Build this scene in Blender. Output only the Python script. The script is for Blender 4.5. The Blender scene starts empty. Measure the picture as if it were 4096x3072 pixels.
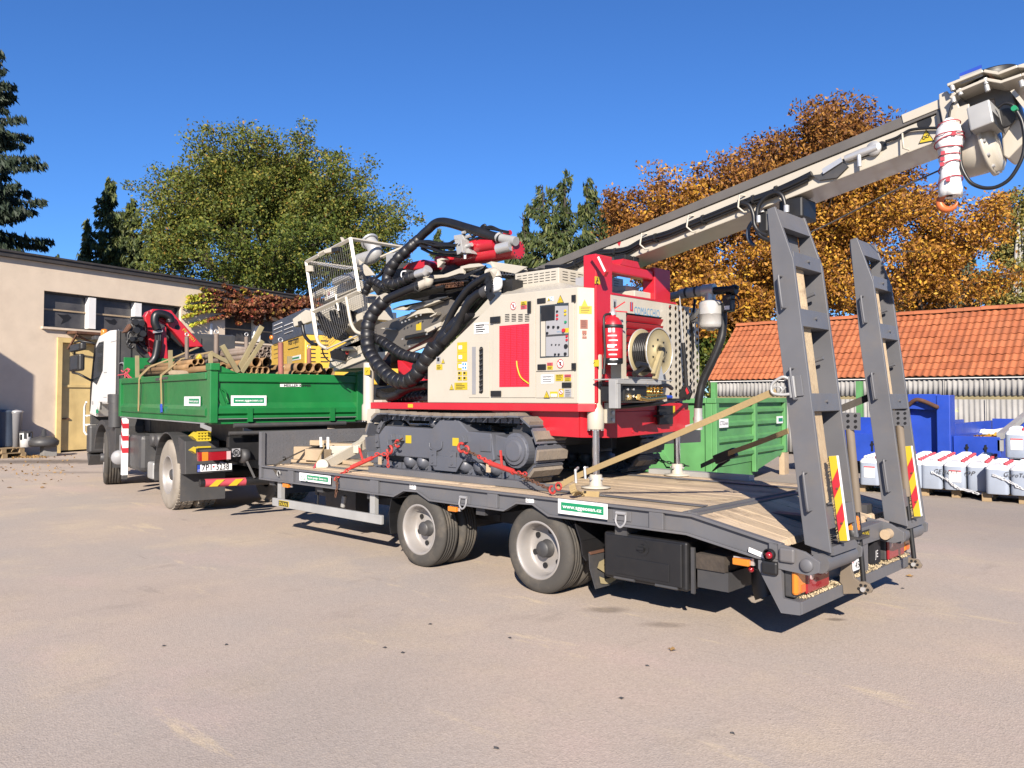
import bpy, bmesh, math, random
import numpy as np
from mathutils import Vector, Matrix
random.seed(7)
SC = bpy.context.scene
# ---------------------------------------------------------------- camera
FPX, PITCH, HOR, YAW = 3227.0, math.radians(2.0), 1590.0, math.radians(43.5)
CYP = HOR - FPX * math.tan(PITCH)
CP = Vector((0, 0, 1.75))
FW = Vector((-math.sin(YAW) * math.cos(PITCH), math.cos(YAW) * math.cos(PITCH), math.sin(PITCH)))
RT = Vector((math.cos(YAW), math.sin(YAW), 0))
UP = RT.cross(FW)
cam = bpy.data.cameras.new("camera")
cam.sensor_width = 36
cam.lens = FPX / 4096 * 36
cam.shift_y = -(1536 - CYP) / 4096
cam.clip_end = 2000
camo = bpy.data.objects.new("camera", cam)
SC.collection.objects.link(camo)
camo.matrix_world = Matrix(((RT.x, UP.x, -FW.x, CP.x), (RT.y, UP.y, -FW.y, CP.y), (RT.z, UP.z, -FW.z, CP.z), (0, 0, 0, 1)))
SC.camera = camo
# ---------------------------------------------------------------- sky, sun, exposure
SUN_AZ, SUN_EL = math.radians(-51), math.radians(27.5)
W = bpy.data.worlds.new("World")
SC.world = W
W.use_nodes = True
wn = W.node_tree.nodes
sky = wn.new("ShaderNodeTexSky")
sky.sky_type = 'NISHITA'
sky.sun_disc = False
sky.sun_elevation = SUN_EL
sky.sun_rotation = math.pi / 2 - SUN_AZ
sky.altitude = 300
sky.air_density = 1.0
sky.dust_density = 0.0
sky.ozone_density = 6.0
tint = wn.new("ShaderNodeMix"); tint.data_type = 'RGBA'; tint.blend_type = 'MULTIPLY'; tint.inputs[0].default_value = 1
tint.inputs[7].default_value = (.62, .93, 1.3, 1)      # the deep blue of a very clear autumn day
W.node_tree.links.new(sky.outputs[0], tint.inputs[6]); W.node_tree.links.new(tint.outputs[2], wn["Background"].inputs[0])
wn["Background"].inputs[1].default_value = 0.0555
sl = bpy.data.lights.new("sun", 'SUN')
sl.energy = 5.0
sl.angle = math.radians(0.53)
sl.color = (1, 0.90, 0.77)
so = bpy.data.objects.new("sun", sl)
SC.collection.objects.link(so)
SD = Vector((math.cos(SUN_EL) * math.cos(SUN_AZ), math.cos(SUN_EL) * math.sin(SUN_AZ), math.sin(SUN_EL)))
so.rotation_euler = (-SD).to_track_quat('-Z', 'Y').to_euler()
SC.view_settings.view_transform = 'Standard'
SC.view_settings.look = 'None'
SC.view_settings.gamma = 1
SC.view_settings.exposure = 1.1
SC.view_settings.use_curve_mapping = False
# ---------------------------------------------------------------- measured points -> world points on known planes
ZO = dict(a=(1180,820,1.8433),b2=(2000,1000,2.212),c3=(0,900,1.3827),d4=(1000,1500,1.58),e5=(2200,1600,1.4747),h=(950,1600,2.765),t=(1400,1600,2.212),m=(2050,700,1.8433),k=(3500,200,2.552),g=(1180,900,3.687),r=(1600,820,3.687),b=(700,1150,2.765),c=(250,1200,3.687),l=(0,1600,4.424),w=(550,1620,2.069),v=(1150,1200,3.16),p=(3650,1700,4.74),q=(3400,1400,2.371),x=(2800,2200,3.16),n=(2500,1480,3.16),y=(2900,1700,2.0733),f=(2600,1100,2.37),u=(3000,780,2.304),j=(3000,1500,2.304),i=(3350,940,2.304),o=(3350,1660,2.304),s=(1500,1900,2.212),P=(0,0,1),D=(0,0,0.54004))
def ray(k, x, y):
    a, b, s = ZO[k]
    x = a + x / s; y = b + y / s
    return FW + RT * ((x - 2048) / FPX) - UP * ((y - CYP) / FPX)
def PY(k, x, y, Y):
    d = ray(k, x, y); return CP + d * (Y / d.y)
def PX(k, x, y, X):
    d = ray(k, x, y); return CP + d * (X / d.x)
def PZ(k, x, y, z):
    d = ray(k, x, y); return CP + d * ((z - CP.z) / d.z)
def PN(k, x, y, p0, n):
    d = ray(k, x, y); return CP + d * (n.dot(p0 - CP) / n.dot(d))
V = Vector
# ---------------------------------------------------------------- materials
def newmat(name):
    m = bpy.data.materials.new(name); m.use_nodes = True
    nt = m.node_tree
    return m, nt, nt.nodes["Principled BSDF"]
def mix(nt, fac, a, b):
    n = nt.nodes.new("ShaderNodeMix"); n.data_type = 'RGBA'
    for i, v in ((0, fac), (6, a), (7, b)):
        if hasattr(v, 'links'): nt.links.new(v, n.inputs[i])
        elif i == 0: n.inputs[0].default_value = v
        else: n.inputs[i].default_value = (*v, 1) if len(v) == 3 else v
    return n.outputs[2]
def noise(nt, scale, detail=3, vec=None, rough=0.55):
    n = nt.nodes.new("ShaderNodeTexNoise"); n.inputs["Scale"].default_value = scale
    n.inputs["Detail"].default_value = detail; n.inputs["Roughness"].default_value = rough
    if vec is not None: nt.links.new(vec, n.inputs["Vector"])
    return n.outputs["Fac"]
def ramp(nt, src, a, b):
    n = nt.nodes.new("ShaderNodeMapRange"); n.inputs[1].default_value = a; n.inputs[2].default_value = b
    nt.links.new(src, n.inputs[0]); return n.outputs[0]
def mul(nt, a, b):
    n = nt.nodes.new("ShaderNodeMath"); n.operation = 'MULTIPLY'
    for i, v in enumerate((a, b)):
        if hasattr(v, 'links'): nt.links.new(v, n.inputs[i])
        else: n.inputs[i].default_value = v
    return n.outputs[0]
def pos(nt, sx=1, sy=1, sz=1):
    g = nt.nodes.new("ShaderNodeNewGeometry"); mp = nt.nodes.new("ShaderNodeMapping")
    mp.inputs["Scale"].default_value = (sx, sy, sz)
    nt.links.new(g.outputs["Position"], mp.inputs[0]); return mp.outputs[0]
def bump(nt, bs, h, st, d=0.01):
    b = nt.nodes.new("ShaderNodeBump"); b.inputs["Strength"].default_value = st; b.inputs["Distance"].default_value = d
    nt.links.new(h, b.inputs["Height"]); nt.links.new(b.outputs[0], bs.inputs["Normal"])
def paint(name, col, rough=0.4, metal=0.0, dirt=0.25, dcol=(0.22, 0.17, 0.12), dscale=5, var=0.12, coat=0.0, bmp=0.0, streak=False, spec=0.5, chips=None):
    k = .9 if metal > .5 else .52
    col = [x * k for x in col]; dcol = [x * .62 for x in dcol]
    m, nt, bs = newmat(name)
    p = pos(nt); c = mix(nt, ramp(nt, noise(nt, 2.2, 3, p), .3, .7), [x * (1 - var) for x in col], [min(1, x * (1 + var)) for x in col])
    if dirt:
        q = pos(nt, 1, 1, .18) if streak else p
        f = mul(nt, ramp(nt, noise(nt, dscale, 6, q, .65), .5, .78), dirt)
        c = mix(nt, f, c, dcol)
    if chips:
        f = ramp(nt, noise(nt, chips[1], 5, p, .7), chips[2], chips[2] + .03)
        c = mix(nt, f, c, chips[0])
    nt.links.new(c, bs.inputs["Base Color"])
    r = nt.nodes.new("ShaderNodeMapRange"); r.inputs[3].default_value = max(.05, rough - .1); r.inputs[4].default_value = min(1, rough + .15)
    nt.links.new(noise(nt, 9, 4, p), r.inputs[0]); nt.links.new(r.outputs[0], bs.inputs["Roughness"])
    bs.inputs["Metallic"].default_value = metal; bs.inputs["Coat Weight"].default_value = coat; bs.inputs["Specular IOR Level"].default_value = spec
    if bmp: bump(nt, bs, noise(nt, 40, 4, p), bmp, .01)
    return m
M = {}
def pm(k, *a, **kw): M[k] = paint(k, *a, **kw)
pm('cream', (.74, .68, .57), .35, dirt=.10, var=.03, coat=.15)
pm('red', (.72, .022, .04), .35, dirt=.08, var=.05, coat=.2)
pm('greypaint', (.185, .187, .205), .42, dirt=.28, dcol=(.27, .22, .17), var=.1, dscale=4, spec=.4, chips=((.38, .34, .3), 17, .755))
pm('trackgrey', (.155, .165, .2), .4, dirt=.2, dcol=(.2, .16, .12), var=.08)
pm('shoe', (.30, .25, .20), .85, dirt=.7, dcol=(.14, .13, .13), dscale=14, var=.2, bmp=.4)
pm('black', (.016, .016, .018), .45, dirt=.05)
pm('hose', (.014, .014, .016), .38, dirt=.12, dcol=(.1, .09, .08))
pm('wrap', (.016, .016, .02), .42, dirt=.05)
pm('tyre', (.085, .078, .07), .8, dirt=.75, dcol=(.2, .165, .125), dscale=4, var=.15, bmp=.2)
pm('tyredirt', (.42, .37, .31), .85, dirt=.7, dcol=(.26, .21, .16), dscale=4, var=.2, bmp=.2)
pm('rim', (.52, .49, .47), .45, metal=.25, dirt=.35, dcol=(.35, .27, .2))
pm('green', (.012, .24, .055), .38, dirt=.3, dcol=(.03, .16, .05), dscale=3, var=.12, coat=.2, chips=((.55, .55, .45), 26, .745))
pm('ltgreen', (.14, .42, .14), .55, dirt=.55, dcol=(.13, .26, .12), dscale=2.5, var=.15, streak=True, chips=((.6, .6, .5), 9, .76))
pm('blue', (.03, .095, .62), .4, dirt=.18, dcol=(.02, .05, .25), var=.12, chips=((.3, .35, .6), 22, .76))
pm('yellow', (1.0, .62, .07), .4, dirt=.15, dcol=(.35, .25, .1), var=.05)
pm('doory', (1.0, .75, .33), .6, dirt=.35, dcol=(.4, .26, .1), dscale=3, streak=True, chips=((.15, .07, .03), 14, .77))
pm('white', (1.25, 1.23, 1.2), .35, dirt=.12, var=.03, coat=.3)
pm('plaster', (1.04, .86, .67), .9, dirt=.28, dcol=(.55, .42, .32), dscale=1.2, var=.05, bmp=.25)
pm('roofcap', (.07, .062, .06), .6, dirt=.2)
pm('darkgrey', (.075, .075, .08), .5, dirt=.3, dcol=(.18, .15, .12))
pm('railgrey', (.22, .2, .18), .4, metal=.2, dirt=.3, dcol=(.12, .1, .09))
pm('steel', (.55, .55, .55), .35, metal=.55, dirt=.2, var=.1)
pm('galv', (.62, .62, .61), .45, metal=.25, dirt=.35, dcol=(.4, .38, .36), dscale=3, var=.15)
pm('stainless', (.85, .84, .82), .3, metal=.35, dirt=.1, dcol=(.5, .45, .4))
pm('chrome', (.75, .75, .77), .08, metal=1, dirt=.0, var=.02)
pm('brass', (.7, .5, .2), .25, metal=1, dirt=.2, var=.1)
pm('reelgold', (.62, .52, .3), .45, metal=.25, dirt=.25, var=.1)
pm('rustpipe', (.42, .25, .11), .7, metal=.1, dirt=.6, dcol=(.2, .09, .045), dscale=7, var=.3, bmp=.15)
pm('greypipe', (.27, .21, .17), .65, dirt=.6, dcol=(.16, .085, .05), dscale=7, var=.3)
pm('rust', (.16, .07, .04), .85, dirt=.5, dcol=(.3, .13, .05), dscale=12, var=.3)
pm('pink', (.75, .09, .13), .7, dirt=.1)
pm('chainred', (.7, .06, .05), .5, dirt=.35, dcol=(.2, .08, .05), dscale=20, var=.15)
pm('orange', (.85, .2, .05), .4, dirt=.05)
pm('strap', (.5, .36, .17), .85, dirt=.3, dcol=(.3, .22, .13), var=.1, bmp=.3)
pm('strapgrey', (.07, .06, .05), .85, dirt=.3, var=.1)
pm('beigewood', (.62, .47, .31), .8, dirt=.35, dcol=(.4, .28, .17), dscale=8, var=.15, bmp=.3)
pm('dustysteel', (.27, .215, .16), .7, dirt=.5, dcol=(.2, .17, .14), dscale=8, var=.15)
pm('straw', (.75, .6, .38), .95, dirt=.3, dcol=(.4, .3, .2))
pm('stake', (.40, .33, .18), .85, dirt=.4, dcol=(.28, .3, .14), dscale=8, var=.2)
pm('redoxide', (.42, .16, .12), .75, dirt=.4, dcol=(.25, .1, .08), dscale=10, var=.15)
pm('lgrey', (.42, .42, .44), .45, dirt=.1)
pm('concrete', (.34, .33, .32), .85, dirt=.3, dcol=(.2, .18, .16), var=.1, bmp=.3)
pm('panelgrey', (.5, .5, .53), .4, dirt=.05, var=.03)
pm('dullblue', (.07, .1, .16), .5, dirt=.3, dcol=(.12, .12, .13), var=.15)
pm('lyellow', (.8, .6, .03), .5, dirt=.05, var=.03)
pm('signwhite', (1.2, 1.2, 1.2), .45, dirt=.06, var=.02)
pm('signgreen', (.01, .36, .16), .45, dirt=.05, var=.02)
pm('signred', (.7, .03, .05), .45, dirt=.03, var=.02)
pm('signblue', (.05, .35, .7), .4, dirt=.0, var=.02)
pm('ink', (.015, .015, .02), .6, dirt=0, var=0)
pm('canwhite', (1.15, 1.17, 1.22), .35, dirt=.08, var=.04)
pm('canblue', (.50, .57, .70), .3, dirt=.12, dcol=(.3, .34, .42), dscale=3, var=.12)
pm('barkdark', (.07, .055, .045), .95, dirt=.3, bmp=.5)
pm('barkwhite', (.6, .58, .54), .8, dirt=.6, dcol=(.1, .09, .08), dscale=6, bmp=.2)
pm('asbestos', (.47, .46, .45), .9, dirt=.5, dcol=(.27, .26, .24), dscale=3, var=.15, streak=True, bmp=.2, chips=((.45, .48, .12), 2.2, .66))
pm('litter', (.45, .27, .1), .9, dirt=.4, dcol=(.25, .13, .05), var=.25)
pm('pallet', (.48, .34, .19), .85, dirt=.4, dcol=(.25, .2, .15), dscale=6, var=.15, bmp=.3)
pm('film', (.75, .76, .8), .2, dirt=0, var=.02)
def woodmat(name, a, b, sx, sy):
    m, nt, bs = newmat(name)
    q = pos(nt, sx, sy, 6)
    n1 = noise(nt, 3, 8, q, .7)
    c = mix(nt, ramp(nt, n1, .3, .7), a, b)
    c = mix(nt, mul(nt, ramp(nt, noise(nt, 1.6, 6, pos(nt), .7), .48, .62), .75), c, (.52, .41, .26))
    c = mix(nt, mul(nt, ramp(nt, noise(nt, 2.7, 6, pos(nt, 1, 1, 1), .72), .56, .66), .7), c, (.17, .125, .085))
    c = mix(nt, ramp(nt, noise(nt, 5, 6, q, .8), .62, .72), c, (.08, .06, .045))
    oi = nt.nodes.new("ShaderNodeObjectInfo")
    h = nt.nodes.new("ShaderNodeHueSaturation"); nt.links.new(c, h.inputs["Color"])
    r = nt.nodes.new("ShaderNodeMapRange"); r.inputs[3].default_value = .8; r.inputs[4].default_value = 1.15
    nt.links.new(oi.outputs["Random"], r.inputs[0]); nt.links.new(r.outputs[0], h.inputs["Value"])
    nt.links.new(h.outputs[0], bs.inputs["Base Color"]); bs.inputs["Roughness"].default_value = .9
    bump(nt, bs, n1, .7, .012)
    M[name] = m
woodmat('plankwood', (.46, .36, .25), (.33, .25, .17), .6, 9)
woodmat('rampwood', (.44, .34, .22), (.33, .24, .15), 9, 9)
def leafmat(name, cols, trans=.25, rough=.6):
    m, nt, bs = newmat(name)
    g = nt.nodes.new("ShaderNodeNewGeometry"); cr = nt.nodes.new("ShaderNodeValToRGB")
    cr.color_ramp.interpolation = 'LINEAR'
    el = cr.color_ramp.elements
    while len(el) < len(cols): el.new(0.5)
    for i, (t, c) in enumerate(cols): el[i].position = t; el[i].color = (*c, 1)
    nt.links.new(g.outputs["Random Per Island"], cr.inputs[0])
    h = nt.nodes.new("ShaderNodeHueSaturation"); nt.links.new(cr.outputs[0], h.inputs["Color"])
    r = nt.nodes.new("ShaderNodeMapRange"); r.inputs[3].default_value = .65; r.inputs[4].default_value = 1.35
    nt.links.new(noise(nt, .55, 3, pos(nt)), r.inputs[0]); nt.links.new(r.outputs[0], h.inputs["Value"])
    nt.links.new(h.outputs[0], bs.inputs["Base Color"]); bs.inputs["Roughness"].default_value = rough
    bs.inputs["Specular IOR Level"].default_value = .3
    t = nt.nodes.new("ShaderNodeBsdfTranslucent"); nt.links.new(h.outputs[0], t.inputs[0])
    ms = nt.nodes.new("ShaderNodeMixShader"); ms.inputs[0].default_value = trans
    nt.links.new(bs.outputs[0], ms.inputs[1]); nt.links.new(t.outputs[0], ms.inputs[2])
    nt.links.new(ms.outputs[0], nt.nodes["Material Output"].inputs[0])
    M[name] = m
leafmat('leafolive', [(0, (.045, .065, .012)), (.5, (.10, .122, .02)), (.86, (.16, .165, .03)), (.97, (.26, .2, .035)), (1, (.28, .12, .03))])
leafmat('leafgreen', [(0, (.035, .06, .012)), (.7, (.095, .125, .02)), (1, (.2, .18, .03))])
leafmat('leaforange', [(0, (.10, .04, .012)), (.4, (.25, .105, .02)), (.75, (.42, .2, .025)), (1, (.55, .33, .04))])
leafmat('leafbrown', [(0, (.085, .035, .014)), (.5, (.2, .08, .02)), (1, (.34, .17, .03))])
leafmat('leafbirch', [(0, (.10, .11, .03)), (.6, (.2, .18, .05)), (1, (.36, .28, .07))])
leafmat('needles', [(0, (.022, .036, .012)), (.6, (.05, .07, .022)), (1, (.11, .12, .035))], .1, .55)
leafmat('needlesblue', [(0, (.03, .05, .035)), (1, (.08, .12, .085))], .1)
leafmat('needlesdark', [(0, (.010, .018, .012)), (1, (.03, .045, .025))], .05)
leafmat('vinered', [(0, (.075, .028, .018)), (.5, (.16, .055, .03)), (.8, (.2, .1, .035)), (.95, (.3, .05, .035)), (1, (.3, .24, .05))])
leafmat('vinegreen', [(0, (.28, .32, .03)), (.7, (.5, .5, .06)), (1, (.45, .25, .05))])
def glassmat():
    m, nt, bs = newmat('glass'); bs.inputs["Base Color"].default_value = (.03, .035, .04, 1); bs.inputs["Roughness"].default_value = .12
    M['glass'] = m
    m, nt, bs = newmat('dustyglass')
    c = mix(nt, ramp(nt, noise(nt, 1.6, 5, pos(nt)), .35, .7), (.035, .035, .04), (.085, .08, .078))
    nt.links.new(c, bs.inputs["Base Color"]); bs.inputs["Roughness"].default_value = .35; M['dustyglass'] = m
    for k, c in (('lensred', (.22, .007, .013)), ('lensorange', (.52, .16, .015)), ('lensclear', (.42, .3, .3))):
        m, nt, bs = newmat(k); bs.inputs["Base Color"].default_value = (*c, 1); bs.inputs["Roughness"].default_value = .15
        bs.inputs["Coat Weight"].default_value = .6; M[k] = m
glassmat()
def perfmat():   # red painted sheet with fine punched holes
    m, nt, bs = newmat('redmesh'); v = nt.nodes.new("ShaderNodeTexVoronoi"); v.inputs["Scale"].default_value = 55; v.inputs["Randomness"].default_value = .15
    nt.links.new(pos(nt), v.inputs["Vector"])
    c = mix(nt, ramp(nt, v.outputs["Distance"], .28, .36), (.14, .004, .01), (.68, .02, .045))
    nt.links.new(c, bs.inputs["Base Color"]); bs.inputs["Roughness"].default_value = .4; M['redmesh'] = m
perfmat()
def tilemat():
    m, nt, bs = newmat('clay'); oi = nt.nodes.new("ShaderNodeObjectInfo")
    c = mix(nt, oi.outputs["Random"], (.26, .075, .028), (.35, .11, .043))
    c = mix(nt, mul(nt, ramp(nt, noise(nt, .7, 5, pos(nt)), .5, .75), .45), c, (.19, .085, .045))
    c = mix(nt, ramp(nt, noise(nt, 3.1, 5, pos(nt), .7), .70, .76), c, (.34, .28, .22))
    nt.links.new(c, bs.inputs["Base Color"]); bs.inputs["Roughness"].default_value = .8; bump(nt, bs, noise(nt, 20, 4, pos(nt)), .25); M['clay'] = m
tilemat()
def groundmat():
    m, nt, bs = newmat('asphalt'); p = pos(nt)
    c = mix(nt, ramp(nt, noise(nt, .35, 5, p), .35, .65), (.40, .325, .268), (.345, .30, .265))
    c = mix(nt, mul(nt, ramp(nt, noise(nt, .9, 6, p, .6), .5, .72), .8), c, (.45, .365, .275))
    c = mix(nt, mul(nt, ramp(nt, noise(nt, .5, 6, pos(nt, 1, 1.6, 1), .6), .55, .72), .55), c, (.44, .335, .295))
    c = mix(nt, mul(nt, ramp(nt, noise(nt, 1.5, 5, pos(nt, 1.3, .6, 1), .7), .60, .74), .5), c, (.25, .212, .182))
    c = mix(nt, mul(nt, ramp(nt, noise(nt, .22, 4, pos(nt, 1, 1, 1), .6), .56, .64), .35), c, (.27, .235, .21))
    c = mix(nt, mul(nt, ramp(nt, noise(nt, 1.1, 7, pos(nt, .35, 1.7, 1), .72), .60, .66), .6), c, (.52, .42, .29))
    c = mix(nt, mul(nt, ramp(nt, noise(nt, 2.3, 6, pos(nt, .25, 1.2, 1), .75), .63, .68), .35), c, (.2, .17, .15))
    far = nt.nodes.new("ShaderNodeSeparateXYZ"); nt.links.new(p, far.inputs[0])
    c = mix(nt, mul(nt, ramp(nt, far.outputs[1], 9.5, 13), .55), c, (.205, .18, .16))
    v = nt.nodes.new("ShaderNodeTexVoronoi"); v.inputs["Scale"].default_value = 95; nt.links.new(p, v.inputs["Vector"])
    v2 = nt.nodes.new("ShaderNodeTexVoronoi"); v2.inputs["Scale"].default_value = 160; nt.links.new(p, v2.inputs["Vector"])
    s = mix(nt, v.outputs["Color"], (.78, .78, .78), (1.16, 1.16, 1.16))
    n = nt.nodes.new("ShaderNodeMix"); n.data_type = 'RGBA'; n.blend_type = 'MULTIPLY'; n.inputs[0].default_value = .75
    nt.links.new(c, n.inputs[6]); nt.links.new(s, n.inputs[7])
    f = ramp(nt, noise(nt, 60, 2, p), .70, .74)
    c = mix(nt, mul(nt, f, .7), n.outputs[2], (.06, .055, .05))
    f = ramp(nt, noise(nt, 47, 2, pos(nt, 1.1, 1.1, 1)), .72, .76)
    c = mix(nt, mul(nt, f, .6), c, (.62, .56, .5))
    # dark oil stains with shapes of their own
    for (sx, sy, rx, ry, k) in STAINS:
        mp = nt.nodes.new("ShaderNodeMapping"); mp.vector_type = 'TEXTURE'
        mp.inputs["Location"].default_value = (sx, sy, 0); mp.inputs["Scale"].default_value = (rx, ry, 1); mp.inputs["Rotation"].default_value = (0, 0, math.radians(43))
        nt.links.new(p, mp.inputs[0])
        le = nt.nodes.new("ShaderNodeVectorMath"); le.operation = 'LENGTH'; nt.links.new(mp.outputs[0], le.inputs[0])
        ad = nt.nodes.new("ShaderNodeMath"); nt.links.new(le.outputs["Value"], ad.inputs[0])
        sc = nt.nodes.new("ShaderNodeMapRange"); sc.inputs[3].default_value = -.5; sc.inputs[4].default_value = .5
        nt.links.new(noise(nt, 6, 4, p), sc.inputs[0]); nt.links.new(sc.outputs[0], ad.inputs[1])
        c = mix(nt, mul(nt, ramp(nt, ad.outputs[0], 1.0, .35), k), c, (.07, .055, .045))
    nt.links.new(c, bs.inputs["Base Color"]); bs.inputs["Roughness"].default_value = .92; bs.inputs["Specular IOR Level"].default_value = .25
    h = nt.nodes.new("ShaderNodeMath"); nt.links.new(v.outputs["Distance"], h.inputs[0]); nt.links.new(noise(nt, 30, 5, p), h.inputs[1])
    bump(nt, bs, h.outputs[0], .2, .01)
    M['asphalt'] = m
def stain(k, x, y, rx, ry, s):
    q = PZ(k, x, y, 0); return (q.x, q.y, rx, ry, s)
STAINS = [stain('P', 2430, 2440, .25, .12, .5), stain('P', 2650, 2500, .22, .1, .4), stain('P', 3345, 2478, .1, .05, .6), stain('l', 900, 1090, 3.2, 1.0, .7), stain('P', 300, 1890, 1.2, .35, .35)]
groundmat()
# ---------------------------------------------------------------- mesh helpers
def basis(d):
    d = d.normalized(); a = V((0, 0, 1)) if abs(d.z) < .9 else V((1, 0, 0))
    u = d.cross(a).normalized(); return u, u.cross(d).normalized()
class B:
    def __init__(s): s.v = []; s.f = []; s.s = []
    def add(s, vs, fs, sm=False):
        n = len(s.v); s.v += [tuple(v) for v in vs]; s.f += [tuple(i + n for i in f) for f in fs]; s.s += [sm] * len(fs); return s
    def obox(s, c, u, v, w):
        c, u, v, w = V(c), V(u), V(v), V(w)
        return s.add([c + u * a + v * b + w * d for a in (-1, 1) for b in (-1, 1) for d in (-1, 1)], [(0, 1, 3, 2), (4, 6, 7, 5), (0, 4, 5, 1), (2, 3, 7, 6), (0, 2, 6, 4), (1, 5, 7, 3)])
    def box(s, x0, x1, y0, y1, z0, z1):
        return s.obox(((x0 + x1) / 2, (y0 + y1) / 2, (z0 + z1) / 2), ((x1 - x0) / 2, 0, 0), (0, (y1 - y0) / 2, 0), (0, 0, (z1 - z0) / 2))
    def beam(s, p, q, w, h, up=(0, 0, 1)):
        p, q = V(p), V(q); d = q - p; side = d.cross(V(up)).normalized(); u = side.cross(d).normalized()
        return s.obox((p + q) / 2, d / 2, side * w / 2, u * h / 2)
    def ext(s, pts, off):           # closed outline extruded by a vector
        n = len(pts); off = V(off); pts = [V(p) for p in pts]
        return s.add(pts + [p + off for p in pts], [tuple(range(n))[::-1], tuple(range(n, 2 * n))] + [(i, (i + 1) % n, (i + 1) % n + n, i + n) for i in range(n)])
    def pxz(s, pts, y0, y1): return s.ext([(a, y0, b) for a, b in pts], (0, y1 - y0, 0))
    def pyz(s, pts, x0, x1): return s.ext([(x0, a, b) for a, b in pts], (x1 - x0, 0, 0))
    def pxy(s, pts, z0, z1): return s.ext([(a, b, z0) for a, b in pts], (0, 0, z1 - z0))
    def tube(s, pts, r, n=10, cap=True, sm=True):
        pts = [V(p) for p in pts]; k = len(pts); rs = r if isinstance(r, (list, tuple)) else [r] * k
        vs = []; u = None
        for i, p in enumerate(pts):
            d = (pts[min(i + 1, k - 1)] - pts[max(i - 1, 0)]).normalized()
            if u is None: u, w = basis(d)
            else:
                u = (u - d * u.dot(d)).normalized(); w = u.cross(d).normalized()
            vs += [p + (u * math.cos(t) + w * math.sin(t)) * rs[i] for t in (2 * math.pi * j / n for j in range(n))]
        fs = [(i * n + j, i * n + (j + 1) % n, (i + 1) * n + (j + 1) % n, (i + 1) * n + j) for i in range(k - 1) for j in range(n)]
        s.add(vs, fs, sm)
        if cap: s.add(vs[:n], [tuple(range(n))]); s.add(vs[-n:], [tuple(range(n))[::-1]])
        return s
    def lathe(s, c, ax, prof, n=24, sm=True):   # prof: (radius, distance along axis)
        c, ax = V(c), V(ax).normalized(); u, w = basis(ax); vs = []
        for r, t in prof: vs += [c + ax * t + (u * math.cos(a) + w * math.sin(a)) * r for a in (2 * math.pi * j / n for j in range(n))]
        return s.add(vs, [(i * n + j, i * n + (j + 1) % n, (i + 1) * n + (j + 1) % n, (i + 1) * n + j) for i in range(len(prof) - 1) for j in range(n)], sm)
    def disc(s, c, ax, r, t, n=20): return s.tube([V(c), V(c) + V(ax).normalized() * t], r, n)
    def ball(s, c, r, n=10):
        return s.lathe(V(c) - V((0, 0, 0)), (0, 0, 1), [(max(1e-4, r * math.sin(math.pi * i / n)), -r * math.cos(math.pi * i / n)) for i in range(n + 1)], 2 * n)
    def torus(s, c, ax, R, r, n=18, m=8, a0=0, a1=2 * math.pi, el=1.0):
        u, w = basis(V(ax)); full = abs(a1 - a0) > 6.28
        pts = [V(c) + (u * math.cos(a) * el + w * math.sin(a)) * R for a in (a0 + (a1 - a0) * i / n for i in range(n + 1))]
        return s.tube(pts, r, m, not full)
    def build(s, name, mat, parent=None, bev=0, fix=True):
        me = bpy.data.meshes.new(name)
        off = origin(parent)
        vs = s.v if off is None else [(x - off.x, y - off.y, z - off.z) for x, y, z in s.v]
        me.from_pydata(vs, [], s.f); me.polygons.foreach_set('use_smooth', s.s)
        if fix:
            bm = bmesh.new(); bm.from_mesh(me); bmesh.ops.recalc_face_normals(bm, faces=bm.faces); bm.to_mesh(me); bm.free()
        me.materials.append(M[mat] if isinstance(mat, str) else mat)
        o = bpy.data.objects.new(name, me); SC.collection.objects.link(o)
        if parent is not None: o.parent = parent
        if name.split('_')[-1] in ('bolt', 'nut', 'hole', 'slot', 'rib', 'line', 'tie', 'pad', 'ring', 'screw') and len(s.f) > 40: o['kind'] = 'stuff'
        if bev:
            md = o.modifiers.new("bevel", 'BEVEL'); md.width = bev; md.segments = 2; md.limit_method = 'ANGLE'; md.angle_limit = math.radians(40); md.harden_normals = False
        return o
def origin(p):
    if p is None: return None
    o = V((0, 0, 0))
    while p is not None: o = o + p.location; p = p.parent
    return o
def tag(o, label=None, cat=None, group=None, kind=None):
    if label: o["label"] = label
    if cat: o["category"] = cat
    if group: o["group"] = group
    if kind: o["kind"] = kind
    return o
def thing(name, loc, label, cat, group=None):
    o = bpy.data.objects.new(name, None); SC.collection.objects.link(o); o.location = loc; o.empty_display_size = .2
    return tag(o, label, cat, group)
def dup(o, parent=None, loc=None, rz=None):
    c = o.copy(); SC.collection.objects.link(c)
    if parent is not None: c.parent = parent
    if loc is not None: c.location = loc
    if rz is not None: c.rotation_euler = (0, 0, rz)
    for ch in list(o.children): dup(ch, c)
    return c
def at(o, d):   # shift a copied part
    o.location = o.location + V(d); return o
def smoothpath(pts, n=6):     # Catmull-Rom through points
    pts = [V(p) for p in pts]; q = [pts[0] * 2 - pts[1]] + pts + [pts[-1] * 2 - pts[-2]]; out = []
    for i in range(1, len(q) - 2):
        p0, p1, p2, p3 = q[i - 1:i + 3]
        for j in range(n):
            t = j / n
            out.append(.5 * ((2 * p1) + (p2 - p0) * t + (2 * p0 - 5 * p1 + 4 * p2 - p3) * t * t + (3 * p1 - p0 - 3 * p2 + p3) * t ** 3))
    out.append(pts[-1]); return out
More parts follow.
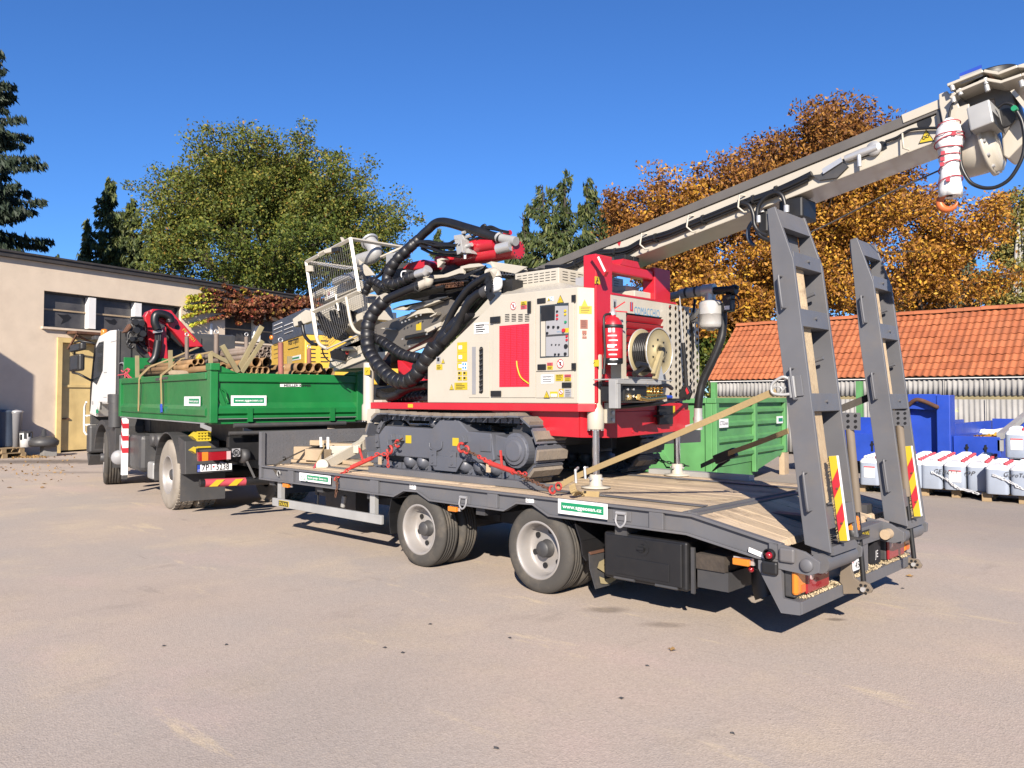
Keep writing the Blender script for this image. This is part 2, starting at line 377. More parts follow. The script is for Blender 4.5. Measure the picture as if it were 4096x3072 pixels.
def text(s, p, ux, uy, h, mat, parent, name="lettering", w=None, bold=0.0, dep=.001, shear=0):
    cu = bpy.data.curves.new("t", 'FONT'); cu.body = s; cu.size = 1; cu.extrude = 0; cu.offset = bold; cu.shear = shear
    cu.resolution_u = 2
    o = bpy.data.objects.new("t", cu); SC.collection.objects.link(o)
    bpy.context.view_layer.update()
    me = bpy.data.meshes.new_from_object(o.evaluated_get(bpy.context.evaluated_depsgraph_get()))
    bpy.data.objects.remove(o)
    xs = [v.co.x for v in me.vertices]; ys = [v.co.y for v in me.vertices]
    x0, x1, y0, y1 = min(xs), max(xs), min(ys), max(ys)
    ux, uy = V(ux).normalized(), V(uy).normalized(); sc = h / .72; sx = sc if w is None else w / (x1 - x0)
    off = origin(parent) or V((0, 0, 0)); nn = ux.cross(uy)
    for v in me.vertices: v.co = V(p) + ux * ((v.co.x - x0) * sx) + uy * (v.co.y * sc) + nn * dep - off
    me.materials.append(M[mat]); o = bpy.data.objects.new(name, me); SC.collection.objects.link(o); o.parent = parent
    return o
def quadmesh(name, P, mat, parent=None, tri=False):  # P: (n,4,3) numpy quads
    n = len(P); me = bpy.data.meshes.new(name); off = origin(parent) or V((0, 0, 0))
    co = (P.reshape(-1, 3) - np.array(off)).astype(np.float32)
    me.vertices.add(4 * n); me.vertices.foreach_set('co', co.ravel())
    me.loops.add(4 * n); me.loops.foreach_set('vertex_index', np.arange(4 * n, dtype=np.int32))
    me.polygons.add(n); me.polygons.foreach_set('loop_start', np.arange(0, 4 * n, 4, dtype=np.int32))
    me.update(calc_edges=True); me.materials.append(M[mat])
    o = bpy.data.objects.new(name, me); SC.collection.objects.link(o)
    if parent is not None: o.parent = parent
    return o
# ================================================================ SETTING
tag(B().add([(-300, -60, 0), (120, -60, 0), (120, 300, 0), (-300, 300, 0)], [(0, 1, 2, 3)]).build('ground', 'asphalt'), kind='structure')
# ---------------------------------------------------------------- beige workshop
W0 = V((-28.021, 8.763, 0)); WD = V((-.247, .969, 0)).normalized(); WNN = V((WD.y, -WD.x, 0))
def WP(s, z, d=0): return W0 + WD * s + WNN * d + V((0, 0, z))
def SW(k, x, y):
    q = PN(k, x, y, W0, WNN) - W0; return q.dot(WD), q.z
def wbox(b, s0, s1, z0, z1, d0, d1):
    return b.obox(WP((s0 + s1) / 2, (z0 + z1) / 2, (d0 + d1) / 2), WD * (s1 - s0) / 2, WNN * (d1 - d0) / 2, (0, 0, (z1 - z0) / 2))
def holed(b, s0, s1, z0, z1, holes, d0, d1):
    ss = sorted({s0, s1, *[h[0] for h in holes], *[h[1] for h in holes]}); zs = sorted({z0, z1, *[h[2] for h in holes], *[h[3] for h in holes]})
    for a, c in zip(ss, ss[1:]):
        run = None
        for e, g in zip(zs, zs[1:]):
            m, n = (a + c) / 2, (e + g) / 2
            if any(h[0] < m < h[1] and h[2] < n < h[3] for h in holes):
                if run: wbox(b, a, c, run[0], run[1], d0, d1); run = None
            else: run = (run[0] if run else e, g)
        if run: wbox(b, a, c, run[0], run[1], d0, d1)
shop = thing('workshop', WP(5, 0), 'beige rendered workshop with a flat dark roof edge and a yellow metal door', 'building')
b = B(); WH = [(-.64, 4.42, 3.96, 5.09), (6.44, 12.1, 3.96, 4.95), (-.2, 2.5, 0, 3.66)]
holed(b, -7, 16, 0, 5.96, WH, -.35, 0); wbox(b, -7, 16, 0, 5.9, -9, -8.7); wbox(b, -7, -6.7, 0, 5.9, -8.7, -.36); wbox(b, 15.7, 16, 0, 5.9, -8.7, -.36)
b.build('wall', 'plaster', shop)
b = B(); wbox(b, -7.2, 16.2, 5.965, 6.10, -9.2, .14); b.build('roof', 'roofcap', shop)
b = B(); wbox(b, -7.2, 16.2, 6.102, 6.16, -.1, .18); b.build('roof_edge', 'roofcap', shop)
def window(s0, s1, z0, z1, posts):
    fr = B()
    wbox(fr, s0, s1, z1 - .05, z1, -.3, -.12); wbox(fr, s0, s1, z0, z0 + .05, -.3, -.12); wbox(fr, s0, s0 + .05, z0 + .052, z1 - .052, -.3, -.12); wbox(fr, s1 - .05, s1, z0 + .052, z1 - .052, -.3, -.12)
    w = fr.build('window', 'darkgrey', shop)
    wbox(B(), s0 - .08, s1 + .08, z0 - .07, z0 - .004, -.12, .1).build('sill', 'plaster', w)
    xs = [s0 + .05] + [p for q in posts for p in q] + [s1 - .05]
    for a, c in posts: wbox(B(), a, c, z0 + .054, z1 - .054, -.29, -.03).build('mullion', 'white', w)
    for a, c in zip(xs[::2], xs[1::2]):
        wbox(B(), a + .004, c - .004, z0 + .055, z1 - .055, -.25, -.23).build('pane', 'dustyglass', w)
        zm = z0 + (z1 - z0) * .49
        wbox(B(), a + .006, c - .006, zm, zm + .05, -.228, -.19).build('glazing_bar', 'beigewood', w)
    return w
window(-.64, 4.42, 3.96, 5.09, [(.86, 1.11), (2.55, 2.81)])
for pts in ([(340, 490), (375, 497), (400, 492), (420, 512), (400, 530), (360, 548), (372, 520)], [(600, 518), (640, 525), (655, 515), (672, 535), (660, 552), (630, 545)]):
    q = [WP(*SW('c3', *p), -.228) for p in pts]; B().ext(q, WNN * .002).build('broken_hole', 'black', bpy.data.objects['window'])
s_p = SW('b', 888, 450)[0]; s_q = SW('b', 952, 450)[0]
window(6.44, 12.1, 3.96, 4.95, [(s_p, s_q), (s_q + 1.5, s_q + 1.75)])
d = wbox(wbox(wbox(B(), -.2, -.05, .0, 3.65, -.2, .06), 2.35, 2.5, 0, 3.65, -.2, .06), -.048, 2.348, 3.5, 3.65, -.2, .06).build('door_frame', 'doory', shop)
lf = wbox(B(), -.04, 1.14, .06, 3.49, -.16, -.1).build('door', 'doory', shop)
wbox(B(), -.04, 1.14, 2.08, 2.16, -.1, -.06).build('door_rail', 'doory', lf)
wbox(B(), .08, .3, 1.05, 1.09, -.1, -.05).build('handle', 'rust', lf)
lf = wbox(B(), 1.15, 2.34, .06, 3.49, -.16, -.1).build('door', 'doory', shop)
wbox(B(), 1.15, 2.34, 2.08, 2.16, -.1, -.06).build('door_rail', 'doory', lf)
can = thing('door_canopy', WP(.7, 3.75, .2), 'rusty sheet canopy on a bracket above the yellow door', 'canopy')
wbox(B(), .1, 2.6, 3.78, 3.86, .01, .55).build('sheet', 'rust', can)
b = B(); b.beam(WP(.15, 3.3, .02), WP(.15, 3.77, .5), .05, .05, up=WD); b.beam(WP(1.3, 3.3, .02), WP(1.3, 3.77, .5), .05, .05, up=WD); b.beam(WP(.15, 3.72, .5), WP(1.5, 3.3, .08), .05, .05, up=WD); b.build('bracket', 'rust', can)
# wing that throws the shadow on the left of the wall (outside the frame)
wing = thing('gabled_wing', (-24, 2.2, 0), 'low gabled wing shading the left end of the beige workshop wall', 'building')
c0 = WP(-.885, 2.44) + V((SD.x, SD.y, 0)).normalized() * 6 ; zt = 2.44 + 6 * math.tan(SUN_EL)
g = lambda t, z: c0 - WD * t + V((0, 0, z - c0.z))
B().ext([g(0, 0), g(5, 0), g(5, zt + 1.9), g(3.1, zt + 1.95), g(0, zt)], WNN * -.3).build('wall', 'plaster', wing)
# ---------------------------------------------------------------- creeper on the workshop
rng = np.random.default_rng(3)
def leafquads(C, size, jit=.35, up=None, asp=.62):
    n = len(C); C = np.asarray(C, float)
    a = rng.normal(size=(n, 3)); a /= np.linalg.norm(a, axis=1)[:, None]
    if up is not None: a = a * jit + np.asarray(up)[None] * (1 - jit); a /= np.linalg.norm(a, axis=1)[:, None]
    r = rng.normal(size=(n, 3)); u = np.cross(a, r); u /= np.linalg.norm(u, axis=1)[:, None]; w = np.cross(a, u)
    s = size * rng.uniform(.6, 1.35, n)[:, None]
    return np.stack([C - u * s, C - w * s * asp, C + u * s, C + w * s * asp], 1)
vine = thing('creeper', WP(8, 4.9, .1), 'creeper turning red with yellow green shoots on the beige workshop wall', 'climbing plant')
def wl(pts, n, spread, d=(.05, .22)):
    q = smoothpath([V((*SW('b', *p), 0)) for p in pts], 12); out = []
    for _ in range(n):
        c = random.choice(q); out.append(WP(c.x + random.gauss(0, spread), c.y + random.gauss(0, spread * .8), random.uniform(*d)))
    return q, out
st = B(); G = []; R = []
for pts in [[(700, 130), (480, 60), (270, 20)], [(620, 170), (350, 130), (110, 150)], [(600, 210), (330, 185), (85, 225)], [(600, 260), (330, 260), (65, 325)], [(600, 300), (370, 355), (140, 425)], [(720, 140), (640, 60), (500, -20)], [(420, 200), (260, 215), (170, 240)], [(480, 100), (330, 85), (130, 105)]]:
    q, o = wl(pts, 260, .034); st.tube([WP(p.x, p.y, .03) for p in q], .012, 5)
    cut = SW('b', 330, 200)[0]
    for c in o: (R if (c - W0).dot(WD) > cut + random.gauss(0, .35) else G).append(c)
for pts in [[(700, 140), (740, 60), (730, 20)], [(860, 120), (760, 40), (690, 10)], [(1000, 90), (860, 50)], [(1300, 110), (1470, 120)]]:
    q, o = wl(pts, 130, .04); st.tube([WP(p.x, p.y, .03) for p in q], .015, 5); R += o[:60]; G += o[60:90]
for x in (665, 690, 712, 770, 880, 930, 1010): R += wl([(x, 300), (x + random.randint(-8, 8), random.randint(360, 420))], 90, .035)[1]
for _ in range(9500):
    x = random.uniform(540, 1560); top = 130 + 25 * math.sin(x / 90) + (70 if x < 620 else 0); bot = 300 + 35 * math.sin(x / 60 + 1) + (x - 800) * .04
    y = random.uniform(top, bot) + random.gauss(0, 9); s, z = SW('b', x, y); R.append(WP(s, z, .05 + abs(random.gauss(0, .13)) + .22 * math.sin(x / 33) ** 2 * math.sin(y / 25) ** 2))
st.build('stem', 'barkdark', vine)
quadmesh('foliage', leafquads(np.array(R), .075, .75, WNN, .8), 'vinered', vine); o = quadmesh('foliage', leafquads(np.array(G), .06, .6, WNN, .75), 'vinegreen', vine); tag(o, 'yellow green young shoots')
# ---------------------------------------------------------------- things standing at the workshop wall
def LB(x, y, d=0): q = PZ('l', x, y, 0); return q + WNN * d
def pallet(loc, rz, label, group, L=1.2, Wd=.8, mat='pallet'):
    t = thing('pallet', loc, label, 'pallet', group); pr = bpy.data.objects.get('board')
    if pallet.proto is None:
        pallet.proto = t
        for i in range(5): y = -Wd / 2 + .07 + i * (Wd - .14) / 4; B().box(-L / 2, L / 2, y - .06, y + .06, .122, .144).add([], []).build('board', mat, None, .003)
        for i in range(3): x = -L / 2 + .07 + i * (L - .14) / 2; B().box(x - .07, x + .07, -Wd / 2, Wd / 2, .1, .121).build('board', mat)
        for i in range(3):
            for j in range(3): x = -L / 2 + .07 + i * (L - .14) / 2; y = -Wd / 2 + .05 + j * (Wd - .1) / 2; B().box(x - .07, x + .07, y - .05, y + .05, .0, .099).build('block', mat, None, .004)
        for o in [o for o in SC.objects if o.parent is None and o.name.split('.')[0] in ('board', 'block') and o.type == 'MESH']: o.parent = t
    else:
        for ch in pallet.proto.children: dup(ch, t)
    t.rotation_euler = (0, 0, rz); return t
pallet.proto = None
WA = math.atan2(WD.y, WD.x)
p0 = LB(180, 1000, .25); pallet(p0 - WD * .5, WA, 'weathered grey pallet carrying a paint bucket by the beige wall', 'pallets')
pallet(p0 - WD * .55 + V((0, 0, .145)), WA + .05, 'upper of two weathered pallets stacked at the beige wall', 'pallets')
zt = .29
def can_at(name, x, y, d, prof, mat, label, cat, n=20):
    q = LB(x, y, d); q.z = zt if cat != 'stand' else 0
    t = thing(name, q, label, cat); B().lathe(q, (0, 0, 1), prof, n).build('body', mat, t); return t, q
t, q = can_at('paint_bucket', 330, 1000, .35, [(.001, 0), (.15, 0), (.165, .4), (.17, .42), (.15, .43)], 'signwhite', 'white paint bucket with dark drips and a grey lid on the pallet', 'bucket')
B().lathe(q, (0, 0, 1), [(.001, .46), (.165, .46), (.172, .43), (.172, .41)], 20).build('lid', 'darkgrey', t)
b = B()
for i in range(9): a = i * .7 + .3; b.obox(q + V((math.cos(a), math.sin(a), 0)) * .163 + V((0, 0, .36 - .02 * (i % 4))), V((-math.sin(a), math.cos(a), 0)) * .035, V((math.cos(a), math.sin(a), 0)) * .008, V((0, 0, .05 + .03 * (i % 3))))
b.build('drips', 'black', t)
t, q = can_at('plastic_drum', 20, 1000, .2, [(.001, 0), (.27, 0), (.29, .05), (.29, 1.0), (.3, 1.02), (.3, 1.06), (.26, 1.1), (.001, 1.1)], 'dullblue', 'grey blue plastic drum with red lettering in the wall shade', 'drum')
text('KERMA', q + WNN * .2 + V((0, 0, .75)) - WD * .1, WD, (0, 0, 1), .1, 'signred', t)
t, q = can_at('tall_canister', 225, 1000, .15, [(.001, 0), (.11, 0), (.15, .98), (.165, .99), (.165, 1.06), (.15, 1.07), (.001, 1.1)], 'panelgrey', 'tall translucent grey canister with a rimmed lid beside the paint bucket', 'canister')
B().torus(q + V((0, 0, 1.03)), (0, 0, 1), .168, .015).build('rim', 'steel', t)
q = LB(700, 985, .45); t = thing('parasol_base', q, 'grey domed parasol base with a stub on a concrete block', 'stand')
B().box(q.x - .18, q.x + .18, q.y - .18, q.y + .18, 0, .3).build('block', 'concrete', t, .01)
qq = q - WD * .15
B().lathe(qq + V((0, 0, .31)), (0, 0, 1), [(.001, 0), (.36, 0), (.4, .05), (.41, .15), (.3, .25), (.08, .3), (.07, .3), (.06, .5), (.001, .5)], 28).build('dome', 'darkgrey', t)
# ---------------------------------------------------------------- tiled shed
SY, RY, ZE, ZR, SX0, SX1 = 24.0, 26.0, 2.30, 4.22, -13.75, -2.6
shed = thing('tiled_shed', (-8, 25, 0), 'long shed with an orange clay tile roof and corrugated cement walls', 'building')
def wavesheet(x0, z0, z1, waves=8, w=1.04):
    b = B(); n = waves * 6; xs = [x0 + w * i / n for i in range(n + 1)]; ys = [SY - .025 * math.cos(2 * math.pi * i / 6) for i in range(n + 1)]
    vs = [(x, y, z) for x, y in zip(xs, ys) for z in (z0, z1)] + [(x, y + .012, z) for x, y in zip(xs, ys) for z in (z0, z1)]; k = 2 * (n + 1)
    fs = [(2 * i, 2 * i + 2, 2 * i + 3, 2 * i + 1) for i in range(n)] + [(k + 2 * i, k + 2 * i + 1, k + 2 * i + 3, k + 2 * i + 2) for i in range(n)] + [(2 * i, 2 * i + k, 2 * i + 2 + k, 2 * i + 2) for i in range(n)] + [(2 * i + 1, 2 * i + 3, 2 * i + 3 + k, 2 * i + 1 + k) for i in range(n)]
    b.add(vs, fs, True); return b
for i in range(11):
    x = SX0 + .15 + i * 1.0
    wavesheet(x, 1.80, 2.26).build('sheet', 'asbestos', shed, fix=False); wavesheet(x, .02 + .03 * (i % 3), 1.70).build('sheet', 'asbestos', shed, fix=False)
B().box(SX0 + .1, SX1, SY + .03, SY + .12, 1.68, 1.84).build('wall_beam', 'stake', shed); B().box(SX0 + .1, SX1, SY + .13, SY + .2, 0, 2.25).build('wall', 'darkgrey', shed); B().box(SX0 + .1, SX1, SY - .075, SY - .03, 2.262, 2.285).build('gutter', 'white', shed)
B().pyz([(SY + .12, 0), (RY * 2 - SY - .1, 0), (RY * 2 - SY - .1, ZE - .1), (RY, ZR - .14), (SY + .12, ZE - .1)], SX0 + .16, SX0 + .3).build('gable', 'plaster', shed)
sl_ = math.hypot(RY - SY + .09, ZR - ZE); sd = V((0, RY - SY + .09, ZR - ZE)).normalized(); sn = V((0, -sd.z, sd.y)); e0 = V((SX0, SY - .09, ZE))
NR, TW = 10, .372; rl = sl_ / NR
def tile():
    b = B(); n = 12; vs = []
    for t, l in ((0, .0), (1, .0)):
        for i in range(n + 1):
            x = TW * 1.03 * i / n; h = .019 * math.cos(4 * math.pi * i / n + .6) + .026
            y = t * (rl * 1.12); lift = .03 * (1 - t)
            p = sd * y + sn * (h + lift) + V((x, 0, 0)); vs += [p, p - sn * .02]
    k = 2 * (n + 1)
    b.add(vs, [(2 * i, 2 * i + 2, k + 2 * i + 2, k + 2 * i) for i in range(n)], True); b.add(vs[:k], [(2 * i, 2 * i + 1, 2 * i + 3, 2 * i + 2) for i in range(n)])
    return b
tl = tile().build('tile', 'clay', None, fix=False); first = True; NC = int((SX1 - SX0) / TW)
for c in range(NC):
    for r in range(NR):
        o = tl if first else tl.copy(); 
        if not first: SC.collection.objects.link(o)
        first = False; o.parent = shed; j = random.gauss(0, .006)
        o.location = e0 + sd * (rl * r) + V((TW * c, 0, 0)) - shed.location + sn * abs(j); o.rotation_euler = (random.gauss(0, .008), random.gauss(0, .006), random.gauss(0, .006))
B().add([e0, e0 + V((SX1 - SX0, 0, 0)), e0 + sd * sl_ + V((SX1 - SX0, 0, 0)), e0 + sd * sl_], [(0, 1, 2, 3)]).add([e0 + V((0, 4.3, 0)), e0 + V((SX1 - SX0, 4.3, 0)), e0 + sd * sl_ + V((SX1 - SX0, 0, 0)), e0 + sd * sl_], [(0, 1, 2, 3)]).build('roof_boards', 'barkdark', shed)
rt_ = None
for i in range(25):
    q = V((SX0 + i * .45, RY + .02, ZR + .0))
    if rt_ is None:
        b = B(); n = 8
        vs = [q + V((x, math.cos(a) * (.14 - .01 * t), math.sin(a) * (.12 - .01 * t) + .03)) for t, x in ((0, 0), (1, .5)) for a in (math.pi * k / n for k in range(n + 1))]
        b.add(vs, [(k, k + 1, n + 2 + k, n + 1 + k) for k in range(n)], True); b.add(vs[:n + 1], [tuple(range(n + 1))]); rt_ = b.build('ridge_tile', 'clay', shed, fix=False)
    else: o = rt_.copy(); SC.collection.objects.link(o); o.location = V((i * .45, 0, random.gauss(0, .004)))
for k, x, y, zt_, lb in (('P', 3442, 1720, 1.98, 'light green post in front of the corrugated wall, seen between the ramps'), ('f', 612, 1140, 1.9, 'light green post in front of the corrugated wall above the green container')):
    q = PY(k, x, y, 22.6); t = B().box(q.x - .075, q.x + .075, 22.5, 22.65, 0, PY(k, x, 1525 if k == 'P' else 1018, 22.6).z).build('fence_post', 'ltgreen', None, .005); tag(t, lb, 'post', 'green posts by the shed')
# ---------------------------------------------------------------- green roll-off container
GC = V((-7.72, 13.7, 0)); G1 = V((-.117, .993, 0)).normalized(); G2 = V((-G1.y, G1.x, 0)); GT = 1.74
def GP(a, c, z): return GC + G1 * a + G2 * c + V((0, 0, z))
def gbox(a0, a1, c0, c1, z0, z1, bb=None): return (bb or B()).obox(GP((a0 + a1) / 2, (c0 + c1) / 2, (z0 + z1) / 2), G1 * (a1 - a0) / 2, G2 * (c1 - c0) / 2, (0, 0, (z1 - z0) / 2))
gcn = thing('skip_container', GP(2, 2, 0), 'green ribbed steel skip container behind the trailer', 'container')
GL = 4.1
b = B(); gbox(.06, GL - .06, .06, .12, .42, GT - .1, b); gbox(.12, GL, 6.0, 6.06, .2, GT - .1, b); gbox(.06, .12, .13, 6, .2, GT - .1, b); gbox(GL - .12, GL - .06, .13, 5.99, .5, GT - .1, b); b.build('wall_panel', 'ltgreen', gcn)
b = B(); gbox(-.02, GL + .02, -.03, .16, GT - .1, GT, b); gbox(-.02, .16, .165, 6.1, GT - .1, GT, b); gbox(GL - .16, GL + .02, .165, 6.1, GT - .1, GT, b); b.build('rim', 'ltgreen', gcn, .01)
for a in (0, 2.05, GL - .14): gbox(a, a + .14, -.03, .058, .2 if a < 3 else .5, GT - .102).build('post', 'ltgreen', gcn, .01)
gbox(.0, .058, .06, .2, .2, GT - .102).build('post', 'ltgreen', gcn, .01)
for a0, a1 in ((.15, 2.04), (2.2, GL - .15)):
    for z in (.62, .92, 1.22, 1.48):
        B().ext([GP(a0, .058, z - .07), GP(a0, -.0, z - .03), GP(a0, -.0, z + .03), GP(a0, .058, z + .07)], G1 * (a1 - a0)).build('rib', 'ltgreen', gcn)
B().ext([GP(2.19, .04, .2), GP(2.19, .04, .42), GP(GL, .04, .62), GP(GL, .04, .5)], G2 * 5.5).build('underside', 'ltgreen', gcn)
gbox(GL - .2, GL + .1, -.02, .1, .0, .5).build('foot', 'beigewood', gcn)
gbox(.1, 2.2, .08, 5.9, .12, .41).build('base', 'ltgreen', gcn)
B().ext([GP(-.005, .9, .4), GP(-.005, 1.0, .4), GP(-.005, 1.7, 1.4), GP(-.005, 1.6, 1.4)], G1 * .06).build('seam', 'ltgreen', gcn)
b = B(); b.torus(GP(-.02, 2.0, 1.05) , G1, .2, .035, 12, 8, 0, math.pi); b.build('lifting_hook', 'rust', gcn)
b = B(); b.beam(GP(-.2, 1.9, 1.0), GP(-.2, 1.4, .3), .1, .1, up=G1); b.beam(GP(-.2, 2.1, 1.0), GP(-.2, 2.6, .3), .1, .1, up=G1); b.beam(GP(-.2, 1.8, 1.0), GP(-.2, 2.2, 1.0), .1, .1, up=G1); b.build('hook_frame', 'darkgrey', gcn)
for a, z, w, h, tx, cm in ((.18, 1.17, .45, .17, 'CTC', 'ink'), (3.45, 1.17, .4, .16, '', '')):
    o = gbox(a, a + w, -.012, -.004, z, z + h).build('sticker', 'signwhite', gcn)
    if tx: text(tx, GP(a + .03, -.013, z + .05), G1, (0, 0, 1), .08, 'ink', o); text('CONTAINER', GP(a + .22, -.013, z + .05), G1, (0, 0, 1), .05, 'ink', o, w=.2)
    else: gbox(a + .1, a + w - .03, -.016, -.013, z + .04, z + .12).build('band', 'signgreen', o)
# ---------------------------------------------------------------- blue open containers
BY = 18.6
def bx(k, x, y): return PY(k, x, y, BY).x
def bz(k, x, y): return PY(k, x, y, BY).z
def low_container(x0, x1, zt, dep, label, grp, zb=.32):
    t = thing('low_container', ((x0 + x1) / 2, BY + 1, 0), label, 'container', grp)
    B().box(x0, x1, BY, BY + .06, zb, zt).build('front_panel', 'blue', t, .01); B().box(x0, x0 + .06, BY + .062, BY + dep, zb, zt).build('side_panel', 'blue', t)
    B().box(x1 - .06, x1, BY + .062, BY + dep, zb, zt).build('side_panel', 'blue', t); B().box(x0, x1, BY + dep + .002, BY + dep + .06, zb, zt + .3).build('back_panel', 'blue', t)
    B().box(x0 + .06, x1 - .06, BY + .06, BY + dep, zb, zb + .05).build('floor', 'blue', t)
    B().box(x0 + .3, x0 + .5, BY + .2, BY + dep - .2, 0, zb - .002).box(x1 - .5, x1 - .3, BY + .2, BY + dep - .2, 0, zb - .002).build('skid', 'blue', t)
    for fx in (.3, .7):
        q = V((x0 + (x1 - x0) * fx, BY - .01, zb + (zt - zb) * .55)); b = B(); b.beam(q + V((0, 0, -.1)), q + V((0, 0, .12)), .03, .03, up=(0, 1, 0)); b.disc(q + V((0, -.02, .05)), (0, 1, 0), .035, .03, 10); b.build('latch', 'black', t)
    return t
xa, xb, xc, xd = bx('q', 20, 900), bx('q', 560, 900), bx('q', 970, 900), bx('q', 1425, 900)
zt1 = bz('q', 150, 795); zt2 = bz('q', 1200, 820)
low_container(xa - 1.3, xb - .02, zt1, 3, 'low blue container left of the tall blue panel, half behind the ramp', 'blue containers')
lc = low_container(xc + .02, xd, zt2, 3.2, 'low blue container full of leaf litter behind the middle can pallet', 'blue containers')
C_ = np.array([(random.uniform(xc + .1, xd - .1), random.uniform(BY + .2, BY + 3.1), zt2 - .12 + random.gauss(0, .03)) for _ in range(2600)])
o = quadmesh('leaf_litter', leafquads(C_, .06), 'leaforange'); tag(o, 'dry leaf litter lying in the low blue container', 'leaves', kind='stuff')
B().box(xc + .08, xd - .08, BY + .1, BY + 3.1, .4, zt2 - .13).build('fill', 'litter', lc)
q = V((0, 0, 0)); t = thing('newspaper_sheets', ((xc + xd) / 2 - .3, BY + 2.2, zt2 - .05), 'torn white paper sheets on the litter in the blue container', 'paper'); b = B()
for i in range(5): c = t.location + V((-.4 + .2 * i, random.uniform(-.1, .1), .03 + .02 * i)); b.obox(c, (.13, .02, .03 * (i % 2)), (0, .1, .05), (0, -.002, .004))
b.build('sheet', 'signwhite', t)
b = B(); b.beam((xd + .0, BY, zt2 + .02), (xd + .0, BY + 3.2, zt2 + .55), .12, .12); b.beam((xd + .0, BY + .03, zt2 - .28), (xd + .0, BY + .03, zt2 - .06), .1, .06, up=(0, 1, 0)); b.build('cover_rail', 'galv', lc)
zh = bz('q', 800, 418)
tp = thing('hook_lift_container', ((xb + xc) / 2, BY + .5, 0), 'tall blue container end panel with a rusty lifting bar', 'container', 'blue containers')
B().box(xb, xc - .3, BY + .1, BY + .2, .3, zh - .28).build('end_panel', 'blue', tp, .01); B().box(xc - .26, xc, BY - .12, BY + .25, .3, zh - .02).build('corner_post', 'blue', tp, .015); B().box(xb - .3, xb - .002, BY - .12, BY + .25, .3, zh - .02).build('corner_post', 'blue', tp, .015)
B().box(xb + .002, xc - .262, BY - .05, BY + .22, zh - .28, zh).build('top_beam', 'blue', tp, .015)
B().ext([(xc - .262, BY - .1, zh - .05), (xc - 1.0, BY - .1, zh - .3), (xc - .262, BY - .1, zh - .34)], (0, .045, 0)).build('gusset', 'blue', tp)
B().tube(smoothpath([(xb + .02, BY - .12, zh - .25), (xb + .25, BY - .2, zh - .12), (xb + .6, BY - .2, zh - .26), (xc - .27, BY - .13, zh - .27)]), .045, 8).build('lifting_bar', 'rust', tp)
B().box(xb, xb + .06, BY + .26, BY + 4, .3, 1.2).box(xc - .06, xc, BY + .26, BY + 4, .3, 1.2).build('side_panel', 'blue', tp); B().box(xb + .1, xb + .25, BY + .3, BY + 3.8, 0, .298).box(xc - .25, xc - .1, BY + .3, BY + 3.8, 0, .298).build('skid', 'blue', tp)
# ---------------------------------------------------------------- jerrycans on pallets
CW, CD, CH = .345, .27, .5
def rrect(x, y, r, z, n=3):
    o = []
    for cx, cy, a in ((x - r, y - r, 0), (-x + r, y - r, 90), (-x + r, -y + r, 180), (x - r, -y + r, 270)):
        for i in range(n + 1): t = math.radians(a + 90 * i / n); o.append((cx + r * math.cos(t), cy + r * math.sin(t), z))
    return o
def loft(rings, sm=True):
    b = B(); n = len(rings[0]); vs = [p for r in rings for p in r]
    b.add(vs, [(i * n + j, i * n + (j + 1) % n, (i + 1) * n + (j + 1) % n, (i + 1) * n + j) for i in range(len(rings) - 1) for j in range(n)], sm)
    b.add(rings[0], [tuple(range(n))[::-1]]); b.add(rings[-1], [tuple(range(n))]); return b
def make_can():
    t = thing('jerrycan', (0, 0, 0), 'x', 'jerrycan')
    loft([rrect(CW / 2 - .02, CD / 2 - .02, .03, 0), rrect(CW / 2 - .004, CD / 2 - .004, .07, .02), rrect(CW / 2 - .004, CD / 2 - .004, .07, .405)]).build('body', 'canblue', t, fix=False)
    loft([rrect(CW / 2 - .002, CD / 2 - .002, .07, .4055), rrect(CW / 2 - .002, CD / 2 - .002, .07, .43), rrect(CW / 2 - .035, CD / 2 - .03, .06, .475), rrect(CW / 2 - .06, CD / 2 - .05, .04, .48)]).build('shoulder', 'canwhite', t, fix=False)
    b = B(); b.tube(smoothpath([(-.1, 0, .475), (-.09, 0, .515), (0, 0, .522), (.055, 0, .515), (.065, 0, .475)]), .018, 8); b.build('handle', 'canwhite', t)
    B().lathe((.115, 0, .478), (0, 0, 1), [(.03, -.02), (.03, .008), (.034, .009), (.034, .04), (.03, .044), (.001, .044)], 14).build('cap', 'pink', t); return t
can0 = make_can(); can_used = False
def cans(org, rz, nu, nv, z, where, grp, labels=()):
    global can_used
    ux, uy = V((math.cos(rz), math.sin(rz), 0)), V((-math.sin(rz), math.cos(rz), 0)); out = []
    for v in range(nv):
        for u in range(nu):
            t = can0 if not can_used else dup(can0); can_used = True
            t.location = org + ux * (CW + .012) * (u + .5) + uy * (CD + .008) * (v + .5) + V((0, 0, z)); t.rotation_euler = (0, 0, rz + random.gauss(0, .03))
            row = ('front', 'second', 'third', 'fourth')[v] + ' row'; side = ('left', 'middle', 'right')[u]; t["group"] = grp
            t["label"] = f"red capped blue jerrycan, {side} in {row} {where}"
            if (u, v) in labels:
                pl_ = B().box(-.085, .1, -CD / 2 - .005, -CD / 2 - .001, .14, .345).build('paper_label', 'signwhite', None); pl_.parent = t
                st_ = B().box(-.085, .1, -CD / 2 - .007, -CD / 2 - .0055, .32, .343).build('label_stripe', 'signred', None); st_.parent = pl_
                t["label"] = f"jerrycan with white paper label, {side} in {row} {where}"
            out.append((t, ux, uy))
    return out
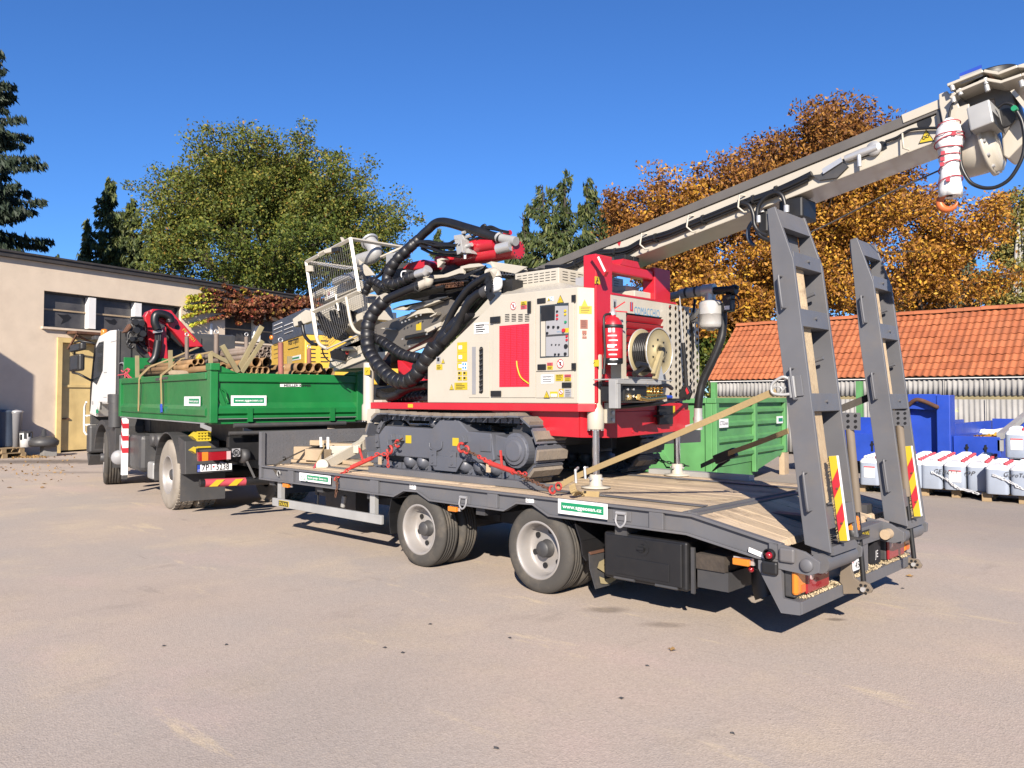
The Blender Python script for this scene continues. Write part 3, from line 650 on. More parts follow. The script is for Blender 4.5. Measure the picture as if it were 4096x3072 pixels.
def can_pallet(fl, rz, nu, nv, where, plabel, grp, labels=(), ped=True):
    ux, uy = V((math.cos(rz), math.sin(rz), 0)), V((-math.sin(rz), math.cos(rz), 0)); w = nu * (CW + .012); l = nv * (CD + .008)
    if ped: pallet(fl + ux * w / 2 + uy * l / 2, rz, plabel, 'pallets')
    return cans(fl, rz, nu, nv, .146, where, grp, labels)
fl2 = PZ('P', 3683, 1986, 0); a2 = math.radians(9)
u2, v2 = V((math.cos(a2), math.sin(a2), 0)), V((-math.sin(a2), math.cos(a2), 0))
r2 = can_pallet(fl2, a2, 3, 4, 'on middle pallet', 'wooden pallet under the middle block of wrapped jerrycans', 'jerrycans', ((1, 0), (2, 2)))
can_pallet(fl2 + v2 * 1.28, a2, 3, 4, 'behind middle pallet', 'wooden pallet hidden behind the middle can pallet', 'jerrycans')
fl1 = PZ('P', 3436, 1970, 0)
can_pallet(fl1, a2, 3, 4, 'between the two ramps', 'wooden pallet of jerrycans seen between the two ramps', 'jerrycans', ((0, 0), (1, 0)))
can_pallet(fl1 + v2 * 1.3, a2, 3, 3, 'far behind the ramps', 'wooden pallet farther back behind the far ramp', 'jerrycans')
fl3 = PZ('P', 3940, 2010, 0)
r3 = can_pallet(fl3, a2 - .05, 3, 4, 'on right edge pallet', 'wooden pallet of jerrycans at the right edge', 'jerrycans')
fl4 = fl3 + v2 * 1.35 + u2 * .22
can_pallet(fl4, a2, 3, 4, 'of rear right lower layer', 'wooden pallet under two layers of jerrycans at right', 'jerrycans')
cans(fl4, a2, 3, 4, .146 + .53, 'of upper layer at right', 'jerrycans', ((0, 0), (1, 0)))
def hand(s, base, ux, uy, h, w, par):
    n = ux.cross(V((0, 0, 1))); text(s, base, ux, (0, 0, 1), h, 'darkgrey', par, 'handwriting', w=w, shear=.2)
def tape_on(fl, rz, pts, label):   # crumpled band of stretch film
    ux, uy = V((math.cos(rz), math.sin(rz), 0)), V((-math.sin(rz), math.cos(rz), 0)); b = B(); q = smoothpath([fl + ux * a - uy * c + V((0, 0, z)) for a, c, z in pts], 10)
    for k in range(3): b.tube([p + V((random.gauss(0, .004), random.gauss(0, .004), random.gauss(0, .008) - .012 * k)) for p in q], [.004 + .01 * random.random() for _ in q], 5)
    o = b.build('film_tail', 'film'); tag(o, label, 'stretch film', 'stretch film')
tape_on(fl2, a2, [(.18, .015, .45), (.42, .02, .33), (.55, .02, .22), (.75, .03, .16), (.95, .05, .12), (1.1, .03, .10)], 'twisted clear film across the front of the middle can pallet')
tape_on(fl3, a2, [(.12, .015, .48), (.35, .02, .38), (.6, .03, .24), (.8, .04, .16)], 'twisted clear film across the front of the right can pallet')
def textmark(rows, i, s, dx, z, h, w):
    t, ux, uy = rows[i]; p = V((dx, -CD / 2 - .009, z)); o = text(s, (0, 0, 0), (1, 0, 0), (0, 0, 1), h, 'darkgrey', None, 'handwriting', w=w, shear=.25); o.parent = t; o.location = p
textmark(r2, 0, 'GE', .04, .27, .085, .13); textmark(r2, 1, 'RO-T', -.17, .27, .07, .24); textmark(r2, 2, 'OP', -.2, .27, .075, .16)
textmark(r3, 0, 'G', .1, .3, .085, .07); textmark(r3, 1, 'eroTop', -.17, .3, .07, .28)
# ---------------------------------------------------------------- trees
def PD(x, y, depth): return CP + ray('P', x, y) * depth
def rad(px, depth): return px / FPX * depth
def unit(n):
    a = rng.normal(size=(n, 3)); return a / np.linalg.norm(a, axis=1)[:, None]
def leafy(name, label, depth, base, lobes, nleaf, size, dens=1.0, trunk_r=.3, bark='barkdark', cat='tree', group='trees behind the yard', zmin=1.0, cl=.55, per=110):
    """lobes: (x, y, rx, ry, material) in measured picture units at this distance"""
    bp = PD(base, HOR, depth); bp.z = 0
    t = thing(name, bp, label, cat, group); br = B(); leaves = {}
    tot = sum(l[2] * l[3] for l in lobes); top = max(PD(l[0], l[1], depth).z for l in lobes)
    fork = bp + V((0, 0, top * .35)); br.tube([bp, bp + V((.1, 0, top * .2)), fork, fork + V((.1, .1, top * .4))], [trunk_r * 1.2, trunk_r, trunk_r * .85, trunk_r * .3], 8)
    for (x, y, rx, ry, mt) in lobes:
        c = PD(x, y, depth); r = np.array((rad(rx, depth), rad(rx, depth) * .8, rad(ry, depth))); n = int(nleaf * rx * ry / tot); k = max(8, n // per); nb = max(3, k // 5)
        lim = fork + (c - fork) * .55; br.tube([fork, (fork + lim) / 2 + V((0, 0, .3)), lim], [trunk_r * .6, trunk_r * .42, trunk_r * .28], 6)
        d = unit(nb); d[:, 2] = d[:, 2] * .9 + .12; reach = rng.uniform(.7, 1.06, nb)
        for i in range(nb):      # a bough: leaf clumps strung along it out past the outline
            tip = np.array(c) + d[i] * reach[i] * r; st_ = np.array(lim) * .35 + np.array(c) * .65
            if tip[2] < zmin: continue
            br.tube([lim, V(st_ + (tip - st_) * .4) + V((0, 0, .2)), V(tip)], [trunk_r * .18, trunk_r * .1, .012], 4, False)
            m = max(2, round(k / nb)); 
            for j in range(m):
                f = 1 - (j / m) ** 1.0 * .95; q = st_ + (tip - st_) * f + rng.normal(size=3) * cl * .55 * (1.25 - f * .6); s = cl * rng.uniform(.5, 1.2) * (1.35 - .6 * f)
                if q[2] > zmin: leaves.setdefault(mt, []).append(q + np.clip(rng.normal(size=(per, 3)), -1.55, 1.55) * np.array([s, s, s * .7]))
    br.build('trunk', bark, t, fix=False)
    for mt, L in leaves.items():
        Q = np.concatenate(L); Q = Q[Q[:, 2] > zmin * .6]; quadmesh('crown', leafquads(Q, size, .85, (0, -.3, .9), .52), mt, t)
    return t
O_, G_, R_, BW, BI = 'leafolive', 'leafgreen', 'leaforange', 'leafbrown', 'leafbirch'
leafy('oak_tree', 'broad olive green tree with a domed crown behind the workshop roof', 46, 1080, [(900, 800, 310, 265, O_), (1210, 790, 330, 250, O_), (1500, 950, 200, 200, O_), (690, 890, 150, 290, O_), (1080, 1040, 560, 190, G_), (880, 635, 140, 110, O_), (1180, 685, 180, 110, O_), (1030, 700, 260, 200, O_), (1350, 800, 180, 170, O_)], 150000, .088, trunk_r=.5, cl=.6)
leafy('walnut_tree', 'tall tree in brown and orange autumn leaf behind the tiled shed', 36, 3250, [(3300, 660, 300, 235, BW), (3010, 780, 240, 220, BW), (3500, 620, 170, 190, BW), (3250, 1000, 480, 260, R_), (3330, 520, 190, 110, BW), (3150, 700, 260, 230, BW), (3420, 860, 260, 220, R_)], 125000, .085, trunk_r=.4, cl=.5)
leafy('walnut_tree', 'lower golden leaved tree left of the tall orange one, behind the rig', 37, 2650, [(2640, 960, 250, 250, BW), (2780, 1130, 260, 220, R_), (2530, 880, 150, 150, BW), (2700, 900, 200, 240, R_)], 60000, .085, trunk_r=.3, cl=.5)
leafy('walnut_tree', 'orange leaved tree under the mast head at right', 38, 3760, [(3740, 920, 250, 220, R_), (3300, 1180, 420, 130, R_), (3800, 1150, 250, 140, R_), (3890, 880, 130, 140, R_), (3640, 1120, 260, 190, R_), (3700, 770, 110, 90, BW)], 38000, .088, trunk_r=.3, cl=.5)
leafy('birch_tree', 'sparse yellowing birch with white stems at the right edge', 44, 4085, [(4080, 950, 130, 190, BI), (4110, 1120, 160, 170, BI), (4060, 840, 90, 100, BI), (4000, 1180, 110, 130, BI)], 22000, .1, trunk_r=.12, bark='barkwhite', cl=.4)
leafy('leafy_shrub', 'green and yellow bush between the rig and the tiled roof', 30, 2850, [(2850, 1380, 100, 130, G_), (2780, 1260, 130, 130, R_), (2920, 1270, 110, 110, R_), (2880, 1180, 140, 110, R_), (3010, 1240, 120, 80, R_)], 26000, .09, trunk_r=.1, cat='bush', cl=.35)
def conifer(name, label, depth, leaders, mat='needles', droop=.35, dens=1.0, lowz=2.5, size=.16, group='conifers behind the yard', hang=.5):
    """leaders: (x top, y top, x base, half width in picture units)"""
    bp = PD(leaders[0][2], HOR, depth); bp.z = 0; t = thing(name, bp, label, 'tree', group); br = B(); Q = []; Dr = []
    for (xt, yt, xb, hw) in leaders:
        tip = PD(xt, yt, depth); bb = PD(xb, HOR, depth); bb.z = lowz * .4; H = tip.z - bb.z; R0 = rad(hw, depth)
        br.tube([bb, (bb + tip) / 2, tip], [.22, .14, .02], 6); n = int(H * 6 * dens)
        for i in range(n):
            f = (i + random.random()) / n; p = bb.lerp(tip, f)
            if p.z < lowz: continue
            L = R0 * (1 - f) ** .75 * random.choice([.5, .75, 1, 1.15]) + .2; a = random.uniform(0, 6.283); dr = V((math.cos(a), math.sin(a), 0))
            e = p + dr * L + V((0, 0, -droop * L * (1 - f * 1.3) + .06 * L)); m_ = p + dr * L * .55 + V((0, 0, -droop * .75 * L * (1 - f * 1.3))); br.tube([p, m_, e], [.04, .028, .008], 4, False)
            k = int(85 * L) + 20; tt = rng.uniform(.1, 1, k)[:, None]
            C = (1 - tt) ** 2 * np.array(p) + 2 * tt * (1 - tt) * np.array(m_) + tt ** 2 * np.array(e)
            sid = np.array([-dr.y, dr.x, 0]) * rng.normal(size=(k, 1)) * .16 * L ** .5 * (1.15 - tt); hg = rng.uniform(0, hang, k)[:, None] * (1.1 - .6 * tt)
            Q.append(C + sid - np.array([0, 0, 1]) * hg + rng.normal(size=(k, 3)) * .035); Dr.append(np.array(dr)[None] * rng.uniform(.1, .7, (k, 1)) + np.array([0, 0, -.75]) + rng.normal(size=(k, 3)) * .3)
    br.build('trunk', 'barkdark', t, fix=False); C = np.concatenate(Q); d = np.concatenate(Dr); n = len(C)
    d /= np.linalg.norm(d, axis=1)[:, None]; u = np.cross(d, rng.normal(size=(n, 3))); u /= np.linalg.norm(u, axis=1)[:, None]; s = size * rng.uniform(.6, 1.3, n)[:, None]
    quadmesh('crown', np.stack([C - d * s, C - u * s * .26, C + d * s, C + u * s * .26], 1), mat, t); return t
conifer('spruce_tree', 'dark spruce with long drooping boughs at the left edge', 40, [(-40, 150, -60, 370), (-120, 300, -120, 300)], 'needlesdark', .3, 1.5, 3.5, .2, hang=.4)
conifer('spruce_tree', 'dark pointed conifer left of the broad olive tree', 50, [(440, 715, 440, 190), (530, 800, 530, 170), (350, 880, 350, 120), (620, 860, 600, 170), (480, 880, 470, 150)], 'needles', .3, 1.5, 3, .2)
conifer('spruce_tree', 'dense spruce with several spiky tops behind the drill head', 43, [(2260, 685, 2250, 330), (2170, 740, 2200, 300), (2350, 715, 2310, 300), (2090, 850, 2160, 250), (2430, 820, 2330, 260), (2050, 980, 2120, 220)], 'needles', .12, .75, 3, .19, hang=.8)
conifer('spruce_tree', 'small spruce top showing under the arched black hose', 55, [(1752, 915, 1752, 70), (1800, 990, 1800, 80)], 'needles', .3, 1.2, 4, .2)
conifer('pine_tree', 'blue green pine among the orange trees at right', 46, [(3690, 985, 3690, 120), (3860, 1000, 3880, 170), (3960, 1090, 3960, 110), (3560, 1150, 3560, 90)], 'needlesblue', .15, 1.3, 4, .22)
conifer('spruce_tree', 'tiny distant treetop just above the roof edge at left', 70, [(228, 1020, 228, 25)], 'needles', .3, 1.2, 5, .2)
b = B()
for i, (x0, x1, y1) in enumerate(((4040, 4082, 770), (4072, 4090, 860), (4095, 4066, 800))): 
    q = [PD(x0 + (x1 - x0) * f + 6 * math.sin(f * 7 + i), HOR - (HOR - y1) * f, 43.5) for f in (0, .3, .5, .7, .85, 1)]; b.tube(q, [.17, .14, .12, .09, .06, .03], 6)
o = b.build('stem', 'barkwhite', bpy.data.objects['birch_tree'])
# ================================================================ LOW-LOADER TRAILER
TY0, TY1 = 5.38, 8.02; TC = (TY0 + TY1) / 2; DZ = .868
tr = thing('lowloader_trailer', (-6, TC, 0), 'grey tandem axle low loader trailer with two raised loading ramps', 'trailer')
prof_top = [(-9.65, .868), (-3.49, .872), (-3.24, .868), (-2.53, .73)]
prof_bot = [(-2.53, .602), (-2.717, .607), (-3.288, .705), (-4.676, .705), (-4.863, .789), (-5.057, .781), (-5.218, .698), (-6.273, .70), (-6.462, .773), (-6.679, .767), (-6.846, .692), (-9.65, .686)]
for y0, y1, ys in ((TY0, TY0 + .06, 1), (TY1 - .06, TY1, -1)):
    yo = y0 if ys > 0 else y1; f = lambda d: yo + ys * d
    def yb(a, c): return (min(f(a), f(c)), max(f(a), f(c)))
    sf = B().pxz(prof_top + prof_bot, *yb(.035, .06)).build('side_frame', 'greypaint', tr)
    b = B()
    for (x0, z0), (x1, z1) in zip(prof_top, prof_top[1:]): b.pxz([(x0, z0), (x1, z1), (x1, z1 - .02), (x0, z0 - .02)], *yb(0, .034))
    b.build('top_flange', 'greypaint', sf, .003)
    b = B()
    for (x0, z0), (x1, z1) in zip(prof_bot, prof_bot[1:]): b.pxz([(x0, z0), (x1, z1), (x1, z1 + .018), (x0, z0 + .018)], *yb(0, .034))
    b.build('bottom_flange', 'greypaint', sf, .003)
    for xa, xb_, zt_, zb_ in ((-9.65, -9.6, .848, .705), (-8.95, -8.83, .848, .705), (-7.26, -7.12, .848, .71), (-5.43, -5.3, .85, .718), (-3.62, -3.49, .852, .722), (-2.62, -2.53, .74, .622)):
        B().box(xa, xb_, *yb(.0, .034), zb_, zt_ - .002).build('stiffener', 'greypaint', sf, .004)
xs = [-9.58, -8.1, -6.6, -5.0, -3.33]
b = B()
for x in (-9.5, -8.4, -7.4, -5.65, -4.0): b.box(x, x + .12, TY0 + .07, TY1 - .07, .62, .83)
b.box(-9.6, -2.6, 6.2, 6.32, .42, .82).box(-9.6, -2.6, 7.2, 7.32, .42, .82).build('chassis_beam', 'darkgrey', tr)
# deck planks, each one a piece
NPL = 13; pw = (TY1 - TY0 - .09) / NPL
for i in range(NPL):
    y0 = TY0 + .045 + i * pw; sp = -6.0 + random.uniform(-.9, .9)
    for a, c in ((-9.56, sp - .006), (sp + .006, -3.36)):
        z = random.uniform(-.004, .004); B().box(a, c, y0 + .005, y0 + pw - .005, DZ - .05, DZ + .004 + z).build('plank', 'plankwood', tr, .006)
    z = random.uniform(-.003, .004); m_ = .008; b = B()
    b.pxz([(-3.2, .862 + z), (-2.56 - .03 * random.random(), .735 + z), (-2.56, .69), (-3.2, .815)], y0 + .005, y0 + pw - .005).build('plank', 'plankwood', tr, .006)
b = B(); b.box(-3.34, -3.21, TY0 + .04, TY1 - .04, DZ - .03, DZ + .008); b.box(-3.29, -3.27, TY0 + .04, TY1 - .04, DZ + .008, DZ + .022); b.build('cross_strip', 'greypaint', tr)
B().box(-9.57, -3.36, 5.76, 5.84, DZ + .008, DZ + .014).build('deck_strip', 'greypaint', tr); B().box(-9.57, -3.36, 7.52, 7.6, DZ + .008, DZ + .014).build('deck_strip', 'greypaint', tr)
B().box(-7.75, -4.9, 5.72, 5.757, DZ + .006, DZ + .075).build('track_guide', 'greypaint', tr, .004); B().box(-5.3, -4.05, 7.88, 8.0, DZ + .006, DZ + .06).build('track_guide', 'galv', tr)
# chequer plate headboard
hb = B().box(-9.66, -9.62, TY0, TY1, DZ, 1.305).build('headboard', 'greypaint', tr, .004)
B().box(-9.62, -9.585, TY0, TY0 + .05, DZ, 1.303).build('headboard_edge', 'greypaint', hb)
b = B(); k = 0
for iz in range(9):
    for iy in range(54):
        y = TY0 + .08 + iy * .05; z = .91 + iz * .045 + (.0225 if iy % 2 else 0)
        if z > 1.29: continue
        dy, dz = (.012, .012) if (iy + iz) % 2 else (.012, -.012); n = V((0, -dz, dy)).normalized() * .004
        b.add([(-9.6195, y - dy, z - dz), (-9.6195, y + n.y, z + n.z), (-9.6195, y + dy, z + dz), (-9.6195, y - n.y, z - n.z), (-9.613, y, z)], [(0, 1, 4), (1, 2, 4), (2, 3, 4), (3, 0, 4)])
tag(b.build('tread_lugs', 'greypaint', hb, fix=False), kind='stuff')
# wheels
def wheel(c, R, rr, wd, side, parent, name='wheel', dish=.15, rimm='rim', tyrem='tyre', grooves=4, holes=6, hub=True, lugs=False, lugm='tyredirt'):
    """c: centre of the outer face, side: +1 body lies towards +Y"""
    w_ = bpy.data.objects.new(name, None); SC.collection.objects.link(w_); w_.parent = parent; w_.location = V(c) - origin(parent); ax = (0, side, 0)
    pr = [(rr, .02), (rr + .012, .004), (rr + .03, .0), (rr + (R - rr) * .5, -.006), (R - .045, .0), (R - .02, .012), (R, .034)]
    t0, t1 = .034, wd - .034
    for i in range(grooves):
        t = t0 + (t1 - t0) * (i + 1) / (grooves + 1); pr += [(R + .002, t - .006), (R - .012, t - .004), (R - .012, t + .004), (R + .002, t + .006)]
    pr += [(R, wd - .034), (R - .02, wd - .012), (R - .045, wd), (rr + .03, wd), (rr, wd - .02)]
    B().lathe(c, ax, pr, 56).build('tyre', tyrem, w_, fix=True)
    if lugs:
        b = B()
        for i in range(44):
            a = 2 * math.pi * i / 44; dr = V((math.cos(a), 0, math.sin(a))); tg = V((-math.sin(a), 0, math.cos(a)))
            for t, s_ in ((.07, 1), (.165, -1), (.26, 1)):
                b.obox(V(c) + dr * (R + .004) + V((0, side * wd * t / .33, 0)) + tg * (.02 * s_), tg * .026, V((0, side * .036, 0)) + tg * .01 * s_, dr * .009)
        tag(b.build('tread_lug', lugm, w_), kind='stuff')
    rp = [(rr + .018, .004), (rr + .006, -.004), (rr - .006, .004), (rr - .012, .03), (rr - .022, .05), (rr - .026, dish - .02), (rr - .045, dish), (rr * .62, dish + .012), (rr * .40, dish - .01 if hub else dish), (.001, dish)]
    rm = B().lathe(c, ax, rp, 44).build('rim', rimm, w_, fix=True)
    for i in range(holes):
        a = 2 * math.pi * (i + .3) / holes; q = V(c) + V((math.cos(a), 0, math.sin(a))) * rr * .66; B().disc(q + V((0, side * (dish + .002), 0)), (0, -side, 0), .026 if rr < .26 else .035, .012, 14).build('vent_hole', 'black', rm)
    if hub:
        B().lathe(V(c) + V((0, side * dish, 0)), (0, -side, 0), [(rr * .34, -.01), (rr * .34, .015), (rr * .30, .02), (rr * .3, .08), (rr * .26, .095), (.001, .097)], 24).build('hub', 'darkgrey', w_)
    return w_
for x in (-6.49, -4.84):
    wheel((x, 5.43, .383), .385, .245, .235, 1, tr); wheel((x, 5.70, .383), .385, .245, .235, 1, tr, holes=0, hub=False, dish=.04)
    wheel((x, TY1 - .05, .383), .385, .245, .235, -1, tr); wheel((x, TY1 - .32, .383), .385, .245, .235, -1, tr, holes=0, hub=False, dish=.04)
    B().tube([(x, 5.95, .383), (x, TY1 - .57, .383)], .07, 12).build('axle', 'darkgrey', tr)
    B().box(x - .45, x + .45, 6.18, 6.26, .43, .5).box(x - .08, x + .08, 6.15, 6.29, .36, .5).build('spring', 'darkgrey', tr)
def fender(pts, y0, y1, name='fender', m='black', th=.012, parent=tr):
    b = B(); q = [V((x, 0, z)) for x, z in pts]
    for p, r in zip(q, q[1:]):
        n = (r - p).cross(V((0, 1, 0))).normalized() * th; b.ext([(p.x, y0, p.z), (r.x, y0, r.z), (r.x + n.x, y0, r.z + n.z), (p.x + n.x, y0, p.z + n.z)], (0, y1 - y0, 0))
    return b.build(name, m, parent)
for yy in ((5.44, 5.97), (7.4, 7.95)):
    fender([(-6.96, .66), (-7.0, .5), (-6.99, .36), (-6.97, .28)], *yy); fender([(-4.42, .66), (-4.36, .52), (-4.34, .40), (-4.30, .36)], *yy)
    fl = fender([(-4.27, .43), (-4.26, .3), (-4.20, .14)], *yy, name='mudflap', m='darkgrey', th=.008)
    if yy[0] < 6:
        B().box(-4.275, -4.25, yy[0] + .01, yy[1] - .01, .42, .44).build('clamp_bar', 'rust', fl)
        text('S', (-4.19, 5.5, .17), (0, 1, 0), (-.235, 0, .97), .2, 'reelgold', fl, 'emblem', w=.26, bold=.03)
# side guard
gd = B().box(-9.32, -7.06, 5.385, 5.425, .375, .475).build('side_guard', 'galv', tr, .006)
B().tube(smoothpath([(-9.32, 5.42, .43), (-9.37, 5.45, .43), (-9.38, 5.52, .44), (-9.36, 5.54, .46)]), .035, 8).build('end_hook', 'black', gd)
for k in ((480, 940, 1090), (1508, 1070, 1270)): x = PY('h', k[0], k[1], 5.45).x; B().box(x - .045, x + .045, 5.43, 5.48, .40, .69).build('guard_post', 'galv', gd)
p = PY('h', 455, 1180, 5.38); o = B().box(p.x, p.x + .23, 5.379, 5.3845, .39, .46).build('maker_plate', 'lyellow', gd); B().box(p.x + .006, p.x + .224, 5.375, 5.3785, .396, .454).build('maker_plate', 'ink', o); text('SVAN', (p.x + .02, 5.374, .403), (1, 0, 0), (0, 0, 1), .042, 'lyellow', o, w=.19, bold=.02)
# under-deck details
p = PY('h', 1150, 1100, 5.9); b = B().box(p.x - .35, p.x + .3, 5.9, 6.1, .28, .6); b.build('landing_gear_box', 'darkgrey', tr)
B().tube([PY('h', 1185, 1060, 5.75), PY('h', 1165, 1180, 5.75)], .03, 10).build('jack_leg', 'galv', tr); B().tube([PY('h', 892, 970, 5.6), PY('h', 888, 1160, 5.6)], .012, 6).build('hanging_cable', 'black', tr)
for k, x, y, w_ in (('h', 540, 945, .13), ('s', 690, 300, .12), ('e5', 1130, 955, .13)):
    p = PY(k, x, y, 5.42); o = B().box(p.x - w_ / 2, p.x + w_ / 2, 5.40, 5.44, p.z - .025, p.z + .025).build('side_marker', 'lensorange', tr, .008); B().box(p.x - w_ / 2 - .01, p.x + w_ / 2 + .02, 5.441, 5.46, p.z - .02, p.z + .03).build('holder', 'steel', o)
# D-rings and stickers on the side
for k, x, y in (('s', 790, 225), ('e5', 425, 690)):
    p = PY(k, x, y, 5.41); o = B().box(p.x - .09, p.x + .09, 5.405, 5.414, p.z - .03, p.z + .05).build('lashing_plate', 'greypaint', tr, .003)
    b = B(); b.tube([(p.x - .05, 5.40, p.z + .03), (p.x + .05, 5.40, p.z + .03)], .016, 8); b.tube(smoothpath([(p.x - .045, 5.395, p.z + .02), (p.x - .045, 5.385, p.z - .04), (p.x, 5.38, p.z - .08), (p.x + .045, 5.385, p.z - .04), (p.x + .045, 5.395, p.z + .02)]), .009, 8); b.build('lashing_ring', 'lgrey', o)
def sidesign(k, tl, br_, Y, parent, txt, band=.22, m='signgreen', tm='signwhite', lead=None):
    a, c = PY(k, *tl, Y), PY(k, *br_, Y); x0, x1, z1, z0 = a.x, c.x, a.z, c.z
    o = B().box(x0, x1, Y - .006, Y - .001, z0, z1).build('sign', 'signwhite', parent, .004); w_, h = x1 - x0, z1 - z0
    l = x0 + w_ * (.07 if lead is None else lead); B().box(l, x1 - w_ * .07, Y - .009, Y - .0065, z0 + h * .26, z1 - h * .2).build('sign_band', m, o)
    text(txt, (l + w_ * .035, Y - .0105, z0 + h * .42), (1, 0, 0), (0, 0, 1), h * .26, tm, o, w=(x1 - w_ * .07 - l) - w_ * .07, bold=.02)
    return o
sidesign('s', (1622, 208), (2060, 395), 5.378, tr, 'www.sggeosan.cz')
o = sidesign('h', (688, 800), (1032, 935), 5.378, tr, 'Stavební geologie - Geosan s.r.o.', lead=.26); q = o.data.vertices[0].co
p = PY('h', 705, 870, 5.376); text('SG', (p.x, 5.371, .755), (1, 0, 0), (0, 0, 1), .045, 'signgreen', o, 'emblem', w=.09); B().torus((p.x + .13, 5.371, .775), (0, 1, 0), .032, .003, 16, 4).build('emblem_ring', 'signgreen', o)
for k, x, y in (('h', 1942, 955), ('s', 1373, 215)):
    p = PY(k, x, y, 5.41); o = B().box(p.x - .045, p.x + .045, 5.40, 5.413, p.z - .03, p.z + .035).build('rating_label', 'signwhite', tr); text('1000 kPa', (p.x - .038, 5.398, p.z), (1, 0, 0), (0, 0, 1), .022, 'ink', o, w=.076); text('daN', (p.x - .038, 5.398, p.z - .022), (1, 0, 0), (0, 0, 1), .016, 'ink', o, w=.04)
# toolbox
tb = B().box(-4.118, -3.32, 5.455, 5.95, .255, .635).build('toolbox', 'black', tr, .02)
B().box(-4.09, -3.36, 5.436, 5.454, .28, .62).build('toolbox_lid', 'black', tb, .015); B().box(-3.98, -3.47, 5.43, 5.4355, .31, .45).build('lid_panel', 'black', tb, .01)
b = B(); b.disc((-3.72, 5.436, .545), (0, -1, 0), .062, .006, 24); b.disc((-3.72, 5.43, .545), (0, -1, 0), .032, .016, 16); b.beam((-3.75, 5.41, .545), (-3.69, 5.41, .545), .02, .02); b.build('latch', 'black', tb)
for x in (-4.0, -3.6): B().tube([(x, 5.44, .272), (x + .2, 5.44, .272)], .012, 8).build('hinge', 'darkgrey', tb)
b = B(); b.box(-3.3, -3.27, 5.47, 5.49, .25, .6).box(-3.26, -3.0, 5.5, 5.9, .3, .44); b.build('bracket', 'darkgrey', tr); B().box(-3.26, -3.02, 5.48, 5.88, .445, .56).build('wooden_chock', 'barkdark', tr)
B().tube([(-2.85, 5.75, .62), (-2.84, 5.75, .3), (-2.82, 5.75, .26)], .09, 12).build('drain_tube', 'black', tr)
# tail: skirt, bumper, lamps
for y0, y1 in ((5.38, 5.41), (7.75, 7.78)): B().pxz([(-2.70, .54), (-2.535, .257), (-2.40, .265), (-2.40, .352), (-2.52, .362), (-2.536, .60), (-2.70, .60)], y0, y1).build('tail_plate', 'greypaint', tr)
B().box(-2.56, -2.398, 5.412, 7.748, .262, .348).build('bumper', 'greypaint', tr, .006)
B().box(-2.55, -2.53, 5.412, 7.748, .35, .60).build('tail_panel', 'greypaint', tr)
C_ = np.array([(random.uniform(-2.52, -2.41), random.choice([random.uniform(5.5, 6.15), random.uniform(6.3, 7.0), random.uniform(7.1, 7.7)]), .351 + abs(random.gauss(0, .006))) for _ in range(2500)])
o = quadmesh('straw_dirt', leafquads(C_, .009), 'straw', tr); tag(o, kind='stuff')
def lamp(y0, y1, s):
    f = (lambda t: y0 + (y1 - y0) * t) if s > 0 else (lambda t: y1 - (y1 - y0) * t)
    L_ = B().box(-2.528, -2.45, y0, y1, .365, .572).build('tail_lamp', 'darkgrey', tr, .01)
    a, c = sorted((f(.27), f(1.0))); B().box(-2.449, -2.425, a, c, .37, .57).build('red_lens', 'lensred', L_, .012)
    a, c = sorted((f(-.02), f(.25))); B().box(-2.47, -2.425, a - .01, c, .385, .56).build('indicator_lens', 'lensorange', L_, .02)
    for t in (.42, .9): q = V((-2.4245, f(t), .505)); B().lathe(q, (1, 0, 0), [(.045, 0), (.042, .004), (.001, .006)], 20).build('reflector', 'lensclear', L_)
    a, c = sorted((f(.08), f(.2))); B().box(-2.4245, -2.42, a, c, .40, .45).build('reflector', 'orange', L_)
lamp(5.42, 5.95, 1); lamp(7.2, 7.74, -1)
# hinge plates and cross beam
hp = [(-2.55, .735), (-2.36, .70), (-2.255, .645), (-2.26, .575), (-2.33, .545), (-2.55, .56)]
for y in (5.372, 6.13, 7.05, 7.66):
    o = B().pxz(hp, y, y + .028).build('hinge_plate', 'greypaint', tr, .003)
    if y < 6: B().box(-2.53, -2.42, y - .03, y - .001, .615, .715).build('box_cover', 'greypaint', o, .02); B().lathe((-2.34, y, .615), (0, -1, 0), [(.045, .001), (.045, .02), (.04, .026), (.001, .026)], 22).build('pin_head', 'greypaint', o)
    if y == 7.05: p = PY('y', 1340, 905, 7.0); B().tube([(p.x, 6.96, p.z), (p.x, 7.2, p.z)], .042, 18).build('hinge_pin', 'beigewood', o)
b = B(); b.box(-2.52, -2.42, 6.16, 7.045, .575, .715); cb = b.build('cross_beam', 'greypaint', tr, .005)
B().box(-2.52, -2.43, 6.62, 6.74, .352, .573).build('beam_post', 'greypaint', tr, .004)
p = PX('y', 1130, 918, -2.42); o = B().box(-2.4195, -2.417, p.y, p.y + .17, .625, .69).build('maker_plate', 'ink', cb); text('SVAN', (-2.416, p.y + .012, .635), (0, 1, 0), (0, 0, 1), .045, 'lyellow', o, w=.145, bold=.02)
p = PX('y', 1050, 1075, -2.45); o = B().box(-2.47, -2.455, p.y, p.y + .31, .36, .475).build('number_plate', 'ink', tr); B().box(-2.454, -2.451, p.y + .01, p.y + .3, .385, .468).build('plate_face', 'signwhite', o); text('45', (-2.45, p.y + .07, .40), (0, 1, 0), (0, 0, 1), .055, 'ink', o, w=.085); text('2', (-2.45, p.y + .25, .40), (0, 1, 0), (0, 0, 1), .055, 'ink', o, w=.035); B().disc((-2.451, p.y + .03, .455), (1, 0, 0), .007, .002, 8).build('seal', 'signred', o)
o = B().box(-2.5, -2.46, 6.95, 7.1, .37, .55).build('warning_plate', 'ink', tr); text('JE', (-2.458, 6.97, .42), (0, 1, 0), (0, 0, 1), .06, 'signwhite', o)
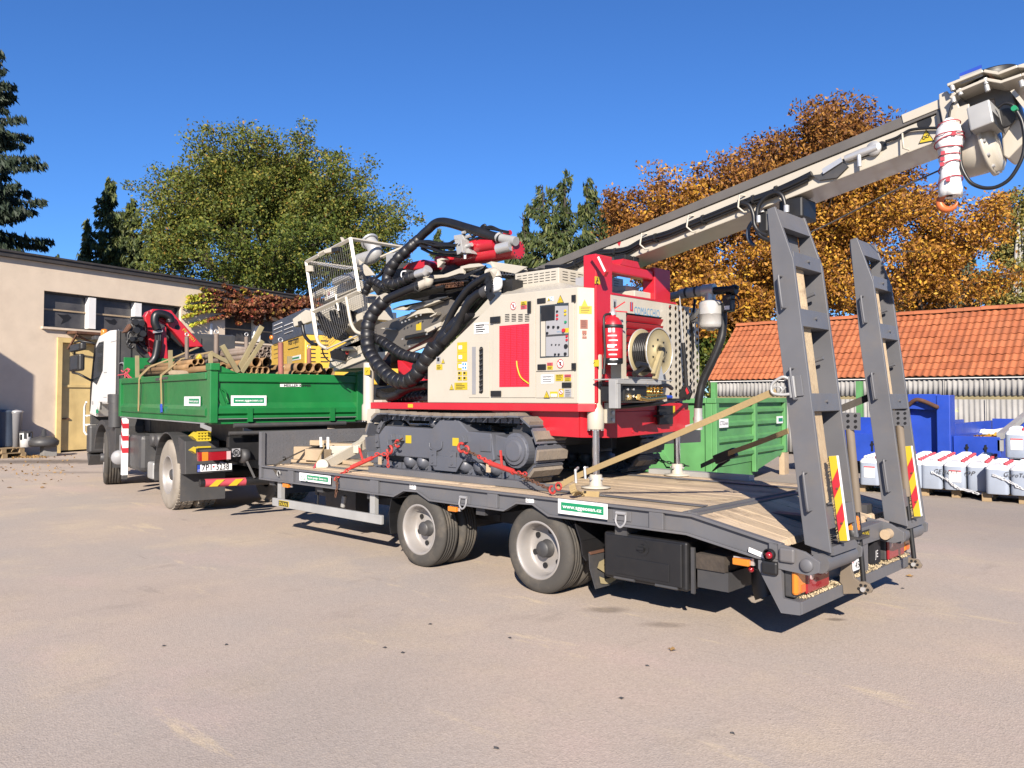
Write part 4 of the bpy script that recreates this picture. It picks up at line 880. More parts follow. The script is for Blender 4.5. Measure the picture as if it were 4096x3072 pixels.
p = PY('y', 385, 1070, 5.38); b = B().lathe((p.x, 5.375, p.z), (0, -1, 0), [(.03, 0), (.04, .01), (.044, .04), (.036, .05)], 18).build('end_marker', 'black', tr); B().lathe((p.x + .01, 5.32, p.z), (0, -1, 0), [(.024, -.005), (.022, .012), (.001, .018)], 16).build('red_lens', 'lensred', b)
B().box(p.x - .06, p.x + .06, 5.34, 5.374, p.z - .14, p.z - .045).build('bracket', 'black', tr, .02)
a, c = PY('y', 200, 1010, 5.379), PY('y', 330, 1110, 5.379); B().ext([PY('y', 200, 1012, 5.376), PY('y', 320, 1062, 5.376), PY('y', 330, 1108, 5.376), PY('y', 195, 1052, 5.376)], (0, -.003, 0)).build('reflector_strip', 'signwhite', tr)
b = B(); q = PY('y', 222, 1195, 5.5); b.lathe(q, (0, -1, 0), [(.02, 0), (.022, .02), (.001, .026)], 12); b.build('red_marker', 'lensred', tr)
def coil(path, R, r, turns, name='coil_cable', parent=tr, m='black'):
    path = smoothpath(path, 20); n = len(path); pts = []
    for i in range(turns * 8):
        t = i / (turns * 8 - 1) * (n - 1.001); k = int(t); p = path[k].lerp(path[k + 1], t - k); u, w_ = basis(path[k + 1] - path[k]); a = 2 * math.pi * i / 8; pts.append(p + (u * math.cos(a) + w_ * math.sin(a)) * R)
    return B().tube(pts, r, 5).build(name, m, parent, fix=False)
coil([PY('y', 410, 1240, 5.45), PY('y', 480, 1250, 5.45), PY('y', 590, 1248, 5.45)], .014, .005, 16); B().tube(smoothpath([PY('y', 240, 1190, 5.48), PY('y', 330, 1215, 5.46), PY('y', 420, 1240, 5.45)]), .006, 6).build('cable', 'black', tr)
# ramps -------------------------------------------------------------------
RB, RTx, RNx = V((-2.25, 0, .68)), V((-.1178, 0, .993)).normalized(), V((.993, 0, .1178)).normalized()
def RP(l, d, y): return RB + RTx * l + RNx * d + V((0, y, 0))
def rbox(b, l0, l1, d0, d1, y0, y1): return b.obox(RP((l0 + l1) / 2, (d0 + d1) / 2, (y0 + y1) / 2), RTx * (l1 - l0) / 2, RNx * (d1 - d0) / 2, (0, (y1 - y0) / 2, 0))
RPROF = [(0, 0), (2.08, 0), (2.49, -.085), (2.485, -.145), (1.6, -.18), (.06, -.18)]
def RL(k, x, y, Y): return (PY(k, x, y, Y) - RB).dot(RTx)
RNG = [(.16, .32), (.98, 1.12), (1.59, 1.73), (2.03, 2.15)]
def make_ramp(y0, y1, lab):
    r = B(); r.ext([RP(l, d, y0) for l, d in RPROF], (0, .03, 0)); R_ = r.build('ramp', 'greypaint', tr, .004); tag(R_, lab)
    B().ext([RP(l, d, y1 - .03) for l, d in RPROF], (0, .03, 0)).build('stringer', 'greypaint', R_, .004)
    for a, c in RNG: rbox(B(), a, c - .012, -.10, -.004, y0 + .031, y1 - .031).build('rung', 'greypaint', R_, .003)
    B().ext([RP(2.33, -.055, y0 + .031), RP(2.48, -.09, y0 + .031), RP(2.475, -.135, y0 + .031), RP(2.33, -.12, y0 + .031)], (0, y1 - y0 - .062, 0)).build('rung', 'greypaint', R_)
    ya = y0 + (y1 - y0) * .47
    for a, c in ((.35, .97), (1.13, 1.58), (1.74, 2.02)): rbox(B(), a - .02, c + .02, -.085, -.05, y0 + .031, ya + .02).build('wood_strip', 'rampwood', R_)
    rbox(B(), .06, 2.46, -.168, -.155, y0 + .031, y1 - .031).build('tread_plate', 'greypaint', R_)
    b = B()
    for a, c in ((.4, .93), (1.16, 1.55), (1.77, 2.0)): b.ext([RP(a, -.154, ya + .02), RP(c, -.154, ya + .02), RP(c - .1, -.09, ya + .02), RP(a, -.09, ya + .02)], (0, .025, 0))
    b.build('web', 'greypaint', R_)
    rbox(B(), .35, 2.3, -.154, -.14, ya + .05, y1 - .08).build('web_plate', 'greypaint', R_)
    b = B()
    for l in (.62, 1.36, 1.85): b.tube([RP(l, -.14, ya + .16), RP(l + .02, -.04, ya + .16)], .014, 8)
    for a, c in RNG[1:]: b.tube([RP((a + c) / 2, -.01, ya + .02), RP((a + c) / 2, .012, ya + .02)], .012, 6)
    b.build('bolt', 'greypaint', R_)
    for l0, l1 in ((.30, .56), (1.08, 1.30), (1.74, 1.97)):
        dd = -.10; b = B(); b.tube(smoothpath([RP(l0, dd, y0), RP(l0, dd, y0 - .045), RP(l0 + .02, dd, y0 - .055), RP(l1 - .02, dd, y0 - .055), RP(l1, dd, y0 - .045), RP(l1, dd, y0)], 4), .0095, 8); b.build('grab_handle', 'greypaint', R_)
    rbox(B(), -.02, .04, -.16, .0, y0 + .05, y1 - .05).build('toe', 'greypaint', R_)
    B().tube([(-2.33, y0 + .0, .60), (-2.33, y1, .60)], .068, 20).build('hinge_barrel', 'greypaint', R_)
    # warning board
    l0, l1, ym = RL('j', 780, 1522, 5.7), RL('j', 690, 750, 5.7), y0 + .12
    bd = rbox(B(), l0, l1, .02, .082, ym, ym + .03).build('warning_board', 'signwhite', R_, .003)
    face = lambda l, d, o=.002: RP(l, d, ym - o); B().ext([face(l0, .024), face(l1, .024), face(l1, .078), face(l0, .078)], (0, -.0015, 0)).build('yellow_face', 'lyellow', bd)
    n = 5; h = (l1 - l0) / n
    for i in range(n):
        if i % 2: 
            a, c = l0 + h * i - .04, l0 + h * (i + 1) - .04; sk = .07
            B().ext([face(max(l0, a - .02), .024, .0045), face(min(l1, c - .02), .024, .0045), face(min(l1, c + sk), .078, .0045), face(a + sk, .078, .0045)], (0, -.0015, 0)).build('red_stripe', 'signred', bd)
    b = B()
    for l in (l0 + .12, l0 + .36): b.disc(face(l, .055, .006), (0, -1, 0), .008, .006, 10)
    b.build('bolt', 'rust', bd)
    b = B()
    for i in range(90):
        l = l0 + (l1 - l0) * i / 90; b.beam(RP(l, .022, ym + .01), RP(l - .012, .008 - random.random() * .008, ym + random.uniform(0, .02)), .004, .003, up=(0, 1, 0))
    tag(b.build('bristle_edge', 'strap', bd), kind='stuff')
    return R_
make_ramp(5.55, 6.08, 'nearer raised ramp with a shackle on its side'); make_ramp(7.13, 7.60, 'farther raised ramp half in shade')
def strut(top, mid, bot, Y, yk, par=tr):
    a, m_, c = PY(top[0], top[1], top[2], Y), PY(mid[0], mid[1], mid[2], Y), PY(bot[0], bot[1], bot[2], Y)
    s_ = B().tube([a, m_], .031, 14).build('lift_strut', 'dustysteel', par); B().tube([m_, c], .019, 10).build('strut_rod', 'black', s_)
    b = B(); b.obox(a + V((0, -.02, .06)), (.085, 0, 0), (0, .008, 0), (0, 0, .065)); pl_ = b.build('strut_bracket', 'greypaint', s_)
    b = B()
    for i in range(3):
        for j in range(3): b.disc(a + V((-.055 + .055 * i, -.029, .02 + .042 * j)), (0, -1, 0), .012, .004, 8)
    b.build('bracket_hole', 'black', pl_); return a, c
strut(('j', 920, 500), ('j', 990, 1262), ('y', 1150, 1310), 6.16, 0); strut(('o', 572, 95), ('o', 638, 750), ('o', 705, 1320), 7.25, 0)
def gearplate(pts, k, Y, hub):
    q = [PY(k, x, y, Y) for x, y in pts]; g_ = B().ext(q, (0, .03, 0)).build('ramp_arm', 'dustysteel', tr, .003); h = PY(k, *hub, Y); b = B()
    for i in range(6): a = i * math.pi / 3; b.disc(h + V((math.cos(a) * .032, -.001, math.sin(a) * .032)), (0, -1, 0), .011, .004, 8)
    b.build('arm_hole', 'black', g_); B().disc(h, (0, -1, 0), .018, .02, 10).build('arm_pin', 'steel', g_)
gearplate([(960, 1140), (1040, 1108), (1046, 1200), (1070, 1270), (1110, 1300), (1150, 1300), (1190, 1320), (1222, 1370), (1205, 1395), (980, 1402), (975, 1330), (950, 1300)], 'y', 6.12, (1148, 1362))
gearplate([(1395, 985), (1468, 970), (1470, 1040), (1495, 1090), (1550, 1105), (1600, 1120), (1632, 1165), (1620, 1190), (1415, 1192), (1410, 1140), (1390, 1110)], 'y', 7.6, (1565, 1155))
# beacon on its arm
p = PY('y', 1055, 905, 6.1); bc = B().box(p.x - .06, p.x + .09, 6.0, 6.2, p.z - .02, p.z - .008).build('beacon_arm', 'darkgrey', tr)
b = B(); b.lathe(p + V((0, 0, -.007)), (0, 0, 1), [(.06, 0), (.062, .03), (.055, .045)], 24); b.build('beacon_base', 'black', bc); b = B(); b.lathe(p + V((0, 0, .038)), (0, 0, 1), [(.056, 0), (.056, .03), (.052, .034), (.054, .06), (.05, .064), (.051, .085), (.044, .098), (.001, .1)], 24); b.build('beacon_lens', 'lensorange', bc)
coil([PY('j', 745, 1470, 5.75), PY('j', 750, 1600, 5.75), PY('y', 870, 1030, 5.75), PY('y', 840, 1110, 5.72), PY('y', 795, 1160, 5.7)], .013, .005, 34)
# shackle on the near ramp
p = PY('j', 400, 110, 5.545); sh = rbox(B(), RL('j', 460, 195, 5.55), RL('j', 450, 0, 5.55), -.115, -.045, 5.535, 5.549).build('shackle_plate', 'greypaint', tr, .003)
b = B(); b.tube([p + V((.01, -.03, -.075)), p + V((-.005, -.03, .075))], .024, 12); b.tube(smoothpath([p + V((.0, -.035, .05)), p + V((-.06, -.05, .07)), p + V((-.13, -.06, .02)), p + V((-.13, -.06, -.04)), p + V((-.07, -.05, -.055)), p + V((0, -.035, -.05))]), .011, 8); b.build('shackle', 'galv', sh)
# drawbar to the truck
b = B(); b.beam((-9.66, TC - .45, .72), (-11.0, TC, .68), .12, .14); b.beam((-9.66, TC + .45, .72), (-11.0, TC, .68), .12, .14); b.build('drawbar', 'darkgrey', tr)
# cargo packing on the deck -------------------------------------------------
def blk(k, x, y, Y, sx, sy, sz, rz, name, label, mat='beigewood', zb=DZ + .006, cat='timber', grp='packing timbers'):
    p = PZ(k, x, y, zb); t = B().obox((p.x, p.y, zb + sz / 2), (math.cos(rz) * sx / 2, math.sin(rz) * sx / 2, 0), (-math.sin(rz) * sy / 2, math.cos(rz) * sy / 2, 0), (0, 0, sz / 2)).build(name, mat, None, .008); return tag(t, label, cat, grp)
z1 = DZ + .012
blk('h', 720, 690, 0, .9, .16, .04, .25, 'timber_board', 'flat timber board lowest on the deck under the packing blocks', zb=z1)
blk('h', 1120, 690, 0, 1.5, .2, .05, -.1, 'timber_board', 'long flat board on the deck under the cream stay arms', zb=z1)
blk('h', 745, 655, 0, .26, .16, .17, .3, 'timber_block', 'left of two square timber blocks stacked by the headboard', zb=z1 + .042)
blk('h', 890, 668, 0, .32, .16, .15, .25, 'timber_block', 'right of two square timber blocks beside the pink tipped strap', zb=z1 + .042)
blk('h', 860, 500, 0, .42, .15, .07, .3, 'timber_block', 'topmost timber slab lying across the two packing blocks', zb=z1 + .215)
blk('h', 1140, 520, 0, .5, .2, .05, .35, 'timber_block', 'thin top board behind the white fork prongs', zb=z1 + .2)
Yf = 5.95
fk = thing('stay_frame', PZ('h', 940, 750, DZ), 'cream steel stay arms lying in front of the track', 'steel frame')
def arm(k0, k1, y0, y1, w_, h, nm='arm'): return B().beam(PY('h', *k0, y0), PY('h', *k1, y1), w_, h).build(nm, 'cream', fk, .006)
arm((940, 735), (1400, 480), 5.85, 6.55, .09, .13); arm((1020, 550), (1340, 545), 6.1, 6.4, .06, .1); arm((1330, 545), (1420, 430), 6.4, 6.7, .08, .12)
B().tube([PY('h', 935, 722, 5.72), PY('h', 965, 722, 6.0)], .075, 18).build('end_boss', 'cream', fk)
for x0, x1, y0_, y1_ in ((920, 925, 410, 520), (1000, 1000, 410, 600)): B().beam(PY('h', x0, y0_, 6.05), PY('h', x1, y1_, 6.05), .03, .02, up=(0, 1, 0)).build('prong', 'signwhite', fk)
b = B(); b.beam(PY('h', 960, 515, 6.0), PY('h', 860, 720, 5.7), .05, .012, up=(0, 1, 0)); o = b.build('tie_strap', 'strap', None); tag(o, 'tan strap with a bright pink tip tied over the packing timbers', 'strap'); B().beam(PY('h', 870, 700, 5.69), PY('h', 830, 780, 5.6), .045, .014, up=(0, 1, 0)).build('pink_tip', 'pink', o)
b = B(); q = smoothpath([PY('h', 450, 830, 5.40), PY('h', 405, 745, 5.42), PY('h', 430, 715, 5.5), PY('h', 640, 600, 5.75), PY('h', 830, 520, 6.0), PY('h', 1000, 490, 6.3), PY('h', 1180, 465, 6.6), PY('h', 1395, 455, 7.0)])
for p, r in zip(q, q[1:]): b.beam(p, r + (r - p) * .05, .045, .008, up=(0, -.5, 1))
o = b.build('lashing_strap', 'strapgrey', None); tag(o, 'dark worn strap running from the deck edge over the timber blocks', 'strap', 'lashing straps')
b = B(); b.torus(PY('h', 455, 815, 5.385), (0, 1, 0), .035, .008, 14, 6, 0, 4.5); b.build('hook', 'galv', o); B().tube([PY('h', 505, 650, 5.58), PY('h', 530, 645, 5.6)], .025, 8).build('ratchet', 'black', o)
# ratchet straps between deck and ramps
def band(path, w_, mat, name, label, up=(0, 0, 1), th=.008):
    q = smoothpath(path, 8); b = B()
    for p, r in zip(q, q[1:]): b.beam(p, r + (r - p) * .03, th, w_, up=up)
    return tag(b.build(name, mat, None), label, 'strap', 'lashing straps')
A_ = PY('n', 1900, 265, 5.5); B_ = PY('e5', 40, 520, 5.5); B_.z = max(B_.z, DZ + .06)
st1 = band([B_, PY('e5', 180, 440, 5.52), PY('n', 600, 838, 5.52), A_], .048, 'strap', 'lashing_strap', 'tan ratchet strap rising from the near deck edge to the near ramp')
b = B(); b.torus(PY('n', 1930, 255, 5.5), (0, 1, .2), .028, .006, 14, 6, 0, 6.29, 1.2); b.tube([PY('n', 1960, 215, 5.5), PY('n', 2030, 220, 5.5)], .007, 6); b.tube([PY('n', 1960, 295, 5.5), PY('n', 2030, 215, 5.5)], .007, 6); b.build('wire_hook', 'galv', st1)
b = B()
for x in (150, 205): b.tube([PY('e5', x, 415 if x < 180 else 400, 5.47), PY('e5', x + 4, 490 if x < 180 else 465, 5.47)], .012, 8); b.tube([PY('e5', x, 415 if x < 180 else 400, 5.47), PY('e5', x + 15, 400, 5.62)], .012, 8)
b.build('ratchet', 'steel', st1)
q = [PY('e5', 130, 500, 5.46), PY('e5', 145, 545, 5.44), PZ('e5', 190, 555, DZ + .02), PZ('e5', 290, 560, DZ + .02)]; b = B(); q = smoothpath(q)
for p, r in zip(q, q[1:]): b.beam(p, r, .06, .01, up=(.3, -1, .4))
b.build('loose_tail', 'strap', st1)
st2 = band([PZ('n', 960, 1215, DZ + .05), PY('n', 1300, 1060, 7.9), PY('n', 1690, 915, 7.6), PY('n', 2060, 770, 7.28)], .05, 'strap', 'lashing_strap', 'second ratchet strap rising from the far deck edge behind the near ramp')
p = PY('n', 1270, 1085, 7.93); B().obox(p, (.12, 0, .05), (0, .04, 0), (-.02, 0, .045)).build('ratchet', 'black', st2, .01); p2 = PY('n', 1180, 1170, 7.95); B().ext([p, p + V((.03, 0, -.05)), PZ('n', 1090, 1285, DZ + .02)], (0, .05, 0)).build('loose_tail', 'strapgrey', st2)
st3 = band([PY('j', 840, 310, 7.1), PY('j', 1110, 200, 7.29)], .06, 'strapgrey', 'lashing_strap', 'short dark strap reaching the far ramp between the two ramps')
# chains and load binders on the track
def chain(b, path, pitch=.042, r=.006, w_=.014):
    q = smoothpath(path, 16); L = 0; acc = 0; k = 0
    for p, s_ in zip(q, q[1:]):
        d = s_ - p; L = d.length
        while acc < L:
            c = p + d * (acc / L); u, w2 = basis(d); side = u if k % 2 else w2; t_ = d.normalized(); pts = []
            for i in range(9): a = 2 * math.pi * i / 8; pts.append(c + t_ * math.cos(a) * pitch * .68 + side * math.sin(a) * w_)
            b.tube(pts, r, 5, False); acc += pitch; k += 1
        acc -= L
    return b
def hook(b, c, R, dr, n=(0, 1, 0)): 
    b.torus(c, n, R, R * .34, 16, 8, .6 + dr, 5.2 + dr); return b
def binder(path_up, body, path_dn, hk, label, lever, hang=None, tagp=None):
    t = thing('load_binder', body[0], label, 'chain binder', 'red chain binders'); b = B(); chain(b, path_dn[0], .05, .008, .018); b.build('red_chain', 'chainred', t, fix=False)
    b = B(); chain(b, path_up, .045); 
    if hang: chain(b, hang, .045)
    b.build('chain', 'rust', t, fix=False)
    if len(path_dn) > 1: b = B(); chain(b, path_dn[1], .045); b.build('chain', 'rust', t, fix=False)
    b = B(); b.tube(body, .026, 12); b.tube([body[0] + (body[0] - body[1]) * .25, body[0]], .012, 8); b.tube([body[1], body[1] + (body[1] - body[0]) * .25], .012, 8); b.build('screw_barrel', 'chainred', t)
    B().beam(lever[0], lever[1], .022, .018).build('lever', 'chainred', t, .003); b = B(); hook(b, hk[0], .045, hk[1]); hook(b, hk[2], .038, hk[3]); b.build('hook', 'chainred', t)
    if tagp: B().obox(tagp, (.03, 0, 0), (0, .004, 0), (0, 0, .045)).build('tag', 'beigewood', t)
binder([PY('t', 340, 440, 5.86), PY('t', 460, 340, 5.90)], [PY('h', 1260, 745, 5.62), PY('h', 1490, 640, 5.72)], [[PY('h', 1090, 870, 5.36), PY('h', 1180, 800, 5.5), PY('h', 1250, 755, 5.6)]], (PY('t', 350, 440, 5.84), 2.4, PY('t', 420, 385, 5.88), .3), 'red lever chain binder from the trailer side to the front of the track', (PY('h', 1390, 680, 5.66), PY('h', 1345, 530, 5.66)), [PY('h', 1095, 880, 5.35), PY('h', 1100, 960, 5.35), PY('h', 1080, 1090, 5.35)], PY('h', 1575, 670, 5.7))
b = B(); chain(b, [PY('h', 1545, 600, 5.76), PY('h', 1660, 600, 5.8)], .05, .008, .018); chain(b, [PY('h', 1660, 600, 5.8), PY('h', 1665, 700, 5.8), PY('h', 1670, 800, 5.75)], .045); o = b.build('hanging_chain', 'chainred', None, fix=False); tag(o, 'red and rusty chain hanging beside the front of the track', 'chain', 'chains')
binder([PY('t', 1020, 440, 5.86), PY('t', 1140, 500, 5.8)], [PY('t', 1240, 560, 5.72), PY('t', 1440, 630, 5.66)], [[PY('t', 1145, 505, 5.78), PY('t', 1240, 550, 5.74)], [PY('t', 1480, 650, 5.64), PY('t', 1640, 730, 5.56), PY('t', 1770, 790, 5.5)]], (PY('t', 985, 420, 5.86), .2, PY('t', 1030, 440, 5.85), 3.1), 'red lever chain binder from the middle of the track to the deck edge', (PY('t', 1345, 600, 5.68), PY('t', 1332, 445, 5.68)), None, PY('t', 1225, 600, 5.74))
b = B(); hook(b, PY('t', 1790, 795, 5.48), .032, 1.0); chain(b, [PY('t', 1440, 640, 5.66), PY('t', 1550, 655, 5.62)], .05, .008, .018); b.torus(PY('t', 1845, 765, 5.46), (0, 1, 0), .032, .008, 14, 6); o = b.build('deck_hook', 'chainred', None, fix=False); tag(o, kind='thing'); tag(o, 'red hook and ring lying on the deck edge at the strap end', 'hook')
b = B(); chain(b, [PY('n', 240, 1110, 8.1), PY('n', 450, 1150, 8.05), PY('n', 800, 1215, 8.0)], .05); o = b.build('hanging_chain', 'black', None, fix=False); tag(o, 'dark chain running from the far track to the far deck edge', 'chain', 'chains')
# ================================================================ DRILLING RIG ON THE TRAILER
RC = 7.05; DK = .878
rg = thing('drilling_rig', (-6.4, RC, DK), 'cream and red crawler drilling rig with a long tilted mast, chained on the trailer', 'drilling rig')
def ypl(k, pts, Y, th, bb=None): return (bb or B()).ext([PY(k, x, y, Y) for x, y in pts], (0, th, 0))
def yrect(k, x0, y0, x1, y1, Y, th, bb=None):
    a, c = PY(k, x0, y0, Y), PY(k, x1, y1, Y); z0, z1 = sorted((a.z, c.z)); return (bb or B()).box(a.x, c.x, Y, Y + th, z0, z1)
def xrect(k, x0, y0, x1, y1, X, th, bb=None):
    a, c = PX(k, x0, y0, X), PX(k, x1, y1, X); z0, z1 = sorted((a.z, c.z)); return (bb or B()).box(X, X + th, a.y, c.y, z0, z1)
# ---- tracks
TX0, TX1, TZ, TRd = -7.76, -5.63, 1.2315, .3435
def trackpath(R):
    Ls = TX1 - TX0; P_ = 2 * Ls + 2 * math.pi * R
    def f(s):
        s %= P_
        if s < Ls: return V((TX0 + s, 0, TZ + R - .02 * math.sin(math.pi * s / Ls) * (R > .3))), V((1, 0, 0)), V((0, 0, 1))
        s -= Ls
        if s < math.pi * R: a = math.pi / 2 - s / R; return V((TX1 + R * math.cos(a), 0, TZ + R * math.sin(a))), V((math.sin(a), 0, -math.cos(a))), V((math.cos(a), 0, math.sin(a)))
        s -= math.pi * R
        if s < Ls: return V((TX1 - s, 0, TZ - R)), V((-1, 0, 0)), V((0, 0, -1))
        s -= Ls; a = -math.pi / 2 - s / R; return V((TX0 + R * math.cos(a), 0, TZ + R * math.sin(a))), V((math.sin(a), 0, -math.cos(a))), V((math.cos(a), 0, math.sin(a)))
    return f, P_
sm = B(); sm.box(-.078, .078, -.225, .225, -.026, -.01); NF = len(sm.f)
for k in range(3): sm.pxz([(-.056, -.0095), (.056, -.0095), (.044, .022), (-.044, .022)], -.222 + .15 * k, -.222 + .15 * k + .143)
NF2 = len(sm.f)
sm.box(-.092, -.0785, -.2, .2, -.03, -.016)
def make_track(y0, side):
    yc = y0 + .225; f_ = y0 + .05 if side > 0 else y0 + .40
    pl = [(-7.86, 1.06), (-7.9, 1.30), (-7.78, 1.41), (-6.92, 1.40), (-6.78, 1.505), (-6.48, 1.505), (-6.33, 1.385), (-5.98, 1.375), (-5.93, 1.10), (-6.0, 1.06)]
    tk = B().pxz(pl, y0 + .05, y0 + .40).build('track', 'trackgrey', rg, .012)
    B().pxz([(-5.97, 1.14), (-5.97, 1.36), (-5.78, 1.33), (-5.78, 1.14)], y0 + .1, y0 + .35).build('drive_arm', 'trackgrey', tk, .01)
    fn, P_ = trackpath(TRd); N = 33; sh = None
    for i in range(N):
        p, t, n = fn(P_ * i / N); p.y = yc
        if sh is None:
            sh = sm.build('track_shoe', 'trackgrey', tk); sh.data.materials.append(M['shoe'])
            for pi_, pl_ in enumerate(sh.data.polygons): pl_.material_index = 1 if NF <= pi_ < NF2 else 0
        else: c = sh.copy(); SC.collection.objects.link(c); c.parent = tk; sh_ = c
        o = sh if i == 0 else sh_
        if i == 0: 
            for v in o.data.vertices: v.co = v.co + origin(tk)
        o.location = p - origin(tk); o.rotation_euler = Matrix((t, V((0, 1, 0)), n)).transposed().to_euler() if True else None
    fn, P2 = trackpath(.285); b = B(); M2 = N * 2
    for i in range(N):
        for s_ in (-.07, .07):
            p, t, n = fn(P2 * (i + .5) / N); p.y = yc + s_; b.obox(p, t * .08, V((0, .02, 0)), n * .034); b.tube([p + t * .0 + V((0, -.035 * (1 if s_ < 0 else -1), 0)), p + V((0, .035 * (1 if s_ < 0 else -1), 0))], .024, 6)
    tag(b.build('track_chain', 'trackgrey', tk), kind='stuff')
    sd_ = -1 if side > 0 else 1; fy = y0 + .03 if side > 0 else y0 + .42
    B().lathe((TX1, fy, TZ - .02), (0, sd_, 0), [(.18, -.2), (.18, -.03), (.16, -.026), (.15, -.02), (.145, .0), (.115, .004), (.108, .016), (.095, .022), (.001, .024)], 32, False).build('final_drive', 'trackgrey', tk)
    b = B()
    for i in range(12): a = i * math.pi / 6; b.disc((TX1 + .165 * math.cos(a), fy - sd_ * .046, TZ - .02 + .165 * math.sin(a)), (0, sd_, 0), .013, .022, 6)
    b.build('drive_bolt', 'trackgrey', tk)
    b = B(); n = 21; pts = []
    for i in range(n * 2): a = math.pi * i / n; r = .27 if i % 2 else .235; pts.append((TX1 + r * math.cos(a), TZ + r * math.sin(a)))
    b.pxz(pts, yc - .03, yc + .03); b.build('sprocket', 'darkgrey', tk)
    B().lathe((TX0 + .02, yc, TZ - .01), (0, 1, 0), [(.001, -.06), (.09, -.06), (.1, -.04), (.25, -.03), (.265, -.03), (.265, .03), (.25, .03), (.1, .04), (.001, .06)], 32).build('idler', 'darkgrey', tk)
    for i in range(7): B().lathe((-7.38 + i * .235, y0 + .09, 1.015), (0, 1, 0), [(.001, -.03), (.05, -.03), (.055, -.02), (.085, .0), (.085, .25), (.055, .27), (.001, .28)], 18).build('track_roller', 'trackgrey', tk)
    for x in (-7.0, -6.5): B().lathe((x, y0 + .12, 1.46), (0, 1, 0), [(.001, 0), (.05, 0), (.05, .2), (.001, .2)], 14).build('carrier_roller', 'trackgrey', tk)
    B().pxz([(-6.85, .94), (-6.95, 1.07), (-6.95, 1.1), (-6.4, 1.1), (-6.4, 1.06), (-6.5, .94)], y0 + .03, y0 + .049).build('chain_guide', 'trackgrey', tk, .004)
    for x in (-6.87, -6.55): b = B().box(x - .06, x + .06, y0 + .018, y0 + .03, .99, 1.16); b.disc((x, y0 + .018, 1.03), (0, -1, 0), .016, .01, 8); b.disc((x, y0 + .018, 1.12), (0, -1, 0), .016, .01, 8); b.build('guide_bracket', 'trackgrey', tk, .003)
    return tk
make_track(5.93, 1); make_track(7.72, -1)
tk = bpy.data.objects['track']
for x0, y0, x1, y1 in ((492, 312, 541, 384), (906, 334, 960, 408)): yrect('t', x0, y0, x1, y1, 5.976, .003).build('sticker', 'lyellow', tk)
yrect('t', 1150, 332, 1245, 460, 5.968, .011).build('cover_plate', 'trackgrey', tk, .006)
b = B(); b.tube(smoothpath([PY('t', 702, 380, 5.97), PY('t', 710, 425, 5.965), PY('t', 755, 445, 5.965), PY('t', 805, 430, 5.965), PY('t', 813, 368, 5.97)]), .006, 6); b.build('weld_loop', 'trackgrey', tk)
b = B()
for x, y in ((455, 340), (1015, 350), (380, 330), (345, 380)): q = PY('t', x, y, 5.95); b.obox(q, (.012, 0, .008), (0, .03, 0), (-.012, 0, .035))
b.build('tow_eye', 'trackgrey', tk, .004)
B().box(-7.3, -5.9, 6.5, 7.6, 1.2, 1.42).box(-6.9, -6.3, 6.3, 7.8, 1.25, 1.45).build('undercarriage', 'darkgrey', rg, .02)
yrect('t', 565, 225, 735, 265, 6.5, .05).build('cylinder_rod', 'steel', rg)
# ---- red base
YB, XR = 6.05, -4.75
b = B(); b.pxy([(-8.16, YB), (-4.87, YB), (XR, 6.17), (XR, 7.85), (-4.95, 8.05), (-8.16, 8.05)], 1.612, 1.69); base = b.build('base_frame', 'red', rg, .006)
for y in (6.14, 7.85): B().pxz([(-6.15, 1.61), (-5.35, 1.37), (-4.93, 1.362), (-4.93, 1.61)], y, y + .03).build('lower_plate', 'red', base)
B().pyz([(6.5, 1.352), (7.70, 1.385), (7.88, 1.42), (7.88, 1.61), (6.5, 1.61)], XR - .04, XR).build('rear_plate', 'red', base, .004)
B().ext([(-4.92, 6.145, 1.362), (XR, 6.497, 1.352), (XR, 6.497, 1.61), (-4.92, 6.145, 1.61)], (-.03, .01, 0)).build('corner_plate', 'red', base)
B().box(-7.9, -5.0, 6.45, 7.65, 1.43, 1.61).build('underframe', 'darkgrey', base)
xrect('b2', 1388, 1378, 1512, 1540, XR + .003, .03).build('recess_box', 'black', base, .005); b = B(); q = PX('b2', 1450, 1470, XR + .1); b.box(XR + .034, XR + .16, q.y - .09, q.y + .07, q.z - .01, q.z + .012); b.box(XR + .034, XR + .06, q.y - .02, q.y + .02, q.z - .08, q.z + .05); b.build('tow_jaw', 'black', base)
xrect('b2', 1505, 1380, 1547, 1448, XR + .002, .003).build('sticker', 'lyellow', base)
yrect('a', 832, 1467, 868, 1494, YB - .004, .003).build('sticker', 'lyellow', base)
b = B()
for z in (1.44, 1.40): b.disc((XR, 6.78, z), (1, 0, 0), .01, .008, 8)
b.build('bolt', 'red', base)
# ---- body
ZB = 2.815
body = B().ext([(-7.077, YB, 1.692), (-4.868, YB, 1.692), (-4.868, YB, ZB), (-5.90, YB, ZB + .015), (-7.077, YB, 2.107)], (0, 1.6, 0)).build('engine_housing', 'cream', rg, .008)
CH = [(-4.868, 6.052), (-4.762, 6.17)]
B().ext([(-4.866, 6.052, 1.692), (-4.762, 6.17, 1.692), (-4.762, 6.17, ZB - .01), (-4.866, 6.052, ZB - .003)], (-.03, .03, 0)).build('corner_panel', 'cream', body)
B().box(-4.9, -4.765, 6.2, 7.6, 1.692, 2.75).build('radiator_box', 'darkgrey', body)
YC = 6.42; c0_, c1_, c2_ = PY('a', 1620, 605, YC), PY('a', 1620, 515, YC), PY('a', 1945, 478, YC)
B().ext([(-5.92, YB + .004, ZB + .012), (-4.88, YB + .004, ZB), (c2_.x + .02, YC, c0_.z - .012), (c0_.x - .03, YC, c0_.z - .012)], (0, .01, -.015)).build('sloped_roof', 'cream', body, .004)
